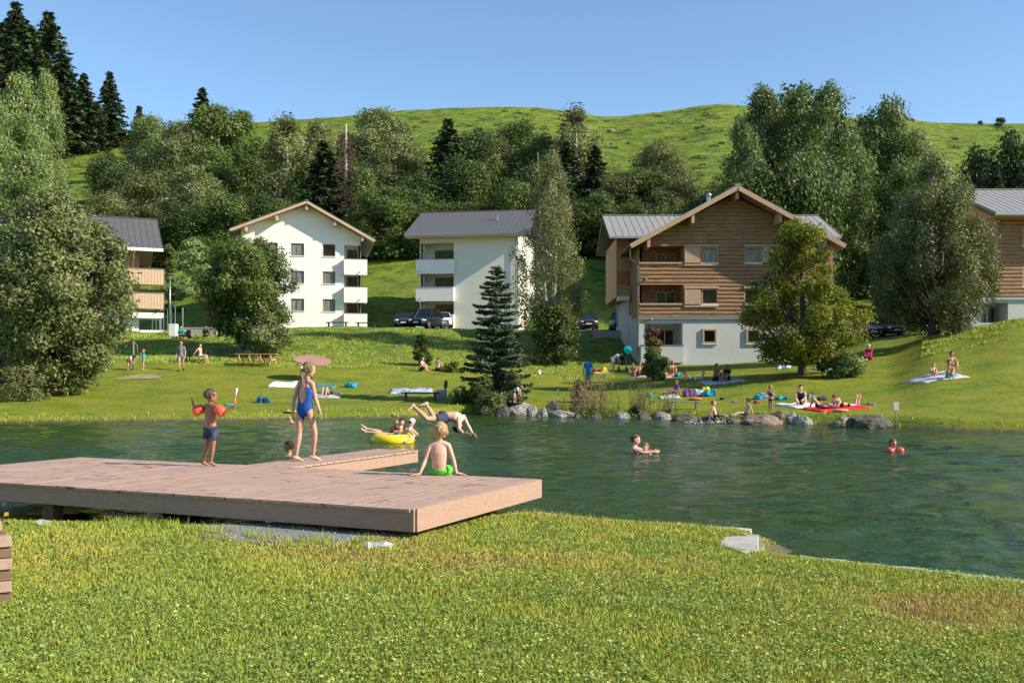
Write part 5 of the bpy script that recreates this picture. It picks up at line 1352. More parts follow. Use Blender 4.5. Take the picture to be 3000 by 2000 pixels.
def cloth(name, c, c2=None, scale=6): return pm('cloth_' + name, c, c2, scale, .8, .25, .004, spec=.2)
C_navy = cloth('navy', (.02, .035, .10)); C_blue = cloth('blue', (.02, .09, .36), (.015, .07, .28)); C_green = cloth('neon_green', (.10, .62, .05), (.08, .5, .04)); C_slate = cloth('slate', (.06, .065, .11))
C_white = cloth('white', (.82, .81, .78)); C_teal = cloth('teal', (.0, .42, .45)); C_sky = cloth('bright_blue', (.01, .20, .62)); C_red = cloth('red', (.62, .03, .04)); C_orange = cloth('orange', (.85, .14, .06)); C_grey = cloth('grey', (.22, .22, .25))
C_black = cloth('black', (.015, .015, .02)); C_pink = cloth('pink', (.45, .03, .14)); C_purple = cloth('purple', (.28, .06, .36)); C_khaki = cloth('khaki', (.33, .30, .26)); C_pattern = cloth('pattern', (.75, .78, .85), (.03, .05, .14), 22); C_yellow = cloth('yellow', (.85, .70, .05))
C_kshort = cloth('blue_green', (.02, .16, .35), (.02, .35, .25), 14)
M_armband = pm('armband_red', (.90, .13, .07), (.85, .10, .05), 5, .3, .1); M_eye = pm('eye_dark', (.02, .015, .012), None, 5, .2, 0); M_glasses = pm('sunglasses', (.01, .01, .012), None, 5, .1, 0)

def remesh(me, vox, smooth=2, fac=.5):
    o = bpy.data.objects.new('tmp', me); COL.objects.link(o)
    m = o.modifiers.new('r', 'REMESH'); m.mode = 'VOXEL'; m.voxel_size = vox; m.use_smooth_shade = True
    s = o.modifiers.new('s', 'SMOOTH'); s.iterations = smooth; s.factor = fac
    dg = bpy.context.evaluated_depsgraph_get(); ev = o.evaluated_get(dg)
    out = bpy.data.meshes.new_from_object(ev); bpy.data.objects.remove(o)
    return out
def bez(a, b, t): return a + (b - a) * t

class Person:
    """joints: world-space (object-space) vectors. S = stature in metres."""
    def __init__(s, J, S, face=(0, -1, 0), child=False, fat=1.0, up=None):
        s.J = {k: Vector(v) for k, v in J.items()}; s.S = S; s.child = child; s.fat = fat
        s.hh = S / (6.0 if child else 7.4); J = s.J
        s.up = (Vector(up) if up else (J['head'] - J['neck'])).normalized(); f = Vector(face); f = (f - s.up * f.dot(s.up)).normalized(); s.f = f; s.side = s.up.cross(f)
        s.bones = []
    def limb(s, mb, name, pts, rs, n=10, part=None):
        mb.tube(pts, rs, n); a, b = pts[0], pts[-1]
        mb.ball(pts[0], rs[0], n, 6); mb.ball(pts[-1], rs[-1], n, 6)
        for i in range(len(pts) - 1): s.bones.append((name, pts[i], pts[i + 1], rs[i], rs[i + 1], i / (len(pts) - 1), (i + 1) / (len(pts) - 1)))
    def foot(s, mb, an, toe, sole_up=Vector((0, 0, 1))):
        S = s.S; d = (toe - an); L = d.length; d = d.normalized(); u = sole_up - d * sole_up.dot(d); u = u.normalized() if u.length > .1 else d.orthogonal().normalized(); lat = d.cross(u)
        heel = an - d * S * .022 - u * S * .012
        mb.tube([heel - d * S * .01, heel + d * S * .02, an + d * L * .35 - u * S * .006, an + d * L * .75 - u * S * .012, toe - u * S * .008, toe + d * S * .012 - u * S * .01],
                [S * .012, S * .021, S * .020, S * .025, S * .023, S * .012], 10, lat=tuple(lat), ry=[S * .012, S * .022, S * .021, S * .014, S * .009, S * .006])
        for i, k in enumerate((-1, -.45, 0.05, .5, .95)):
            b = toe + lat * k * S * .019 + d * S * (.004 - abs(k) * .004) - u * S * .010; mb.ball(b + d * S * .008, S * (.0068 if i else .0085), 6, 4)
        s.bones.append(('foot', heel, toe, S * .02, S * .02, 0, 1))
    def hand(s, mb, wr, d, pn, curl=.35, sgn=1, spread=.12):
        S = s.S; d = Vector(d).normalized(); pn = Vector(pn); pn = (pn - d * pn.dot(d)).normalized(); lat = d.cross(pn) * sgn
        k = S / 1.75 * (1.12 if s.child else 1); pl = .085 * k
        mb.tube([wr - d * .01 * k, wr + d * .02 * k, wr + d * .055 * k, wr + d * pl], [.022 * k, .030 * k, .038 * k, .037 * k], 10, lat=tuple(lat), ry=[.016 * k, .015 * k, .015 * k, .012 * k])
        for i, (o, L) in enumerate(((-.029, .070), (-.010, .080), (.010, .076), (.028, .060))):
            p = wr + d * pl * (1 - abs(o) * 2.2) + lat * o * k; a = 0; dd = (d + lat * o * spread * 12).normalized(); r = .0092 * k; pts = [p - dd * .012 * k, p]; rr = [r, r]
            for j, sg in enumerate((.45, .32, .23)):
                a += curl * (.7 + .25 * j + i * .05); v = dd * math.cos(a) + pn * math.sin(a); p = p + v * L * sg * k; pts.append(p); rr.append(r * (1 - .12 * (j + 1)))
            mb.tube(pts, rr, 6); mb.ball(pts[-1], rr[-1], 6, 4)
        t0 = wr + d * .028 * k - lat * .026 * k; t1 = t0 + (d * .55 - lat * .75 + pn * .25).normalized() * .036 * k; t2 = t1 + (d * .9 - lat * .3 + pn * .35 * (1 + curl)).normalized() * .03 * k
        mb.tube([t0, t1, t2], [.0125 * k, .0105 * k, .0085 * k], 6); mb.ball(t2, .0085 * k, 6, 4)
        s.bones.append(('hand', wr, wr + d * .15 * k, .03, .03, 0, 1))
    def head(s, mb):
        J, S, hh = s.J, s.S, s.hh; c = J['head']; u, f, sd = s.up, s.f, s.side; ax = (sd, f, u)
        mb.ball(c + u * hh * .10 - f * hh * .03, (hh * .375, hh * .44, hh * .40), 16, 12, ax)      # skull
        mb.ball(c - u * hh * .12 + f * hh * .06, (hh * .31, hh * .34, hh * .36), 14, 10, ax)       # face
        mb.ball(c - u * hh * .36 + f * hh * .20, (hh * .16, hh * .14, hh * .12), 10, 8, ax)        # chin
        mb.tube([c + f * hh * .38 + u * hh * .06, c + f * hh * .45 - u * hh * .06, c + f * hh * .47 - u * hh * .12], [hh * .03, hh * .045, hh * .06], 6)  # nose
        mb.ball(c + f * hh * .395 + u * hh * .11, (hh * .22, hh * .04, hh * .03), 8, 6, ax)        # brow
        mb.ball(c + f * hh * .385 - u * hh * .235, (hh * .11, hh * .045, hh * .030), 8, 6, ax)     # lips
        for k in (-1, 1): mb.ball(c + sd * hh * .375 * k - f * hh * .03 - u * hh * .04, (hh * .045, hh * .08, hh * .12), 8, 6, ax)
        s.bones.append(('head', c + u * hh * .15, c - u * hh * .3, hh * .42, hh * .3, 0, 1))
    def body(s, mb):
        J, S, ft = s.J, s.S, s.fat; ch = s.child
        hipl = (J['hpR'] - J['hpL']).normalized(); shl = (J['shR'] - J['shL']).normalized()
        pel, che, nk = J['pel'], J['chest'], J['neck']; hipw = (J['hpR'] - J['hpL']).length; shw = (J['shR'] - J['shL']).length
        dn = (pel - che).normalized()
        hm = (J['hpR'] + J['hpL']) / 2
        path = [hm + dn * S * .035, hm, pel.lerp(hm, .3), pel.lerp(che, .38), che, che.lerp(nk, .45), nk.lerp(che, .18), nk]
        path[2] = hm.lerp(che, .12)
        rx = [hipw * .55, hipw * .86, hipw * .88, S * .071 * ft, S * .083 * ft, shw * .44, shw * .32, S * .032]
        ry = [S * .042, S * .060 * ft, S * .062 * ft, S * .050 * ft, S * .058 * ft, S * .050 * ft, S * .038, S * .032]
        if ch: rx[3] = S * .074; rx[4] = S * .086; ry[3] = S * .054
        lats = [tuple(hipl.lerp(shl, t)) for t in (0, 0, .1, .4, .8, 1, 1, 1)]
        mb.tube(path, rx, 16, lat=lats, ry=ry)
        for i in range(len(path) - 1): s.bones.append(('torso', path[i], path[i + 1], (rx[i] + ry[i]) / 2, (rx[i + 1] + ry[i + 1]) / 2, i / 7, (i + 1) / 7))
        # shoulder yoke and shoulder blades
        mb.tube([J['shL'], J['shL'].lerp(nk, .45) - (nk - che) * .03, nk - (nk - che) * .12, J['shR'].lerp(nk, .45) - (nk - che) * .03, J['shR']], [S * .027, S * .033, S * .036, S * .033, S * .027], 10)
        fr = shl.cross((nk - che).normalized()) ; s.front = fr if fr.dot(s.f) > -.2 or True else fr
        for k in (-1, 1):
            mb.ball(che.lerp(nk, .35) + shl * k * shw * .24 - fr * S * .042, (S * .026, S * .012, S * .035), 8, 6, (shl, fr, (nk - che).normalized()))
            mb.ball(hm + hipl * k * hipw * .42 - hipl.cross((che - pel).normalized()) * S * .034 + dn * S * .012, (S * .043, S * .036, S * .042), 8, 6, (hipl, hipl.cross(dn), dn))
        s.limb(mb, 'neck', [nk - (nk - che) * .05, J['head'] - s.up * s.hh * .2], [S * .031, S * .027 * (1 if ch else 1.05)])
        for q in 'LR':
            sh, el, wr = J['sh' + q], J['el' + q], J['wr' + q]; ax = S * (.0255 if ch else .027) * (ft ** .5)
            s.limb(mb, 'uarm', [sh, bez(sh, el, .35), bez(sh, el, .75), el], [ax, ax * .98, ax * .84, ax * .78])
            s.limb(mb, 'farm', [el, bez(el, wr, .3), bez(el, wr, .75), wr], [ax * .78, ax * .86, ax * .62, ax * .54])
            hp, kn, an = J['hp' + q], J['kn' + q], J['an' + q]; tx = S * (.043 if ch else .047) * (ft ** .5)
            s.limb(mb, 'thigh', [hp, bez(hp, kn, .3), bez(hp, kn, .75), kn], [tx, tx * .98, tx * .75, tx * .64])
            cdir = (kn - hp).normalized().cross(hipl)
            s.limb(mb, 'calf', [kn, bez(kn, an, .28), bez(kn, an, .7), an], [tx * .63, tx * .70, tx * .46, tx * .37])
    def build(s, mb_opts, root, skin, vox=.009, clothes=(), hair=None, hands=None, eyes=False, hair_fn=None, hair_off=.012):
        mb = MB(); s.body(mb); s.head(mb); J = s.J
        for q, sg in (('L', -1), ('R', 1)):
            d = (J['wr' + q] - J['el' + q]).normalized(); hd = (hands or {}).get(q, {})
            dd = Vector(hd.get('d', d)); pn = Vector(hd.get('pn', -s.f * .2 + ((J['chest'] - J['wr' + q]).normalized())))
            if dd.cross(pn).length < .05: pn = dd.orthogonal()
            s.hand(mb, J['wr' + q] + dd.normalized() * s.S * .008, dd, pn, hd.get('curl', .3), hd.get('sg', sg))
            u = (J['kn' + q] - J['an' + q]).normalized(); s.foot(mb, J['an' + q], J['to' + q], u)
        me = remesh(mb.mesh('person'), vox, 3 if vox < .007 else 2)
        o = link_mesh('body', me, skin, root)
        s.label_verts(me)
        for spec in clothes: s.garment(root, *spec)
        if hair: s.garment(root, 'hair', hair, hair_fn or s.short_hair, hair_off, lambda q: (vnoise(q.co[:, 0] * 1.0 + q.co[:, 1], q.co[:, 2] * .5, s.hh * .055, 3) - .4) * s.hh * .085)
        if eyes:
            for k in (-1, 1):
                m = MB(); m.ball(J['head'] + s.f * s.hh * .375 + s.side * s.hh * .15 * k + s.up * s.hh * .03, (s.hh * .038, s.hh * .022, s.hh * .022), 8, 6, (s.side, s.f, s.up)); m.build('eye', M_eye, root, True)
        return o
    def label_verts(s, me):
        n = len(me.vertices); co = np.empty(n * 3, np.float32); me.vertices.foreach_get('co', co); co = co.reshape(-1, 3)
        no = np.empty(n * 3, np.float32); me.vertices.foreach_get('normal', no); no = no.reshape(-1, 3)
        best = np.full(n, 1e9); bi = np.zeros(n, int); bt = np.zeros(n)
        for i, (nm, a, b, ra, rb, ta, tb) in enumerate(s.bones):
            A = np.array(a); D = np.array(b) - A; L2 = max((D * D).sum(), 1e-12)
            t = np.clip(((co - A) @ D) / L2, 0, 1); q = A + t[:, None] * D
            d = np.linalg.norm(co - q, axis=1) / (ra + (rb - ra) * t)
            k = d < best; best[k] = d[k]; bi[k] = i; bt[k] = ta + (tb - ta) * t[k]
        s.co, s.no, s.bt = co, no, bt; s.bn = np.array([b[0] for b in s.bones])[bi]
        e = [len(p.vertices) for p in me.polygons]; lp = np.empty(sum(e), np.int32); me.polygons.foreach_get('vertices', lp)
        s.quads = lp.reshape(-1, 4) if all(x == 4 for x in e) else None; s.polys = None if s.quads is not None else [tuple(p.vertices) for p in me.polygons]
    def garment(s, root, name, mat, fn, off=.006, flare=None):
        keep = fn(s); offs = np.full(len(s.co), off)
        if flare is not None: offs = offs + flare(s)
        if s.quads is None: q = np.array([p for p in s.polys if len(p) == 4])
        else: q = s.quads
        f = q[keep[q].all(1)]
        if not len(f): return
        ids = np.unique(f); mp = np.full(len(s.co), -1); mp[ids] = np.arange(len(ids))
        outer = s.co[ids] + s.no[ids] * offs[ids][:, None]
        inner = s.co[ids] + s.no[ids] * .0015
        f2 = mp[f]; n = len(ids)
        # close the rim so that the garment has thickness
        ed = {}
        for a, b, c, d in f2:
            for e in ((a, b), (b, c), (c, d), (d, a)): ed[e] = ed.get(e, 0) + 1
        rim = [(b, a, a + n, b + n) for (a, b) in ed if (b, a) not in ed]
        V = np.concatenate([outer, inner]); Fq = np.concatenate([f2, np.array(rim, int).reshape(-1, 4)])
        me = mesh_np(name, V, Fq, smooth=True); link_mesh(name, me, mat, root)
    # regions ----------------------------------------------------------
    def hl(s):
        d = s.co - np.array(s.J['head']); hh = s.hh
        return (d @ np.array(s.side)) / hh, (d @ np.array(s.f)) / hh, (d @ np.array(s.up)) / hh
    @staticmethod
    def short_hair(s):
        x, y, z = s.hl(); return (s.bn == 'head') & ((z > .26 + .12 * y) | ((y < -.02) & (z > -.22)) | ((y < .12) & (z > .12)))
    @staticmethod
    def bald_cap(s):
        x, y, z = s.hl(); return (s.bn == 'head') & (z > .2)
def shorts(tt=.5, top=.32): return lambda s: ((s.bn == 'torso') & (s.bt < top)) | ((s.bn == 'thigh') & (s.bt < tt))
def briefs(s): return (s.bn == 'torso') & (s.bt < .24) | ((s.bn == 'thigh') & (s.bt < .10))
def bra(s): return (s.bn == 'torso') & (s.bt > .50) & (s.bt < .66)
def tshirt(s): return ((s.bn == 'torso') & (s.bt > .14) & (s.bt < .97)) | ((s.bn == 'uarm') & (s.bt < .62))
def tank(s): return ((s.bn == 'torso') & (s.bt > .14) & (s.bt < .86))
def longsleeve(s): return ((s.bn == 'torso') & (s.bt > .14) & (s.bt < .97)) | (s.bn == 'uarm') | ((s.bn == 'farm') & (s.bt < .85))
def trousers(s): return ((s.bn == 'torso') & (s.bt < .3)) | (s.bn == 'thigh') | ((s.bn == 'calf') & (s.bt < .85))
def fl(k=.012): return lambda s: np.where(s.bn == 'thigh', k * np.clip(s.bt * 2, 0, 1.2), 0)
def shoe(s): return (s.bn == 'foot')

# ---- template poses, stature 1, facing -y
def mirror(d):
    o = {}
    for k, v in d.items():
        if k[-1] == '*': o[k[:-1] + 'L'] = (-v[0], v[1], v[2]); o[k[:-1] + 'R'] = v
        else: o[k] = v
    return o
POSE = {
 'stand': mirror({'pel': (0, 0, .53), 'chest': (0, 0, .71), 'neck': (0, .005, .82), 'head': (0, -.005, .925), 'sh*': (.105, 0, .80), 'el*': (.135, .01, .64), 'wr*': (.14, -.03, .50), 'hp*': (.05, 0, .51), 'kn*': (.055, -.01, .28), 'an*': (.06, .01, .045), 'to*': (.07, -.08, .02)}),
 'sitk': mirror({'pel': (0, 0, .075), 'chest': (0, -.03, .26), 'neck': (0, -.05, .365), 'head': (0, -.065, .47), 'sh*': (.1, -.045, .345), 'el*': (.125, -.14, .22), 'wr*': (.05, -.25, .17), 'hp*': (.05, 0, .07), 'kn*': (.06, -.20, .24), 'an*': (.055, -.27, .03), 'to*': (.06, -.35, .015)}),
 'sitl': mirror({'pel': (0, 0, .075), 'chest': (0, .05, .25), 'neck': (0, .075, .36), 'head': (0, .065, .465), 'sh*': (.105, .07, .34), 'el*': (.14, .12, .2), 'wr*': (.14, .17, .04), 'hp*': (.05, 0, .07), 'kn*': (.07, -.235, .13), 'an*': (.07, -.45, .035), 'to*': (.08, -.48, .11)}),
 'lieb': mirror({'pel': (0, 0, .065), 'chest': (0, .19, .07), 'neck': (0, .30, .07), 'head': (0, .40, .085), 'sh*': (.105, .28, .06), 'el*': (.15, .13, .035), 'wr*': (.13, -.01, .03), 'hp*': (.05, -.01, .065), 'kn*': (.06, -.17, .24), 'an*': (.06, -.26, .03), 'to*': (.06, -.34, .015)}),
 'lief': mirror({'pel': (0, 0, .065), 'chest': (0, .18, .09), 'neck': (0, .27, .16), 'head': (0, .33, .25), 'sh*': (.105, .26, .14), 'el*': (.12, .31, .03), 'wr*': (.04, .42, .05), 'hp*': (.05, -.01, .06), 'kn*': (.06, -.24, .05), 'an*': (.07, -.30, .27), 'to*': (.07, -.25, .33)}),
 'walk': {'pel': (0, 0, .52), 'chest': (0, -.01, .70), 'neck': (0, -.01, .81), 'head': (0, -.02, .915), 'shL': (-.105, .01, .79), 'shR': (.105, -.02, .79), 'elL': (-.145, .03, .63), 'elR': (.145, -.02, .63), 'wrL': (-.15, -.02, .49), 'wrR': (.15, -.06, .49), 'hpL': (-.05, 0, .50), 'hpR': (.05, 0, .50), 'knL': (-.05, -.06, .28), 'knR': (.05, .02, .28), 'anL': (-.045, -.07, .045), 'anR': (.05, .17, .09), 'toL': (-.05, -.155, .015), 'toR': (.055, .12, .02)},
 'bend': mirror({'pel': (0, .04, .50), 'chest': (0, -.11, .60), 'neck': (0, -.20, .64), 'head': (0, -.285, .65), 'sh*': (.10, -.175, .62), 'el*': (.11, -.22, .47), 'wr*': (.07, -.27, .35), 'hp*': (.05, .035, .49), 'kn*': (.06, .0, .27), 'an*': (.06, .03, .045), 'to*': (.065, -.06, .015)}),
 'bench': mirror({'pel': (0, 0, .27), 'chest': (0, .02, .45), 'neck': (0, .03, .56), 'head': (0, .02, .66), 'sh*': (.105, .03, .54), 'el*': (.17, .08, .44), 'wr*': (.2, .12, .38), 'hp*': (.05, 0, .265), 'kn*': (.06, -.23, .28), 'an*': (.07, -.28, .045), 'to*': (.075, -.36, .02)}),
 'swim': mirror({'pel': (0, .04, .53), 'chest': (0, .0, .71), 'neck': (0, -.01, .815), 'head': (0, -.02, .91), 'sh*': (.105, -.01, .79), 'el*': (.14, -.13, .75), 'wr*': (.10, -.26, .76), 'hp*': (.05, .04, .51), 'kn*': (.06, .05, .30), 'an*': (.06, .14, .12), 'to*': (.06, .10, .05)}),
 'chesthands': mirror({'pel': (0, 0, .53), 'chest': (0, 0, .71), 'neck': (0, .005, .82), 'head': (0, -.005, .925), 'sh*': (.10, 0, .80), 'el*': (.115, -.04, .66), 'wr*': (.035, -.11, .76), 'hp*': (.05, 0, .51), 'kn*': (.05, -.01, .28), 'an*': (.045, .01, .045), 'to*': (.05, -.08, .02)}),
}
def person(label, pose, loc, S, yaw, skin, clothes, hair=H_brown, child=False, fat=1.0, face=None, vox=None, tweak=None, hair_fn=None, eyes=False, hands=None, hair_off=.012, extra=None, group=None, name='person', hyaw=0):
    J = {k: Vector(v) * S for k, v in POSE[pose].items()}
    if child:
        J['head'] = J['neck'] + (J['head'] - J['neck']) * 1.12
    for k, v in (tweak or {}).items(): J[k] = Vector(v) * S
    if face is None: face = (math.sin(R(hyaw)), -math.cos(R(hyaw)), 0)
    if pose == 'lieb': face = (0, -.1, 1)
    if pose == 'lief': face = (0, 1, .1)
    if pose == 'bend': face = (0, -.3, -1)
    e = empty(name, loc, R(yaw), label, 'person', group)
    p = Person(J, S, face, child, fat)
    p.build(None, e, skin, vox or (.0095 if S > 1.3 else .008), clothes, hair, hands, eyes, hair_fn, hair_off)
    if extra: extra(p, e)
    return e
def long_hair(s):
    x, y, z = s.hl(); return ((s.bn == 'head') & ((z > .26 + .12 * y) | ((y < .1) & (z > -.35)))) | ((s.bn == 'neck') & (((s.co - np.array(s.J['neck'])) @ np.array(s.f)) < 0))

# ---------------- heroes: joints read off at their own distance
def hero(Y, pts):
    """pts: name -> (px, py, extra depth)"""
    return {k: P(v[0], v[1], Y + v[2]) for k, v in pts.items()}
def z1(x, y, d=0): return (500 + x * .2551, 1000 + y * .2551, d)
def z2(x, y, d=0): return (1000 + x * .19133, 1120 + y * .19133, d)
def setup(J, base, label):
    e = empty('person', base, 0, label, 'person'); return e, {k: v - base for k, v in J.items()}

def boy():
    Y = 13.66
    J = hero(Y, {'head': z1(462, 628), 'neck': z1(455, 728), 'chest': z1(455, 810), 'pel': z1(460, 990),
                 'shL': z1(388, 752, .07), 'shR': z1(522, 752, -.07), 'elL': z1(288, 800, .05), 'wrL': z1(252, 700, .02),
                 'elR': z1(600, 825, -.13), 'wrR': z1(695, 757, -.14),
                 'hpL': z1(428, 1030, .035), 'hpR': z1(492, 1030, -.035), 'knL': z1(415, 1200, .02), 'knR': z1(487, 1200, -.04), 'anL': z1(372, 1385, .06), 'anR': z1(462, 1392, -.02),
                 'toL': z1(436, 1410, .09), 'toR': z1(530, 1418, 0)})
    base = P(*z1(420, 1420)[:2], Y); base.z = DZ
    e, J = setup(J, base, 'small tanned boy with red armbands on the deck, arms raised, holding a pale stick')
    zmin = min(J['anL'].z, J['anR'].z)
    for q in 'LR': J['an' + q].z = .055; J['to' + q].z = .018
    p = Person(J, 1.12, (.80, .50, -.05), True, up=(.03, .02, 1))
    sh = lambda s: ((s.bn == 'torso') & (s.bt < .30)) | ((s.bn == 'thigh') & (s.bt < .5))
    def hair(s):
        x, y, z = s.hl(); return (s.bn == 'head') & ((z > .30 + .10 * y) | ((y < -.05) & (z > -.12)) | ((y < .05) & (z > .1)))
    p.build(None, e, SK_dark, .0045, [('swim_shorts', C_pattern2, sh, .012, fl(.016))], H_brown,
            {'L': {'d': Vector((-.12, 0, 1)), 'pn': (.6, .5, 0), 'curl': 1.0}, 'R': {'d': Vector((.75, 0, .45)), 'pn': (-.4, 0, .9), 'curl': 1.05}}, True, hair, .014)
    # curls
    mb = MB(); r = random.Random(8)
    for i in range(70):
        a = r.random() * 6.28; b = r.uniform(-.1, 1.4); d = p.side * math.cos(a) * math.cos(b) + p.f * math.sin(a) * math.cos(b) * 1.05 + p.up * math.sin(b)
        if d.dot(p.f) > .35 and b < .6: continue
        mb.ball(p.J['head'] + p.up * p.hh * .1 + d * p.hh * .43, p.hh * r.uniform(.05, .09), 6, 4)
    mb.build('hair_curls', H_brown, e, True)
    for q, lab in (('L', None), ('R', None)):
        a, b = p.J['sh' + q], p.J['el' + q]; m = MB(); c = a.lerp(b, .72) if q == 'L' else a.lerp(b, .55); d = (b - a).normalized()
        m.tube([c - d * .075, c - d * .066, c - d * .03, c + d * .03, c + d * .066, c + d * .075], [.040, .062, .068, .068, .062, .040], 16)
        m.tube([c - d * .02 + Vector((0, -.076, 0)), c + d * .02 + Vector((0, -.076, 0))], .008, 6)
        m.build('armband', M_armband, e, True)
    # the stick held in the right hand
    h = p.J['wrR'] + Vector((.04, -.01, .035)); t = P(*z1(762, 535)[:2], Y - .14) - base
    s = empty('toy_stick', base + h - Vector((0, 0, .05)), 0, 'orange and white stick toy held up by the small boy', 'toy')
    dv = (t - h); m = MB(); m.tube([Vector((0, 0, 0)), dv * .5 + Vector((0, 0, .05))], [.011, .010], 8); m.build('handle', M_armband, s, True)
    m = MB(); m.tube([dv * .5 + Vector((0, 0, .05)), dv + Vector((0, 0, .05))], [.012, .012], 8); m.build('shaft', C_white, s, True)
C_pattern2 = cloth('navy_white_pattern', (.07, .085, .15), (.01, .014, .04), 14)
boy()

def girl():
    Y = 14.45
    J = hero(Y, {'head': z1(1588, 325), 'neck': z1(1556, 440), 'chest': z1(1552, 570), 'pel': z1(1540, 760),
                 'shL': z1(1478, 482, .04), 'shR': z1(1626, 485, -.04), 'elL': z1(1412, 680, .05), 'wrL': z1(1402, 835, .0),
                 'elR': z1(1662, 655, -.02), 'wrR': z1(1708, 790, -.06),
                 'hpL': z1(1492, 810, .03), 'hpR': z1(1592, 810, -.03), 'knL': z1(1478, 1050, -.02), 'knR': z1(1656, 1045, .02), 'anL': z1(1440, 1335, -.02), 'anR': z1(1636, 1315, .10),
                 'toL': z1(1515, 1372, .04), 'toR': z1(1722, 1360, .16)})
    base = P(*z1(1540, 1370)[:2], Y); base.z = DZ
    e, J = setup(J, base, 'girl with a blond ponytail in a blue swimsuit walking on the deck arm')
    for q in 'LR': J['an' + q].z = .065; J['to' + q].z = .022
    p = Person(J, 1.42, (.75, .55, -.1), True, up=(.12, .06, 1)); p.hh = 1.42 / 6.7
    def suit(s):
        c = s.co; nk = np.array(s.J['neck']); pe = np.array(s.J['pel'])
        lat = np.array((s.J['shR'] - s.J['shL']).normalized()); upv = np.array((s.J['neck'] - s.J['pel']).normalized()); back = np.cross(upv, lat) * 1.0
        d = c - pe; u = (d @ upv) / (1.42 * .29); x = (d @ lat); bk = ((d @ back) > -.01) if back[1] < 0 else ((d @ back) < .01)
        t = (s.bn == 'torso')
        hole = bk & (np.hypot(x / .058, (u - .50) / .34) < 1) & (u > .16)
        leg = np.abs(x) > (.11 - .0 + (u + .34) * .30) * .9
        body_ = t & (u < .74) & ~hole & ~((u < .02) & leg)
        hipside = (s.bn == 'thigh') & (s.bt < .06) & (u > -.02)
        straps = (t | (s.bn == 'neck')) & (u >= .70) & (u < 1.12) & (np.abs(np.abs(x) - (.062 - (u - .74) * .06)) < .009)
        return body_ | hipside | straps
    def hair(s):
        x, y, z = s.hl(); return (s.bn == 'head') & ((z > .28 + .10 * y) | ((y < .06) & (z > -.15)))
    p.build(None, e, SK_mid, .0055, [('swimsuit', C_blue, suit, .005)], H_ash, {'L': {'curl': .45}, 'R': {'curl': .35}}, True, hair, .012)
    h = p.J['head']; b = h - p.f * p.hh * .45 + p.up * p.hh * .05
    m = MB(); m.ball(b, (.030, .030, .030), 10, 6); m.ball(b + Vector((-.012, -.02, .006)), (.022, .022, .022), 8, 6); m.build('hair_tie', C_white, e, True)
    m = MB(); n = p.J['neck']
    m.tube([b, b + Vector((-.03, -.01, -.035)), n + Vector((-.045, -.06, .03)), n + Vector((-.035, -.075, -.04)), n + Vector((-.02, -.085, -.10))], [.014, .020, .018, .012, .003], 10); m.build('ponytail', H_ash, e, True)
girl()

def sitting_boy():
    Y = 12.38
    J = hero(Y, {'head': z2(1506, 742), 'neck': z2(1500, 905, .01), 'chest': z2(1495, 1075, .0), 'pel': z2(1500, 1370, .0),
                 'shL': z2(1362, 965), 'shR': z2(1640, 962), 'elL': z2(1285, 1190, -.02), 'wrL': z2(1200, 1415, -.10), 'elR': z2(1712, 1165, -.02), 'wrR': z2(1762, 1395, -.03),
                 'hpL': z2(1430, 1400, .03), 'hpR': z2(1572, 1400, .03), 'knL': z2(1400, 1385, .36), 'knR': z2(1650, 1335, .34), 'anL': z2(1420, 1600, .42), 'anR': z2(1640, 1590, .42), 'toL': z2(1415, 1640, .54), 'toR': z2(1650, 1640, .54)})
    base = P(*z2(1500, 1440)[:2], Y); base.z = DZ
    e, J = setup(J, base, 'blond boy seen from behind in neon green shorts, sitting on the deck edge')
    J['hpL'].z = J['hpR'].z = .062; J['pel'].z = .075
    J['wrL'].z = .03; J['wrR'].z = .035
    p = Person(J, 1.24, (.02, 1, -.05), True, up=(.02, 0, 1)); p.hh = 1.24 / 5.9
    sh = lambda s: ((s.bn == 'torso') & (s.bt < .27)) | ((s.bn == 'thigh') & (s.bt < .9))
    def hair(s):
        x, y, z = s.hl(); return (s.bn == 'head') & ((z > .26) | ((y < .12) & (z > -.40 + .35 * np.abs(x))) )
    p.build(None, e, SK_fair, .0048, [('swim_shorts', C_green, sh, .012, fl(.010))], H_blond,
            {'L': {'d': Vector((-.95, -.3, -.12)), 'pn': (0, 0, -1), 'curl': .08, 'sg': 1}, 'R': {'d': Vector((.75, .25, -.15)), 'pn': (0, 0, -1), 'curl': .08, 'sg': -1}}, False, hair, .016)
sitting_boy()

def diver():
    Y = 19.0
    J = hero(Y, {'head': z2(1782, 662, -.05), 'neck': z2(1815, 590, 0), 'chest': z2(1750, 525, 0), 'pel': z2(1585, 515, 0),
                 'shL': z2(1795, 588, -.14), 'shR': z2(1868, 520, .14), 'elL': z2(1805, 720, -.30), 'wrL': z2(1868, 775, -.38), 'elR': z2(1935, 655, .16), 'wrR': z2(1998, 765, .14),
                 'hpL': z2(1560, 560, -.09), 'hpR': z2(1555, 520, .09), 'knL': z2(1310, 560, -.22), 'knR': z2(1452, 590, -.05), 'anL': z2(1105, 365, -.1), 'anR': z2(1300, 335, .15), 'toL': z2(1030, 445, -.14), 'toR': z2(1212, 372, .12)})
    base = J['pel'].copy()
    e, J = setup(J, base, 'diver in dark blue shorts leaping headfirst over the water, knees bent behind him')
    p = Person(J, 1.62, (-.45, -.75, -.1), False, 1.08)
    sh = lambda s: ((s.bn == 'torso') & (s.bt < .30)) | ((s.bn == 'thigh') & (s.bt < .42))
    p.build(None, e, SK_fair, .007, [('swim_shorts', C_slate, sh, .010, fl(.022))], H_dark, {'L': {'d': (.75, -.2, -.2), 'curl': .1}, 'R': {'d': (.6, 0, -.75), 'curl': .1}}, True)
diver()

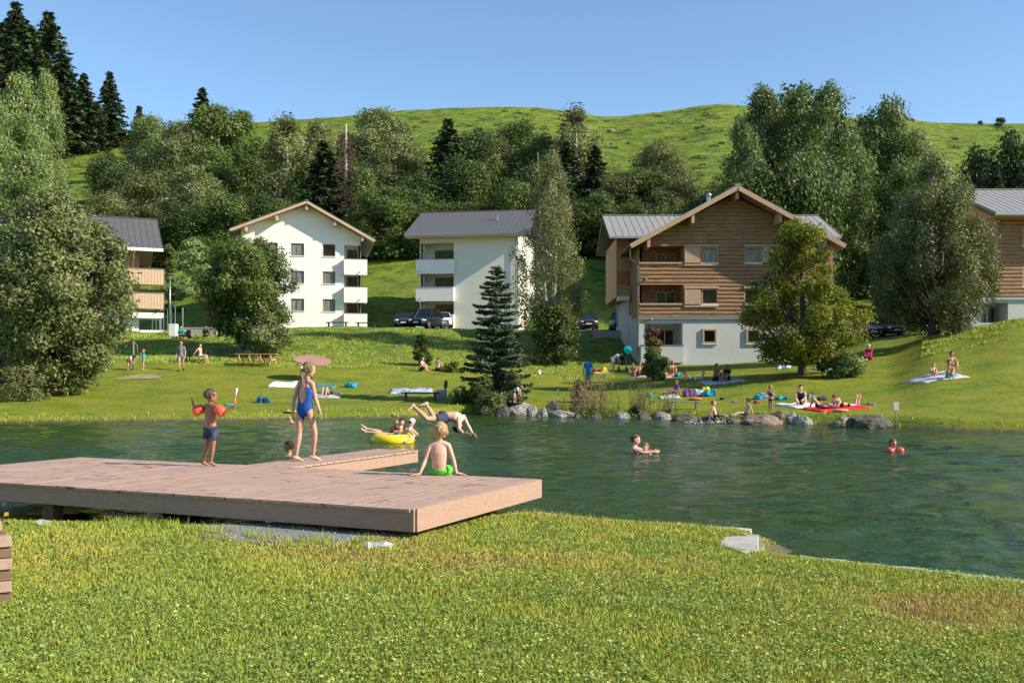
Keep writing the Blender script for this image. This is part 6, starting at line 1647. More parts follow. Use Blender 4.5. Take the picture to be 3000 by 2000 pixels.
def head_swimmer(px, py, Y, S, yaw, skin, hair, label, sink=.79, child=False, pose='swim', tweak=None, clothes=(), hyaw=0, hair_fn=None, extra=None):
    x = (px - 1500) / F * Y
    return person(label, pose, (x, Y, -sink * S), S, yaw, skin, list(clothes), hair, child, tweak=tweak, hyaw=hyaw, eyes=True, hair_fn=hair_fn, extra=extra)
head_swimmer(850, 1325, 22.8, 1.5, -80, SK_tan, H_dark, 'dark haired swimmer with only the head above water behind the girl', .80, True)
head_swimmer(1858, 1323, 23.2, 1.75, 75, SK_fair, H_brown, 'man in the lake, shoulders out of the water, facing a child', .735)
head_swimmer(1892, 1325, 23.0, 1.2, -35, SK_fair, H_ash, 'child swimming beside the man in the lake', .80, True)
def orange_arms(p, e):
    for q in 'LR':
        a, b = p.J['sh' + q], p.J['el' + q]; c = a.lerp(b, .5) + Vector((0, -.02, .02)); d = (b - a).normalized(); m = MB(); m.tube([c - d * .08, c - d * .05, c + d * .05, c + d * .08], [.04, .075, .075, .04], 12); m.build('armband', M_armband, e, True)
head_swimmer(2614, 1320, 23.6, 1.2, 20, SK_tan, H_brown, 'child with orange armbands swimming alone at the right of the lake', .76, True, clothes=[('swim_shirt', C_grey, tshirt, .005)], extra=orange_arms)

# ---- group on the yellow swim ring
M_ring = pm('ring_yellow', (.85, .68, .02), (.78, .58, .02), 4, .25, .1); M_ringw = pm('ring_white', (.8, .78, .6), None, 4, .3, 0)
TY = 27.0; tc = Vector(((1150 - 1500) / F * TY, TY, .07))
def ring():
    e = empty('swim_ring', tc, R(8), 'yellow inflatable swim ring carrying three bathers on the lake', 'swim ring')
    m = MB(); n = 40; k = 14; Rr, rr = .44, .155
    vs = []; fs = []
    for i in range(n):
        a = 6.2832 * i / n; q = rr * (1 + .03 * (i % 2))
        for j in range(k):
            b = 6.2832 * j / k; vs.append(((Rr + q * math.cos(b)) * math.cos(a), (Rr + q * math.cos(b)) * math.sin(a), q * math.sin(b)))
            fs.append((i * k + j, ((i + 1) % n) * k + j, ((i + 1) % n) * k + (j + 1) % k, i * k + (j + 1) % k))
    m.add(vs, fs); m.build('tube', M_ring, e, True)
    m = MB(); m.tube([(.1, -.585, .04), (.1, -.60, .05)], .012, 6); m.build('valve', M_ringw, e)
ring()
def ring_people():
    def t(px, py, d=0): return P(px, py, TY + d)
    J = {'head': t(1206, 1238), 'neck': t(1203, 1254), 'chest': t(1192, 1266), 'pel': t(1166, 1277), 'shL': t(1198, 1259, -.16), 'shR': t(1206, 1257, .16), 'elL': t(1214, 1276, -.32), 'wrL': t(1198, 1287, -.50), 'elR': t(1222, 1272, .3), 'wrR': t(1216, 1284, .42),
         'hpL': t(1164, 1279, -.08), 'hpR': t(1164, 1278, .08), 'knL': t(1116, 1270, -.12), 'knR': t(1118, 1266, .12), 'anL': t(1073, 1265, -.12), 'anR': t(1074, 1255, .1), 'toL': t(1061, 1254, -.14), 'toR': t(1060, 1242, .1)}
    base = Vector((J['pel'].x, TY, 0)); e, J = setup(J, base, 'adult in white cap and sunglasses lying back in the yellow swim ring')
    p = Person(J, 1.68, (-.5, -.85, 0), False, 1.0, up=(.1, 0, 1)); p.build(None, e, SK_fair, .009, [('swim_bottoms', C_navy, shorts(.3), .006), ('cap', C_white, Person.bald_cap, .014)], None, None, False)
    m = MB(); m.tube([p.J['head'] + p.f * p.hh * .40 + p.up * p.hh * .04 + p.side * p.hh * .3 * k for k in (-1, 0, 1)], [.02, .022, .02], 8); m.build('sunglasses', M_glasses, e, True)
    J = {'head': t(1178, 1236, -.05), 'neck': t(1177, 1249, -.04), 'chest': t(1174, 1258, -.03), 'pel': t(1168, 1272, -.03), 'shL': t(1171, 1251, -.14), 'shR': t(1183, 1251, .08), 'elL': t(1176, 1262, -.2), 'wrL': t(1164, 1263, -.24), 'elR': t(1187, 1262, .12), 'wrR': t(1178, 1264, .14),
         'hpL': t(1166, 1272, -.1), 'hpR': t(1167, 1272, .04), 'knL': t(1147, 1270, -.14), 'knR': t(1147, 1266, .08), 'anL': t(1128, 1274, -.16), 'anR': t(1130, 1270, .1), 'toL': t(1118, 1270, -.17), 'toR': t(1120, 1266, .1)}
    base = Vector((J['pel'].x, TY - .05, 0)); e, J = setup(J, base, 'dark haired child in blue shorts sitting in the middle of the yellow ring')
    p = Person(J, 1.05, (-.3, -.95, 0), True, up=(0, 0, 1)); p.build(None, e, SK_mid, .008, [('swim_shorts', C_kshort, shorts(.6), .009)], H_dark, None, True)
    J = {'head': t(1160, 1239, .12), 'neck': t(1157, 1251, .12), 'chest': t(1154, 1257, .12), 'pel': t(1150, 1269, .12), 'shL': t(1151, 1253, .03), 'shR': t(1162, 1252, .21), 'elL': t(1155, 1262, 0), 'wrL': t(1164, 1258, -.02), 'elR': t(1166, 1262, .22), 'wrR': t(1170, 1258, .15),
         'hpL': t(1149, 1270, .06), 'hpR': t(1150, 1270, .18), 'knL': t(1132, 1268, .04), 'knR': t(1132, 1266, .2), 'anL': t(1112, 1276, .02), 'anR': t(1116, 1274, .2), 'toL': t(1104, 1276, .0), 'toR': t(1106, 1272, .2)}
    base = Vector((J['pel'].x, TY + .12, 0)); e, J = setup(J, base, 'small child in a red swim vest on the yellow ring')
    p = Person(J, .95, (.8, -.6, 0), True, up=(0, 0, 1)); p.build(None, e, SK_fair, .008, [('swim_vest', C_red, tank, .02), ('swim_shorts', C_navy, shorts(.5, .2), .008)], H_ash, None, True)
ring_people()

# ---------------- the far lawn
def at(px, py, y0=31, y1=110): return ray_ground(px, py, y0, y1)
ST = [('swim_shorts', C_navy, shorts(.5), .009, fl(.01))]
BK = lambda c: [('bikini_bottom', c, briefs, .006), ('bikini_top', c, bra, .006)]
def lawn_people():
    def pp(px, py, lab, pose, S, yaw, skin, cl, hair=H_brown, child=False, dz=0, y0=33, **k):
        g = at(px, py, y0); g.z += dz
        return person(lab, pose, g, S, yaw, skin, cl, hair, child, **k)
    # on and behind the rocks
    e = person('slim girl standing by the dark brown boulder, hands held to her chest', 'chesthands', (P(2258, 1212, 38.9).x, 38.9, P(0, 1212, 38.9).z), 1.10, -25, SK_tan, BK(C_black), H_blond, True, hair_fn=long_hair, eyes=True)
    person('boy in dark shorts sitting on the wet rocks with legs towards the right', 'sitl', (P(2097, 1222, 38.6).x, 38.6, P(0, 1226, 38.6).z), 1.25, 70, SK_fair, ST, H_ash, True, eyes=True)
    person('dark haired boy sitting on the brown wedge boulder with knees towards the left', 'sitl', (P(2186, 1216, 38.2).x, 38.2, P(0, 1219, 38.2).z), 1.22, -75, SK_fair, ST, H_dark, True, eyes=True)
    person('small child in a white shirt bending forward on the big pale boulder', 'bend', (P(1508, 1178, 43).x, 43, P(0, 1179, 43).z), .98, 70, SK_fair, [('shirt', C_white, tshirt, .012), ('shorts', C_navy, shorts(.3, .2), .008)], H_ash, True)
    pp(1723, 1140, 'man in a bright blue shirt standing with his back turned beside the sapling', 'stand', 1.76, 185, SK_tan, [('shirt', C_sky, tshirt, .016), ('shorts', C_khaki, shorts(.95, .2), .012, fl(.015)), ('shoes', C_black, shoe, .006)], H_brown)
    pp(1798, 1088, 'woman in a white dress bending over the pushchair', 'bend', 1.68, 75, SK_mid, [('dress', C_white, lambda s: ((s.bn == 'torso') & (s.bt < .95)) | ((s.bn == 'thigh') & (s.bt < .5)) | ((s.bn == 'uarm') & (s.bt < .3)), .02, fl(.03))], H_brown)
    pp(1856, 1106, 'woman in a bikini hugging her knees, left one of the pair before the reddish shrub', 'sitk', 1.66, -25, SK_tan, BK(C_black), H_brown, hair_fn=long_hair)
    pp(1872, 1106, 'shirtless dark haired man sitting close to the woman before the reddish shrub', 'sitk', 1.78, 12, SK_tan, [('swim_shorts', C_slate, shorts(.5), .009)], H_dark)
    pp(1925, 1104, 'person lying on the back with pale knees drawn up, near the light grey wall', 'lieb', 1.75, -60, SK_fair, [('swim_shorts', C_grey, shorts(.4), .009)], H_brown)
    pp(1952, 1103, 'sunbather in a red swimsuit lying low behind the raised knees', 'lieb', 1.6, -95, SK_mid, [('swimsuit', C_red, lambda s: (s.bn == 'torso') & (s.bt < .8), .006)], H_dark)
    pp(1968, 1100, 'person sitting upright at the right end of the group by the grey wall', 'sitk', 1.6, 20, SK_tan, BK(C_black), H_brown)
    pp(2035, 1115, 'pale person lying stretched on a towel left of the dark seated couple', 'lief', 1.7, 95, SK_fair, BK(C_white), H_ash)
    pp(2095, 1118, 'shirtless tanned man sitting in the tree shade, left one of the dark couple', 'sitk', 1.78, 35, SK_dark, ST, H_dark)
    pp(2132, 1118, 'person in a black top sitting in the tree shade, right one of the dark couple', 'sitk', 1.68, -35, SK_dark, [('top', C_black, tshirt, .012), ('shorts', C_black, shorts(.6), .01)], H_dark)
    pp(1978, 1152, 'child in a pink and purple suit lying by the heap of bags', 'sitl', 1.15, -70, SK_mid, [('suit', C_purple, lambda s: trousers(s) | tshirt(s), .01)], H_ash, True)
    pp(2345, 1190, 'dark haired woman in black sitting on the white towel', 'sitk', 1.66, -12, SK_fair, [('swimsuit', C_black, lambda s: (s.bn == 'torso') & (s.bt < .82), .006)], H_dark, tweak={'knL': (-.13, -.17, .21), 'knR': (.12, -.19, .16), 'elL': (-.15, -.10, .2), 'wrL': (-.12, -.18, .24)}, eyes=True)
    pp(2404, 1196, 'orange haired sunbather lying at the left end of the red towel', 'lieb', 1.6, -110, SK_mid, [('swimsuit', C_orange, lambda s: (s.bn == 'torso') & (s.bt < .8), .006)], pm('hair_red', (.35, .12, .04), None, 40, .6, .5))
    pp(2436, 1196, 'sunbather with raised knees lying in the middle of the red towel', 'lieb', 1.62, 110, SK_fair, BK(C_navy), H_dark)
    pp(2482, 1194, 'sunbather lying face down with feet up on the red towel', 'lief', 1.62, 100, SK_fair, BK(C_black), H_brown)
    pp(2733, 1102, 'small child in dark swimwear sitting on the right hand slope towel', 'sitk', 1.05, 5, SK_fair, [('swimsuit', C_black, lambda s: (s.bn == 'torso') & (s.bt < .6), .008)], H_ash, True)
    pp(2784, 1096, 'woman with long hair sitting behind another on the slope at the right', 'sitk', 1.7, 8, SK_tan, BK(C_black), H_brown, hair_fn=long_hair, dz=.12)
    pp(2779, 1110, 'person in turquoise shorts sitting in front of the long haired woman', 'sitk', 1.5, -8, SK_tan, [('shorts', C_teal, shorts(.6), .01)], H_dark, True)
    pp(2548, 1056, 'white haired person in a magenta top sitting by the tree shadow on the slope', 'sitk', 1.7, -50, SK_fair, [('top', C_pink, longsleeve, .015), ('trousers', C_pink, trousers, .014)], H_grey)
    pp(2393, 1082, 'tanned person in orange trunks standing behind the yellowing tree', 'stand', 1.65, 10, SK_tan, [('swim_shorts', C_orange, shorts(.5), .012)], H_dark)
    pp(2450, 1066, 'person in grey sitting behind the leafy bush', 'sitk', 1.65, 30, SK_mid, [('top', C_grey, longsleeve, .014), ('trousers', C_navy, trousers, .012)], H_dark)
    pp(530, 1086, 'man in grey shirt and shorts with sunglasses walking with a backpack', 'walk', 1.78, 5, SK_mid, [('shirt', C_grey, tshirt, .016), ('shorts', C_khaki, shorts(.95, .2), .014, fl(.018)), ('shoes', C_black, shoe, .008)], H_ash,
       extra=lambda p, e: (MB().tube([p.J['head'] + p.f * p.hh * .42 + p.up * p.hh * .04 + p.side * p.hh * .3 * k for k in (-1, 1)], [.022, .022], 8).build('sunglasses', M_glasses, e), MB().ball(p.J['chest'] + Vector((0, .19, .0)), (.17, .12, .26), 12, 8).build('backpack', C_black, e, True)))
    pp(420, 1084, 'child in a teal shirt and pink cap standing at the water pump', 'chesthands', 1.22, -60, SK_fair, [('shirt', C_teal, tshirt, .014), ('cap', C_pink, Person.bald_cap, .015), ('shorts', C_khaki, shorts(.4, .2), .01)], None, True)
    pp(378, 1084, 'child in a patterned shirt bending at the water pump', 'bend', 1.2, 70, SK_fair, [('shirt', C_white, tshirt, .014), ('shorts', C_red, shorts(.6, .2), .012)], H_dark, True)
    pp(1234, 1087, 'shirtless person sitting on the lawn edge, left one below the dark upright shrub', 'sitk', 1.6, 60, SK_fair, [('swim_shorts', C_black, shorts(.5), .01)], H_brown)
    pp(1282, 1087, 'shirtless person sitting on the lawn edge, right one below the dark upright shrub', 'sitk', 1.6, 150, SK_fair, [('swim_shorts', C_black, shorts(.5), .01)], H_brown)
    pp(958, 1159, 'sunbather lying on the lawn with knees up beside the girl in blue', 'lieb', 1.66, -10, SK_fair, BK(C_black), H_brown)
    for px, lab, top, yw in ((531, 'person in teal at the low grey wall', C_teal, 10), (556, 'person in black leaning forward by the low grey wall, middle one', C_black, -40), (601, 'person in black sitting alone at the right part of the low grey wall', C_black, 30)):
        g = GP(px, 75.5); person(lab, 'sitk', g, 1.7, yw, SK_mid, [('top', top, longsleeve, .016), ('trousers', C_black, trousers, .014)], H_dark)
lawn_people()
# ================================================================== things on the lawn
def towel(px0, py0, px1, py1, mat, label, rot=0, seed=1, name='towel', y0=33, thick=.03, dep=None, bulge=.08):
    c = at((px0 + px1) / 2, (py0 + py1) / 2, y0); Y = c.y; hw = (px1 - px0) / 2 / F * Y; r = random.Random(seed)
    hd = dep or 1.0
    n, m = 16, 12; vs = []; ca, sa = math.cos(R(rot)), math.sin(R(rot))
    sx = max(.2, hw - abs(sa) * hd) / max(ca, .2)
    for j in range(m + 1):
        for i in range(n + 1):
            u = (i / n * 2 - 1) * sx; v = (j / m * 2 - 1) * hd; x = u * ca - v * sa; y = u * sa + v * ca
            edge = min(i, n - i, j, m - j) > 0
            x += r.uniform(-.02, .02); y += r.uniform(-.02, .02)
            wv = float(vnoise(np.array([c.x + x]), np.array([c.y + y]), .35, seed)[0])
            vs.append((x, y, G(c.x + x, c.y + y) - c.z + .02 + (bulge * wv if edge else .0)))
    fs = [(j * (n + 1) + i, j * (n + 1) + i + 1, (j + 1) * (n + 1) + i + 1, (j + 1) * (n + 1) + i) for j in range(m) for i in range(n)]
    mb = MB(); mb.add(vs, fs); o = mb.build(name, mat, None, True); o.location = c
    s = o.modifiers.new('t', 'SOLIDIFY'); s.thickness = thick
    return tag(o, label, 'towel', 'towels spread on the lawn')
T_white = cloth('towel_white', (.75, .72, .70), (.6, .57, .56), 5); T_red = cloth('towel_red', (.75, .03, .04), (.6, .02, .03), 5); T_bw = cloth('towel_check', (.62, .70, .80), (.03, .06, .16), 3.4); T_multi = cloth('towel_dark', (.14, .3, .22), (.03, .04, .09), 5); T_blue = cloth('towel_blue', (.08, .42, .62), (.05, .3, .5), 5); T_pale = cloth('towel_pale', (.66, .58, .58), (.45, .4, .45), 4); T_flower = cloth('towel_flower', (.7, .66, .66), (.1, .06, .12), 7)
towel(786, 1122, 872, 1134, T_white, 'rumpled off white towel left of the girl in blue', 5, 1, bulge=.16)
towel(900, 1127, 990, 1137, T_multi, 'dark patterned towel behind the sunbather with raised knees', 8, 2)
towel(858, 1150, 1002, 1168, T_flower, 'pale flowered towel under the sunbather with raised knees', 4, 3)
towel(1140, 1138, 1270, 1157, T_bw, 'blue and white checked blanket lying crumpled left of the concrete bin', 3, 4, bulge=.14, name='blanket')
towel(2275, 1180, 2420, 1198, T_white, 'large white towel under the dark haired woman', 14, 5)
towel(2362, 1190, 2530, 1204, T_red, 'long red towel under three sunbathers', 6, 6)
towel(2665, 1098, 2815, 1110, T_pale, 'pale towel under the bathers on the right slope', 6, 7)
towel(2770, 1098, 2815, 1108, T_blue, 'turquoise towel under the person in turquoise shorts', 4, 8, dep=.5)
towel(2050, 1112, 2180, 1124, T_flower, 'flowered blanket under the dark seated couple', 4, 9, name='blanket')
towel(1838, 1102, 1890, 1110, T_pale, 'small pale towel under the pair before the reddish shrub', 0, 10, dep=.6)
towel(1895, 1100, 1985, 1110, T_pale, 'pinkish towel under the group by the grey wall', 3, 11, dep=.8)
towel(2385, 1075, 2470, 1084, T_blue, 'light blue towel behind the yellowing tree trunk', 2, 12, dep=.7)
towel(1736, 1086, 1790, 1094, T_pale, 'pale towel under the small red and yellow heaps', 0, 13, dep=.6)
towel(662, 1184, 686, 1189, T_blue, 'small light blue cloth right of the blue backpack', -12, 14, dep=.18)
towel(1930, 1160, 1990, 1168, T_flower, 'small patterned towel left of the heap of bags', 0, 15, dep=.5)
towel(-30, 1118, 12, 1124, T_white, 'white towel cut by the left picture edge', 0, 16, dep=.5)
def bag(px, py, w_, h_, mat, label, cat='bag', name='bag', strap=True, seed=0, y0=33, d=None, lumps=7, mat2=None):
    c = at(px, py, y0); k = c.y / F; W_, H_ = w_ * k, h_ * k; r = random.Random(seed * 7 + int(px)); m = MB()
    e = empty(name, c, 0, label, cat)
    for i in range(lumps):
        x_ = r.uniform(-.36, .36); m.obox((x_ * W_, r.uniform(-.15, .15) * W_, H_ * r.uniform(.22, .45) * (1 - abs(x_) * .6)), Vector((r.uniform(.6, 1), r.uniform(-.5, .5), r.uniform(-.3, .3))) * W_ * .18, Vector((r.uniform(-.3, .3), 1, 0)) * W_ * .18, Vector((r.uniform(-.4, .4), r.uniform(-.3, .3), 1)) * H_ * r.uniform(.2, .4))
    m.ball((0, 0, H_ * .25), (W_ * .44, W_ * .3, H_ * .3), 12, 8)
    me = remesh(m.mesh('body'), max(.012, W_ * .03), 3); link_mesh('body', me, mat, e)
    if strap:
        m = MB(); m.tube([(-W_ * .2, -W_ * .1, H_ * .7), (-W_ * .12, -W_ * .14, H_ * .98), (W_ * .12, -W_ * .14, H_ * .98), (W_ * .2, -W_ * .1, H_ * .7)], .014, 6); m.build('handle', mat2 or C_black, e, True)
    return e
C_bagblue = cloth('bag_blue', (.03, .08, .17), (.05, .14, .24), 5); C_cyan = cloth('cyan', (.01, .22, .42), (.03, .38, .52), 9); C_lilac = cloth('lilac', (.45, .50, .72), (.35, .4, .6), 6)
bag(772, 1180, 40, 27, C_bagblue, 'dark blue backpack on the lawn between boy and girl', 'backpack', 'backpack', mat2=C_green)
bag(1027, 1136, 34, 22, C_cyan, 'bright turquoise inflatable bag on the lawn right of the girl', 'bag', 'swim_bag')
bag(2076, 1160, 40, 30, C_cyan, 'bright blue bag at the right of the bag heap on the lawn', 'bag', 'beach_bag', seed=1)
bag(2045, 1160, 34, 30, C_lilac, 'grey lilac bag in the middle of the bag heap', 'bag', 'beach_bag', seed=2)
bag(2012, 1162, 30, 32, C_purple, 'purple and dark bag at the left of the bag heap', 'bag', 'beach_bag', seed=3)
bag(2068, 1143, 20, 14, C_yellow, 'small pale yellow pouch on top of the bag heap', 'pouch', 'pouch', False, seed=4)
bag(1903, 1164, 18, 20, C_teal, 'small round teal bag behind the reed clump', 'bag', 'round_bag', False, seed=5)
bag(2220, 1170, 30, 18, C_cyan, 'turquoise bag left of the standing girl', 'bag', 'beach_bag', seed=6)
bag(2244, 1166, 34, 24, C_lilac, 'pale bundle of clothes left of the standing girl', 'clothes', 'clothes_bundle', False, seed=7)
bag(2292, 1170, 40, 12, C_cyan, 'flat light blue bundle right of the standing girl', 'clothes', 'clothes_bundle', False, seed=8)
bag(2216, 1182, 20, 12, C_pink, 'small pink toy heap before the turquoise bag', 'toy', 'toy_heap', False, seed=9)
bag(2375, 1168, 38, 18, C_grey, 'dark grey bag behind the white towel', 'bag', 'beach_bag', seed=10)
bag(2412, 1172, 34, 14, C_slate, 'dark blue bag behind the red towel', 'bag', 'beach_bag', seed=11)
bag(2552, 1186, 26, 10, C_grey, 'pair of dark sandals right of the red towel', 'sandals', 'sandals', False, seed=12)
bag(2152, 1178, 22, 9, C_grey, 'grey shoe on the lawn left of the clothes bundles', 'shoe', 'shoe', False, seed=13)
bag(2116, 1171, 14, 9, C_black, 'small black shoe right of the orange disc', 'shoe', 'shoe', False, seed=14)
bag(1985, 1104, 24, 18, C_cyan, 'turquoise bag at the foot of the grey wall', 'bag', 'beach_bag', seed=15)
bag(2298, 1080, 44, 14, C_lilac, 'light blue air mattress rolled up in the shade left of the tree trunk', 'air mattress', 'air_mattress', False, seed=16)
bag(1748, 1092, 26, 16, C_red, 'small heap of red clothes right of the man in blue', 'clothes', 'clothes_bundle', False, seed=17)
bag(1772, 1092, 26, 20, C_yellow, 'yellow beach toys heap before the pushchair', 'toy', 'toy_heap', False, seed=18)
bag(1580, 1096, 12, 18, C_white, 'small white cloth bag on the lawn right of the blue spruce', 'bag', 'cloth_bag', False, seed=19)
bag(530, 1085, 1, 1, C_black, 'tiny dark thing', 'bag', 'tiny', False) if False else None
def flat_disc(px, py, w_, mat, label, name, cat, h=.1, Y=None):
    c = at(px, py); k = c.y / F; r_ = w_ * k / 2; e = MB()
    n = 20; vs = []
    for rr, z in ((.0, h * .8), (.55, h * .85), (.9, h), (1, h * .6), (.92, .02), (0, .0)):
        vs.append((rr * r_, z))
    m = MB(); V = []; Fq = []
    for i in range(n):
        a = 6.283 * i / n
        for q, z in vs: V.append((q * math.cos(a), q * math.sin(a) * .8, z))
    for i in range(n):
        for j in range(5): Fq.append((i * 6 + j, i * 6 + j + 1, ((i + 1) % n) * 6 + j + 1, ((i + 1) % n) * 6 + j))
    m.add(V, Fq); o = m.build(name, mat, None, True); o.location = c; tag(o, label, cat)
flat_disc(2038, 1172, 38, C_orange, 'flat orange swim ring lying before the heap of bags', 'swim_float', 'swim ring')
flat_disc(2462, 1206, 46, cloth('peach', (.75, .4, .2), (.6, .2, .12), 8), 'peach coloured swim ring below the red towel', 'swim_float', 'swim ring')
flat_disc(850, 1209, 38, cloth('apricot', (.75, .42, .18)), 'flat apricot float on the grass bank left of the girl', 'swim_float', 'float', .07)

# concrete bin with open lid, plank bench behind
def bin_():
    g = GP(1293, 50); s = 50 / F
    e = empty('concrete_bin', g, 0, 'round concrete fire bin with its dark lid standing open', 'fire bin')
    r_ = 16 * s; h_ = 1.0 * 26 * s
    m = MB(); n = 24
    V = []; Fq = []
    for i in range(n):
        a = 6.283 * i / n
        for q, z in ((r_, -.05), (r_ * 1.02, h_ * .5), (r_, h_), (r_ * .82, h_), (r_ * .8, h_ * .3)): V.append((q * math.cos(a), q * math.sin(a), z))
    for i in range(n):
        for j in range(4): Fq.append((i * 5 + j, ((i + 1) % n) * 5 + j, ((i + 1) % n) * 5 + j + 1, i * 5 + j + 1))
    Fq.append(tuple(i * 5 + 4 for i in range(n))); m.add(V, Fq); m.build('ring', M_conc, e, True)
    m = MB(); c = Vector((r_ * .8, 0, h_ + 15 * s)); ax = (Vector((.55, -.4, .2)).normalized(), Vector((0, 0, 1)), Vector((.6, .8, 0)).normalized())
    m.ball(c, (14 * s, 15 * s, .03), 20, 4, (Vector((.45, -.85, 0)).normalized(), Vector((.1, 0, 1)).normalized(), Vector((.85, .45, 0)).normalized())); m.build('lid', pm('rust_lid', (.07, .05, .045), None, 8, .7, .3), e)
bin_()
def low_bench(px0, px1, py, Y, mat, label, seat=.45, thick=.07, depth=.4, back=False, legs=2, name='bench'):
    c = GP((px0 + px1) / 2, Y); L = (px1 - px0) / F * Y; e = empty(name, c, 0, label, 'bench')
    m = MB(); m.box(-L / 2, L / 2, -depth / 2, -.01, seat - thick, seat); m.box(-L / 2, L / 2, .01, depth / 2, seat - thick, seat + .003); m.build('seat', mat, e, bevel=.006)
    for i in range(legs):
        x = -L / 2 + L * (.12 + .76 * i / (legs - 1)); m = MB(); m.box(x - .05, x + .05, -depth * .42, depth * .42, -.2, seat - thick - .003); m.build('leg', mat, e)
    return e
M_dwood = pm('dark_wood', (.07, .055, .045), (.04, .03, .025), 5, .8, .4, stretch=(1, 9, 9)); M_ywood = pm('yellow_wood', (.52, .36, .16), (.4, .26, .1), 5, .7, .3, stretch=(1, 9, 9)); M_gwood = pm('grey_wood', (.32, .28, .24), (.2, .17, .14), 5, .8, .4, stretch=(1, 9, 9))
low_bench(1176, 1288, 1170, 49.3, M_dwood, 'thin dark plank bench attached left of the concrete bin', .40)
low_bench(1958, 2052, 1172, 42.3, M_gwood, 'low grey board bench between the reeds and the bag heap', .36, .045, .3)
low_bench(955, 1021, 955, 86, M_dwood, 'long dark backless bench before the white gabled house, left one', .5)
low_bench(1042, 1106, 955, 86.5, M_dwood, 'long dark backless bench before the white gabled house, right one', .5)

def picnic(px, Y, L, mat, label, rz=0, units=1):
    c = GP(px, Y); e = empty('picnic_table', c, rz, label, 'picnic table', None)
    m = MB()
    for i in range(4): m.box(-L / 2, L / 2, -.36 + i * .185, -.36 + i * .185 + .165, .70, .745)
    m.build('table_top', mat, e, bevel=.004)
    for sgn in (-1, 1):
        m = MB()
        for i in range(2): y = sgn * .72 + (i - .5) * .15; m.box(-L / 2, L / 2, y - .065, y + .065, .41, .45)
        m.build('bench_seat', mat, e, bevel=.004)
    for x in ([-L / 2 + .3, L / 2 - .3] if units == 1 else [-L / 2 + .3, -.35, .35, L / 2 - .3]):
        for sgn in (-1, 1): m = MB(); m.bar((x, sgn * .28, .70), (x, sgn * .66, 0), .09, .05, up=(1, 0, 0)); m.build('leg', mat, e)
        m = MB(); m.box(x + .03, x + .07, -.78, .78, .33, .405); m.build('cross_beam', mat, e)
    return e
picnic(578, 63.5, 1.75, M_dwood, 'dark wooden picnic table beside the walking man', R(8))
picnic(752, 62.5, 2.6, M_ywood, 'long yellow wooden picnic table before the round bushy tree', R(-3), 2)
def table_person():
    g = GP(592, 63.0); person('shirtless person leaning back on the dark picnic table bench', 'bench', g + Vector((0, -.3, .0)), 1.65, 75, SK_fair, [('swim_shorts', C_white, shorts(.5), .01)], H_brown)
table_person()
# tilted play disc
def disc():
    Y = 57.0; c = P(915, 1054, Y); g = GP(915, Y); nrm = Vector((.12, -.25, .96)).normalized()
    e = empty('play_disc', g, 0, 'tilted brown round play disc on a short post behind the girl', 'play disc')
    ax = nrm.orthogonal().normalized(); ay = nrm.cross(ax); m = MB(); cc = c - g
    n = 48; R_ = 55 / F * Y; V = []
    for z in (-.05, 0): V += [cc + ax * R_ * math.cos(6.2832 * i / n) + ay * R_ * math.sin(6.2832 * i / n) + nrm * z for i in range(n)]
    m.add(V, [tuple(range(n, 2 * n)), tuple(range(n))[::-1]] + [(i, (i + 1) % n, n + (i + 1) % n, n + i) for i in range(n)])
    m.build('disc', pm('disc_brown', (.40, .22, .17), (.33, .17, .13), 2.5, .6, .2), e)
    m = MB(); m.tube([(cc.x, cc.y, -.2), cc - nrm * .06], .09, 10); m.build('post', M_metal, e, True)
    m = MB(); m.tube([cc + nrm * .001, cc + nrm * .02], .05, 10); m.build('hub', M_metal, e, True)
disc()
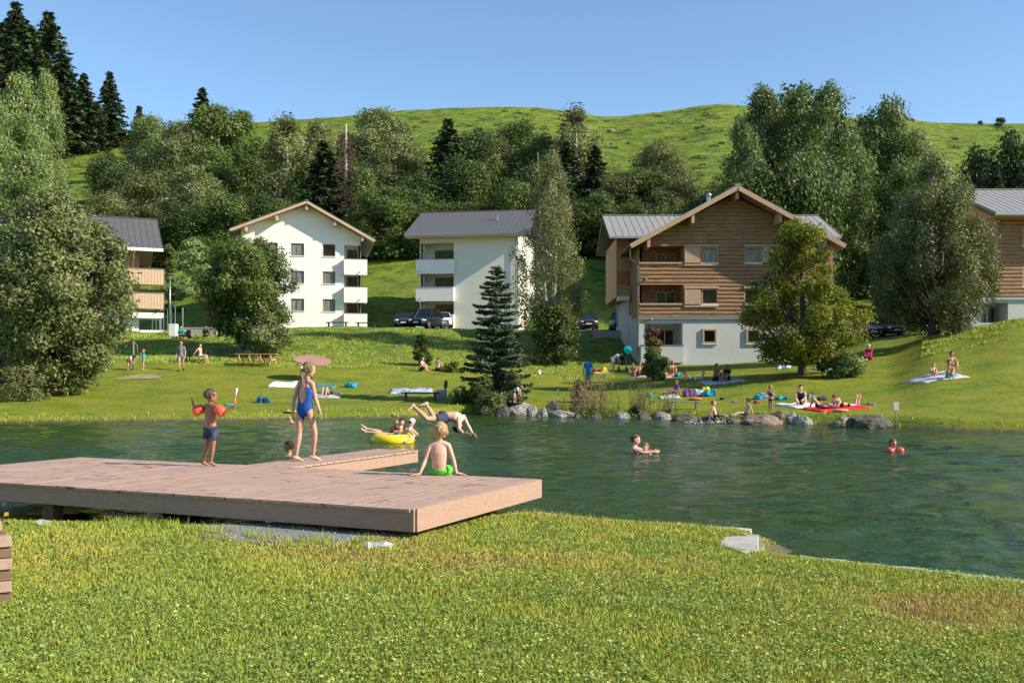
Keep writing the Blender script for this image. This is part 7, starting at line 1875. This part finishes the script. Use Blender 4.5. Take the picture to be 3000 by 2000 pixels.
# water pump, red slide, lamp, signpost, railing, walls
def misc():
    g = at(391, 1084); e = empty('water_pump', g, 0, 'grey post of the playground water pump between two children', 'water pump'); s = g.y / F
    m = MB(); m.tube([(0, 0, -.2), (0, 0, 85 * s)], [.06, .05], 10); m.build('post', M_gbark, e, True); m = MB(); m.tube([(.04, 0, 82 * s), (.25, -.05, 70 * s), (.26, -.05, 45 * s)], .025, 8); m.build('lever', M_gbark, e, True); m = MB(); m.tube([(0, 0, .75), (.2, -.1, .78), (.24, -.12, .68)], .035, 8); m.build('spout', M_metal, e, True)
    # dirt patch around
    # red slide
    a = P(182, 1038, 57); b = P(296, 1072, 55); g = Vector((a.x, a.y, G(a.x, a.y))); e = empty('red_slide', g, 0, 'long red half pipe slide coming down beside the big willow', 'slide')
    m = MB(); pts = [a - g, (a - g).lerp(b - g, .35) + Vector((0, 0, -.12)), (a - g).lerp(b - g, .7) + Vector((0, 0, -.12)), b - g]; V = []; n = 9
    for p in pts:
        for k in range(n): t = math.pi * k / (n - 1); V.append(p + Vector((math.sin(.9) * 0, -math.cos(t) * .30, -math.sin(t) * .22)))
    m.add(V, [(i * n + k, i * n + k + 1, (i + 1) * n + k + 1, (i + 1) * n + k) for i in range(3) for k in range(n - 1)]); o = m.build('chute', pm('red_plastic', (.55, .04, .03), None, 5, .35, 0), e, True); q = o.modifiers.new('t', 'SOLIDIFY'); q.thickness = .04
    for p in (pts[0], pts[2]): m = MB(); m.tube([p + Vector((0, 0, -.26)), p + Vector((0, 0, -1.6))], .04, 6); m.build('support', M_gbark, e)
    # lamp post
    g = GP(498, 81); s = 81 / F; H = EYE + (YH - 803) * s - g.z; e = empty('lamp_post', g, 0, 'slim grey lamp post beside the white house base', 'lamp post')
    m = MB(); m.tube([(0, 0, -.2), (0, 0, H)], [.08, .045], 10); m.build('pole', M_metal, e, True); m = MB(); m.box(-.12, .4, -.1, .1, H - .02, H + .06); m.build('lamp_head', M_metal, e)
    g = GP(535, 88); e = empty('marker_post', g, 0, 'thin wooden post on the shaded slope behind the low grey wall', 'post'); m = MB(); m.tube([(0, 0, -.2), (0, 0, 2.1)], .06, 8); m.build('post', M_gbark, e)
    # signpost
    g = GP(2626, 34.6); s = 34.6 / F; e = empty('signpost', g, 0, 'small grey notice board on a post at the waterline', 'sign')
    m = MB(); m.tube([(0, 0, -.3), (0, 0, 74 * s)], .026, 8); m.build('post', M_gwood, e, True); m = MB(); m.obox((-2 * s, -.045, 64 * s), (.11, .03, 0), (0, .012, 0), (0, 0, .15)); m.build('board', pm('board_grey', (.36, .33, .30), (.25, .23, .21), 7, .8, .2), e, bevel=.01)
    # low grey stone wall with concrete block
    g = GP(575, 77); s = 77 / F; e = empty('low_wall', g, 0, 'low grey stone wall by the terrace of the orange timber house', 'wall')
    m = MB(); m.box(-62 * s, 60 * s, 0, .4, -.6, 18 * s); m.build('wall', M_conc, e, bevel=.02); m = MB(); m.box(-62 * s, 58 * s, -.03, .43, 18 * s + .003, 18 * s + .08); m.build('coping', M_conc, e)
    g = GP(508, 76.5); o = MB(); o.box(-.28, .28, -.3, .3, -.3, 36 * s); o = o.build('concrete_pillar', M_white, None, bevel=.02); o.location = g; tag(o, 'pale square pillar at the left end of the low grey wall', 'pillar')
    # railing
    g = GP(478, 80); s = 80 / F; e = empty('railing', g, R(-15), 'metal railing between the orange timber house and the lamp post', 'railing')
    for i in range(7): m = MB(); m.tube([(-1 + i * .35, 0, 0), (-1 + i * .35, 0, 1.5 + .1 * i)], .022, 6); m.build('baluster', M_metal, e)
    m = MB(); m.tube([(-1, 0, 1.5), (1.1, 0, 2.1)], .03, 6); m.tube([(-1, 0, .9), (1.1, 0, 1.5)], .02, 6); m.build('handrail', M_metal, e)
    # grey retaining wall and path beside the timber house
    g = GP(1815, 79); s = 79 / F; o = MB(); o.box(-75 * s, 48 * s, 0, .35, -2.4, EYE + (YH - 968) * s - g.z); o = o.build('retaining_wall', M_conc); o.location = g; tag(o, 'grey retaining wall below the parking, left of the timber house', 'wall')
misc()
# parking strips
def parking():
    M_as = pm('asphalt', (.075, .075, .078), (.05, .05, .053), 30, .9, .4, .01)
    for nm, p0, p1, ya, yb in (('parking', 1140, 1420, 88.5, 98), ('parking', 1640, 1875, 86, 97), ('parking', 2440, 2660, 79, 86)):
        xs = np.linspace(0, 1, 24); ysn = np.linspace(ya, yb, 16); V = []; f = []
        for y in ysn:
            for t in xs: px = p0 + (p1 - p0) * t; x = (px - 1500) / F * y; V.append((x, y, G(x, y) + .05))
        for j in range(15):
            for i in range(23): b = j * 24 + i; f.append((b, b + 1, b + 25, b + 24))
        tag(link_mesh(nm, mesh_np(nm, V, np.array(f), smooth=True), M_as), kind='structure')
    # foot path on the shaded slope, trodden sand at the pump
    for nm, pts, w_, mt in (('path', [(505, 84), (560, 87), (620, 90), (680, 91)], .9, M_as), ('path', [(345, 55.6), (400, 56.4), (470, 56.2)], .9, pm('sand', (.34, .27, .16), (.2, .19, .07), 2, .95, .3))):
        V = []; n = 40; P_ = [GP(px, y) for px, y in pts]
        for i in range(n + 1):
            t = i / n * (len(P_) - 1); k = min(int(t), len(P_) - 2); p = P_[k].lerp(P_[k + 1], t - k)
            ww = w_ * (.5 + .5 * math.sin(math.pi * i / n)) if w_ and mt.name == 'sand' else w_
            for s_ in (-1, -.33, .33, 1): V.append((p.x, p.y + s_ * ww, G(p.x, p.y + s_ * ww) + .035))
        tag(link_mesh(nm, mesh_np(nm, V, np.array([(i * 4 + j, i * 4 + 4 + j, i * 4 + 5 + j, i * 4 + 1 + j) for i in range(n) for j in range(3)]), smooth=True), mt), kind='structure')
parking()
# cars
def car(px, Y, col, label, rz=0, tall=1.0, L=4.4, first=True):
    M_p = pm('paint_' + col[0], col[1], None, 3, .25, 0, spec=.6); g = GP(px, Y); g.z += .06
    e = empty('parked_car', g, rz, label, 'car', 'cars parked by the houses'); Wc = 1.8; H = 1.48 * tall
    # lofted body: front of the car looks along -y
    st = [(-L / 2, .52, .30, .62), (-L / 2 + .12, .80, .22, .74), (-L / 2 + .8, .88, .2, .90), (-L / 2 + 1.35, .9, .2, .98), (0, .9, .2, 1.0), (L / 2 - .7, .9, .2, 1.02), (L / 2 - .12, .86, .22, 1.0), (L / 2, .7, .35, .85)]
    m = MB(); V = []; n = 12
    for y, hw, zb, zt in st:
        for (u, v) in ((-1, .15), (-1.0, .5), (-.99, .8), (-.9, 1), (-.45, 1.03), (.45, 1.03), (.9, 1), (.99, .8), (1.0, .5), (1, .15), (.8, 0), (-.8, 0)): V.append((hw * u, y, zb + (zt - zb) * v))
    fs = [(i * n + k, i * n + (k + 1) % n, (i + 1) * n + (k + 1) % n, (i + 1) * n + k) for i in range(len(st) - 1) for k in range(n)] + [tuple(range(n)), tuple(range(7 * n, 8 * n))[::-1]]
    m.add(V, fs); o = m.build('body', M_p, e, True)
    cab = [(-L / 2 + 1.15, .82, .97, .98), (-L / 2 + 1.85, .66, .97, H - .02), (-L / 2 + 2.5, .66, .97, H), (L / 2 - 1.0, .64, .97, H - .03), (L / 2 - .35, .74, .97, 1.05)]
    m = MB(); V = []
    for y, hw, zb, zt in cab: V += [(-hw - .12 * (zt > 1.1), y, zb), (-hw, y, zt - .05), (-hw + .12, y, zt), (hw - .12, y, zt), (hw, y, zt - .05), (hw + .12 * (zt > 1.1), y, zb)]
    m.add(V, [(i * 6 + k, i * 6 + k + 1, (i + 1) * 6 + k + 1, (i + 1) * 6 + k) for i in range(4) for k in range(5)] + [(0, 1, 2, 3, 4, 5), tuple(range(24, 30))[::-1]])
    m.build('windows', M_glass, e)
    m = MB(); m.box(-.6, .6, -L / 2 + 1.9, L / 2 - 1.0, H - .005, H + .02)
    for s in (-1, 1): m.bar((s * .80, -L / 2 + 1.18, .99), (s * .65, -L / 2 + 1.86, H - .01), .05); m.bar((s * .78, .25, .98), (s * .66, .25, H - .02), .06, .04)
    m.build('roof', M_p, e)
    for x in (-.8, .8):
        for y in (-L / 2 + .85, L / 2 - .85):
            m = MB(); m.tube([(x - .11, y, .32), (x + .11, y, .32)], .32, 18); w_ = m.build('wheel', C_black, e); m = MB(); m.tube([(x - .12, y, .32), (x + .12, y, .32)], .19, 12); m.build('rim', M_metal, w_)
    for s in (-1, 1):
        m = MB(); m.ball((s * .62, -L / 2 + .09, .66), (.2, .09, .09), 10, 6); m.build('headlight', M_white_trim, e, True)
        m = MB(); m.ball((s * .98, -L / 2 + 1.45, 1.02), (.1, .07, .07), 8, 6); m.build('mirror', M_p, e, True)
    m = MB(); m.box(-.26, .26, -L / 2 - .03, -L / 2 + .02, .42, .53); m.build('number_plate', M_white_trim, e); m = MB(); m.box(-.4, .4, -L / 2 - .02, -L / 2 + .05, .56, .66); m.build('grille', C_black, e)
    return e
car(1185, 92, ('dark_red', (.05, .03, .035)), 'small dark reddish car parked left of the black off roader', R(4))
car(1252, 91, ('black', (.012, .014, .02)), 'black off roader parked before the cream house', R(-22), 1.18, 4.6)
car(1294, 94, ('white', (.75, .75, .75)), 'white car half hidden behind the black off roader', R(8))
car(1717, 90, ('anthracite', (.025, .03, .035)), 'dark grey car parked alone right of the lakeside birch', R(2), 1.0)
car(1816, 85, ('steel_blue', (.11, .13, .17)), 'blue grey car parked close to the timber house', R(-4), 1.1)
car(2585, 81, ('navy', (.012, .016, .04)), 'dark blue car half hidden behind the yellowing tree', R(10), 1.1)
car(2538, 82, ('silver', (.42, .42, .43)), 'silver car behind the branches of the yellowing tree', R(-4))
def splash():
    rg = np.random.default_rng(33); mb = MB()
    for i in range(130):
        px = rg.uniform(2005, 2245); Y = rg.uniform(36.6, 37.4); x = (px - 1500) / F * Y; h_ = abs(rg.normal(0, .07)); s = rg.uniform(.006, .018)
        mb.ball((x, Y, .03 + h_), (s, s, s * rg.uniform(1, 2.5)), 5, 3)
    tag(mb.build('splash', pm('water_drops', (.85, .87, .88), None, 5, .2, 0), None, True), 'water splashed up in front of the two sitting boys', 'splash', kind='stuff')
splash()
# pushchair with turquoise umbrella
def pushchair():
    g = at(1824, 1088); s = g.y / F; e = empty('pushchair', g, 0, 'dark pushchair with a turquoise umbrella before the reddish shrub', 'pushchair')
    for x in (-.25, .25):
        for y in (-.3, .3): m = MB(); m.tube([(x - .02, y, .14), (x + .02, y, .14)], .14, 14); m.build('wheel', C_black, e)
    m = MB()
    for x in (-.22, .22): m.tube([(x, -.3, .15), (x, .05, .55), (x, .45, 1.0)], .018, 6); m.tube([(x, .3, .15), (x, -.05, .55)], .018, 6)
    m.tube([(-.22, .45, 1.0), (.22, .45, 1.0)], .02, 6); m.build('frame', M_metal, e)
    m = MB(); m.box(-.2, .2, -.28, .1, .42, .5); m.bar((0, .1, .45), (0, .32, .95), .4, .06, up=(1, 0, 0)); m.build('seat', C_black, e)
    m = MB(); m.ball((0, .22, .92), (.22, .26, .2), 12, 6); m.build('hood', C_black, e, True)
    m = MB(); m.tube([(.25, .3, .9), (.35, .1, 1.45)], .012, 6); m.build('umbrella_pole', M_metal, e)
    c = Vector((.36, .05, 1.42)); nrm = Vector((.1, -.85, .3)).normalized(); ax = nrm.orthogonal().normalized(); ay = nrm.cross(ax); m = MB(); V = [c + nrm * .12] + [c + (ax * math.cos(6.283 * i / 8) + ay * math.sin(6.283 * i / 8)) * .29 for i in range(8)]
    m.add(V, [(0, 1 + i, 1 + (i + 1) % 8) for i in range(8)]); o = m.build('umbrella', C_teal, e); q = o.modifiers.new('t', 'SOLIDIFY'); q.thickness = .008
pushchair()
# stones on the hill, flower in the planter
def hill_stones():
    for px, py, w_, lab, mt in ((1528, 332, 22, 'pale boulder near the crest of the hill', M_stone), (1790, 384, 24, 'pale boulder on the hill beside the wispy skyline tree', M_stone), (2065, 370, 18, 'rock on the upper right meadow', M_stone3), (2675, 345, 20, 'dark brown rock on the skyline, right of the poplars', M_stone3), (1795, 422, 16, 'small white boulder in the upper meadow', M_stone)):
        c = at(px, py, 106, 329) if py > 350 else ray_ground(px, py, 106, 329); k = c.y / F
        o = link_mesh('hill_boulder', rock_mesh('hill_boulder', int(px), 3), mt); o.location = c; o.scale = (w_ / 2 * k, w_ / 2 * k, w_ / 3 * k); tag(o, lab, 'boulder', 'boulders on the hill meadow')
    x, y = -3.98, 7.35; e = empty('potted_flower', (x, y, .64), 0, 'yellow flowering plant in the timber planter', 'plant'); rg = np.random.default_rng(9); n = 500
    C = np.stack([rg.normal(0, .09, n), rg.normal(0, .09, n), np.abs(rg.normal(.08, .07, n))], 1); V, f = leaf_cards(C, rg.normal(0, 1, (n, 3)), .04, rg); link_mesh('leaves', mesh_np('leaves', V, f, {'v': rg.random(len(V))}), L_green, e)
    n = 90; C = np.stack([rg.normal(0, .09, n), rg.normal(0, .09, n), rg.uniform(.12, .26, n)], 1); V, f = leaf_cards(C, rg.normal(0, 1, (n, 3)), .035, rg, .9); link_mesh('flowers', mesh_np('flowers', V, f, {'v': rg.random(len(V))}), leafmat('petal_yellow', (.6, .25, .02), (.8, .5, .05), .3), e)
hill_stones()
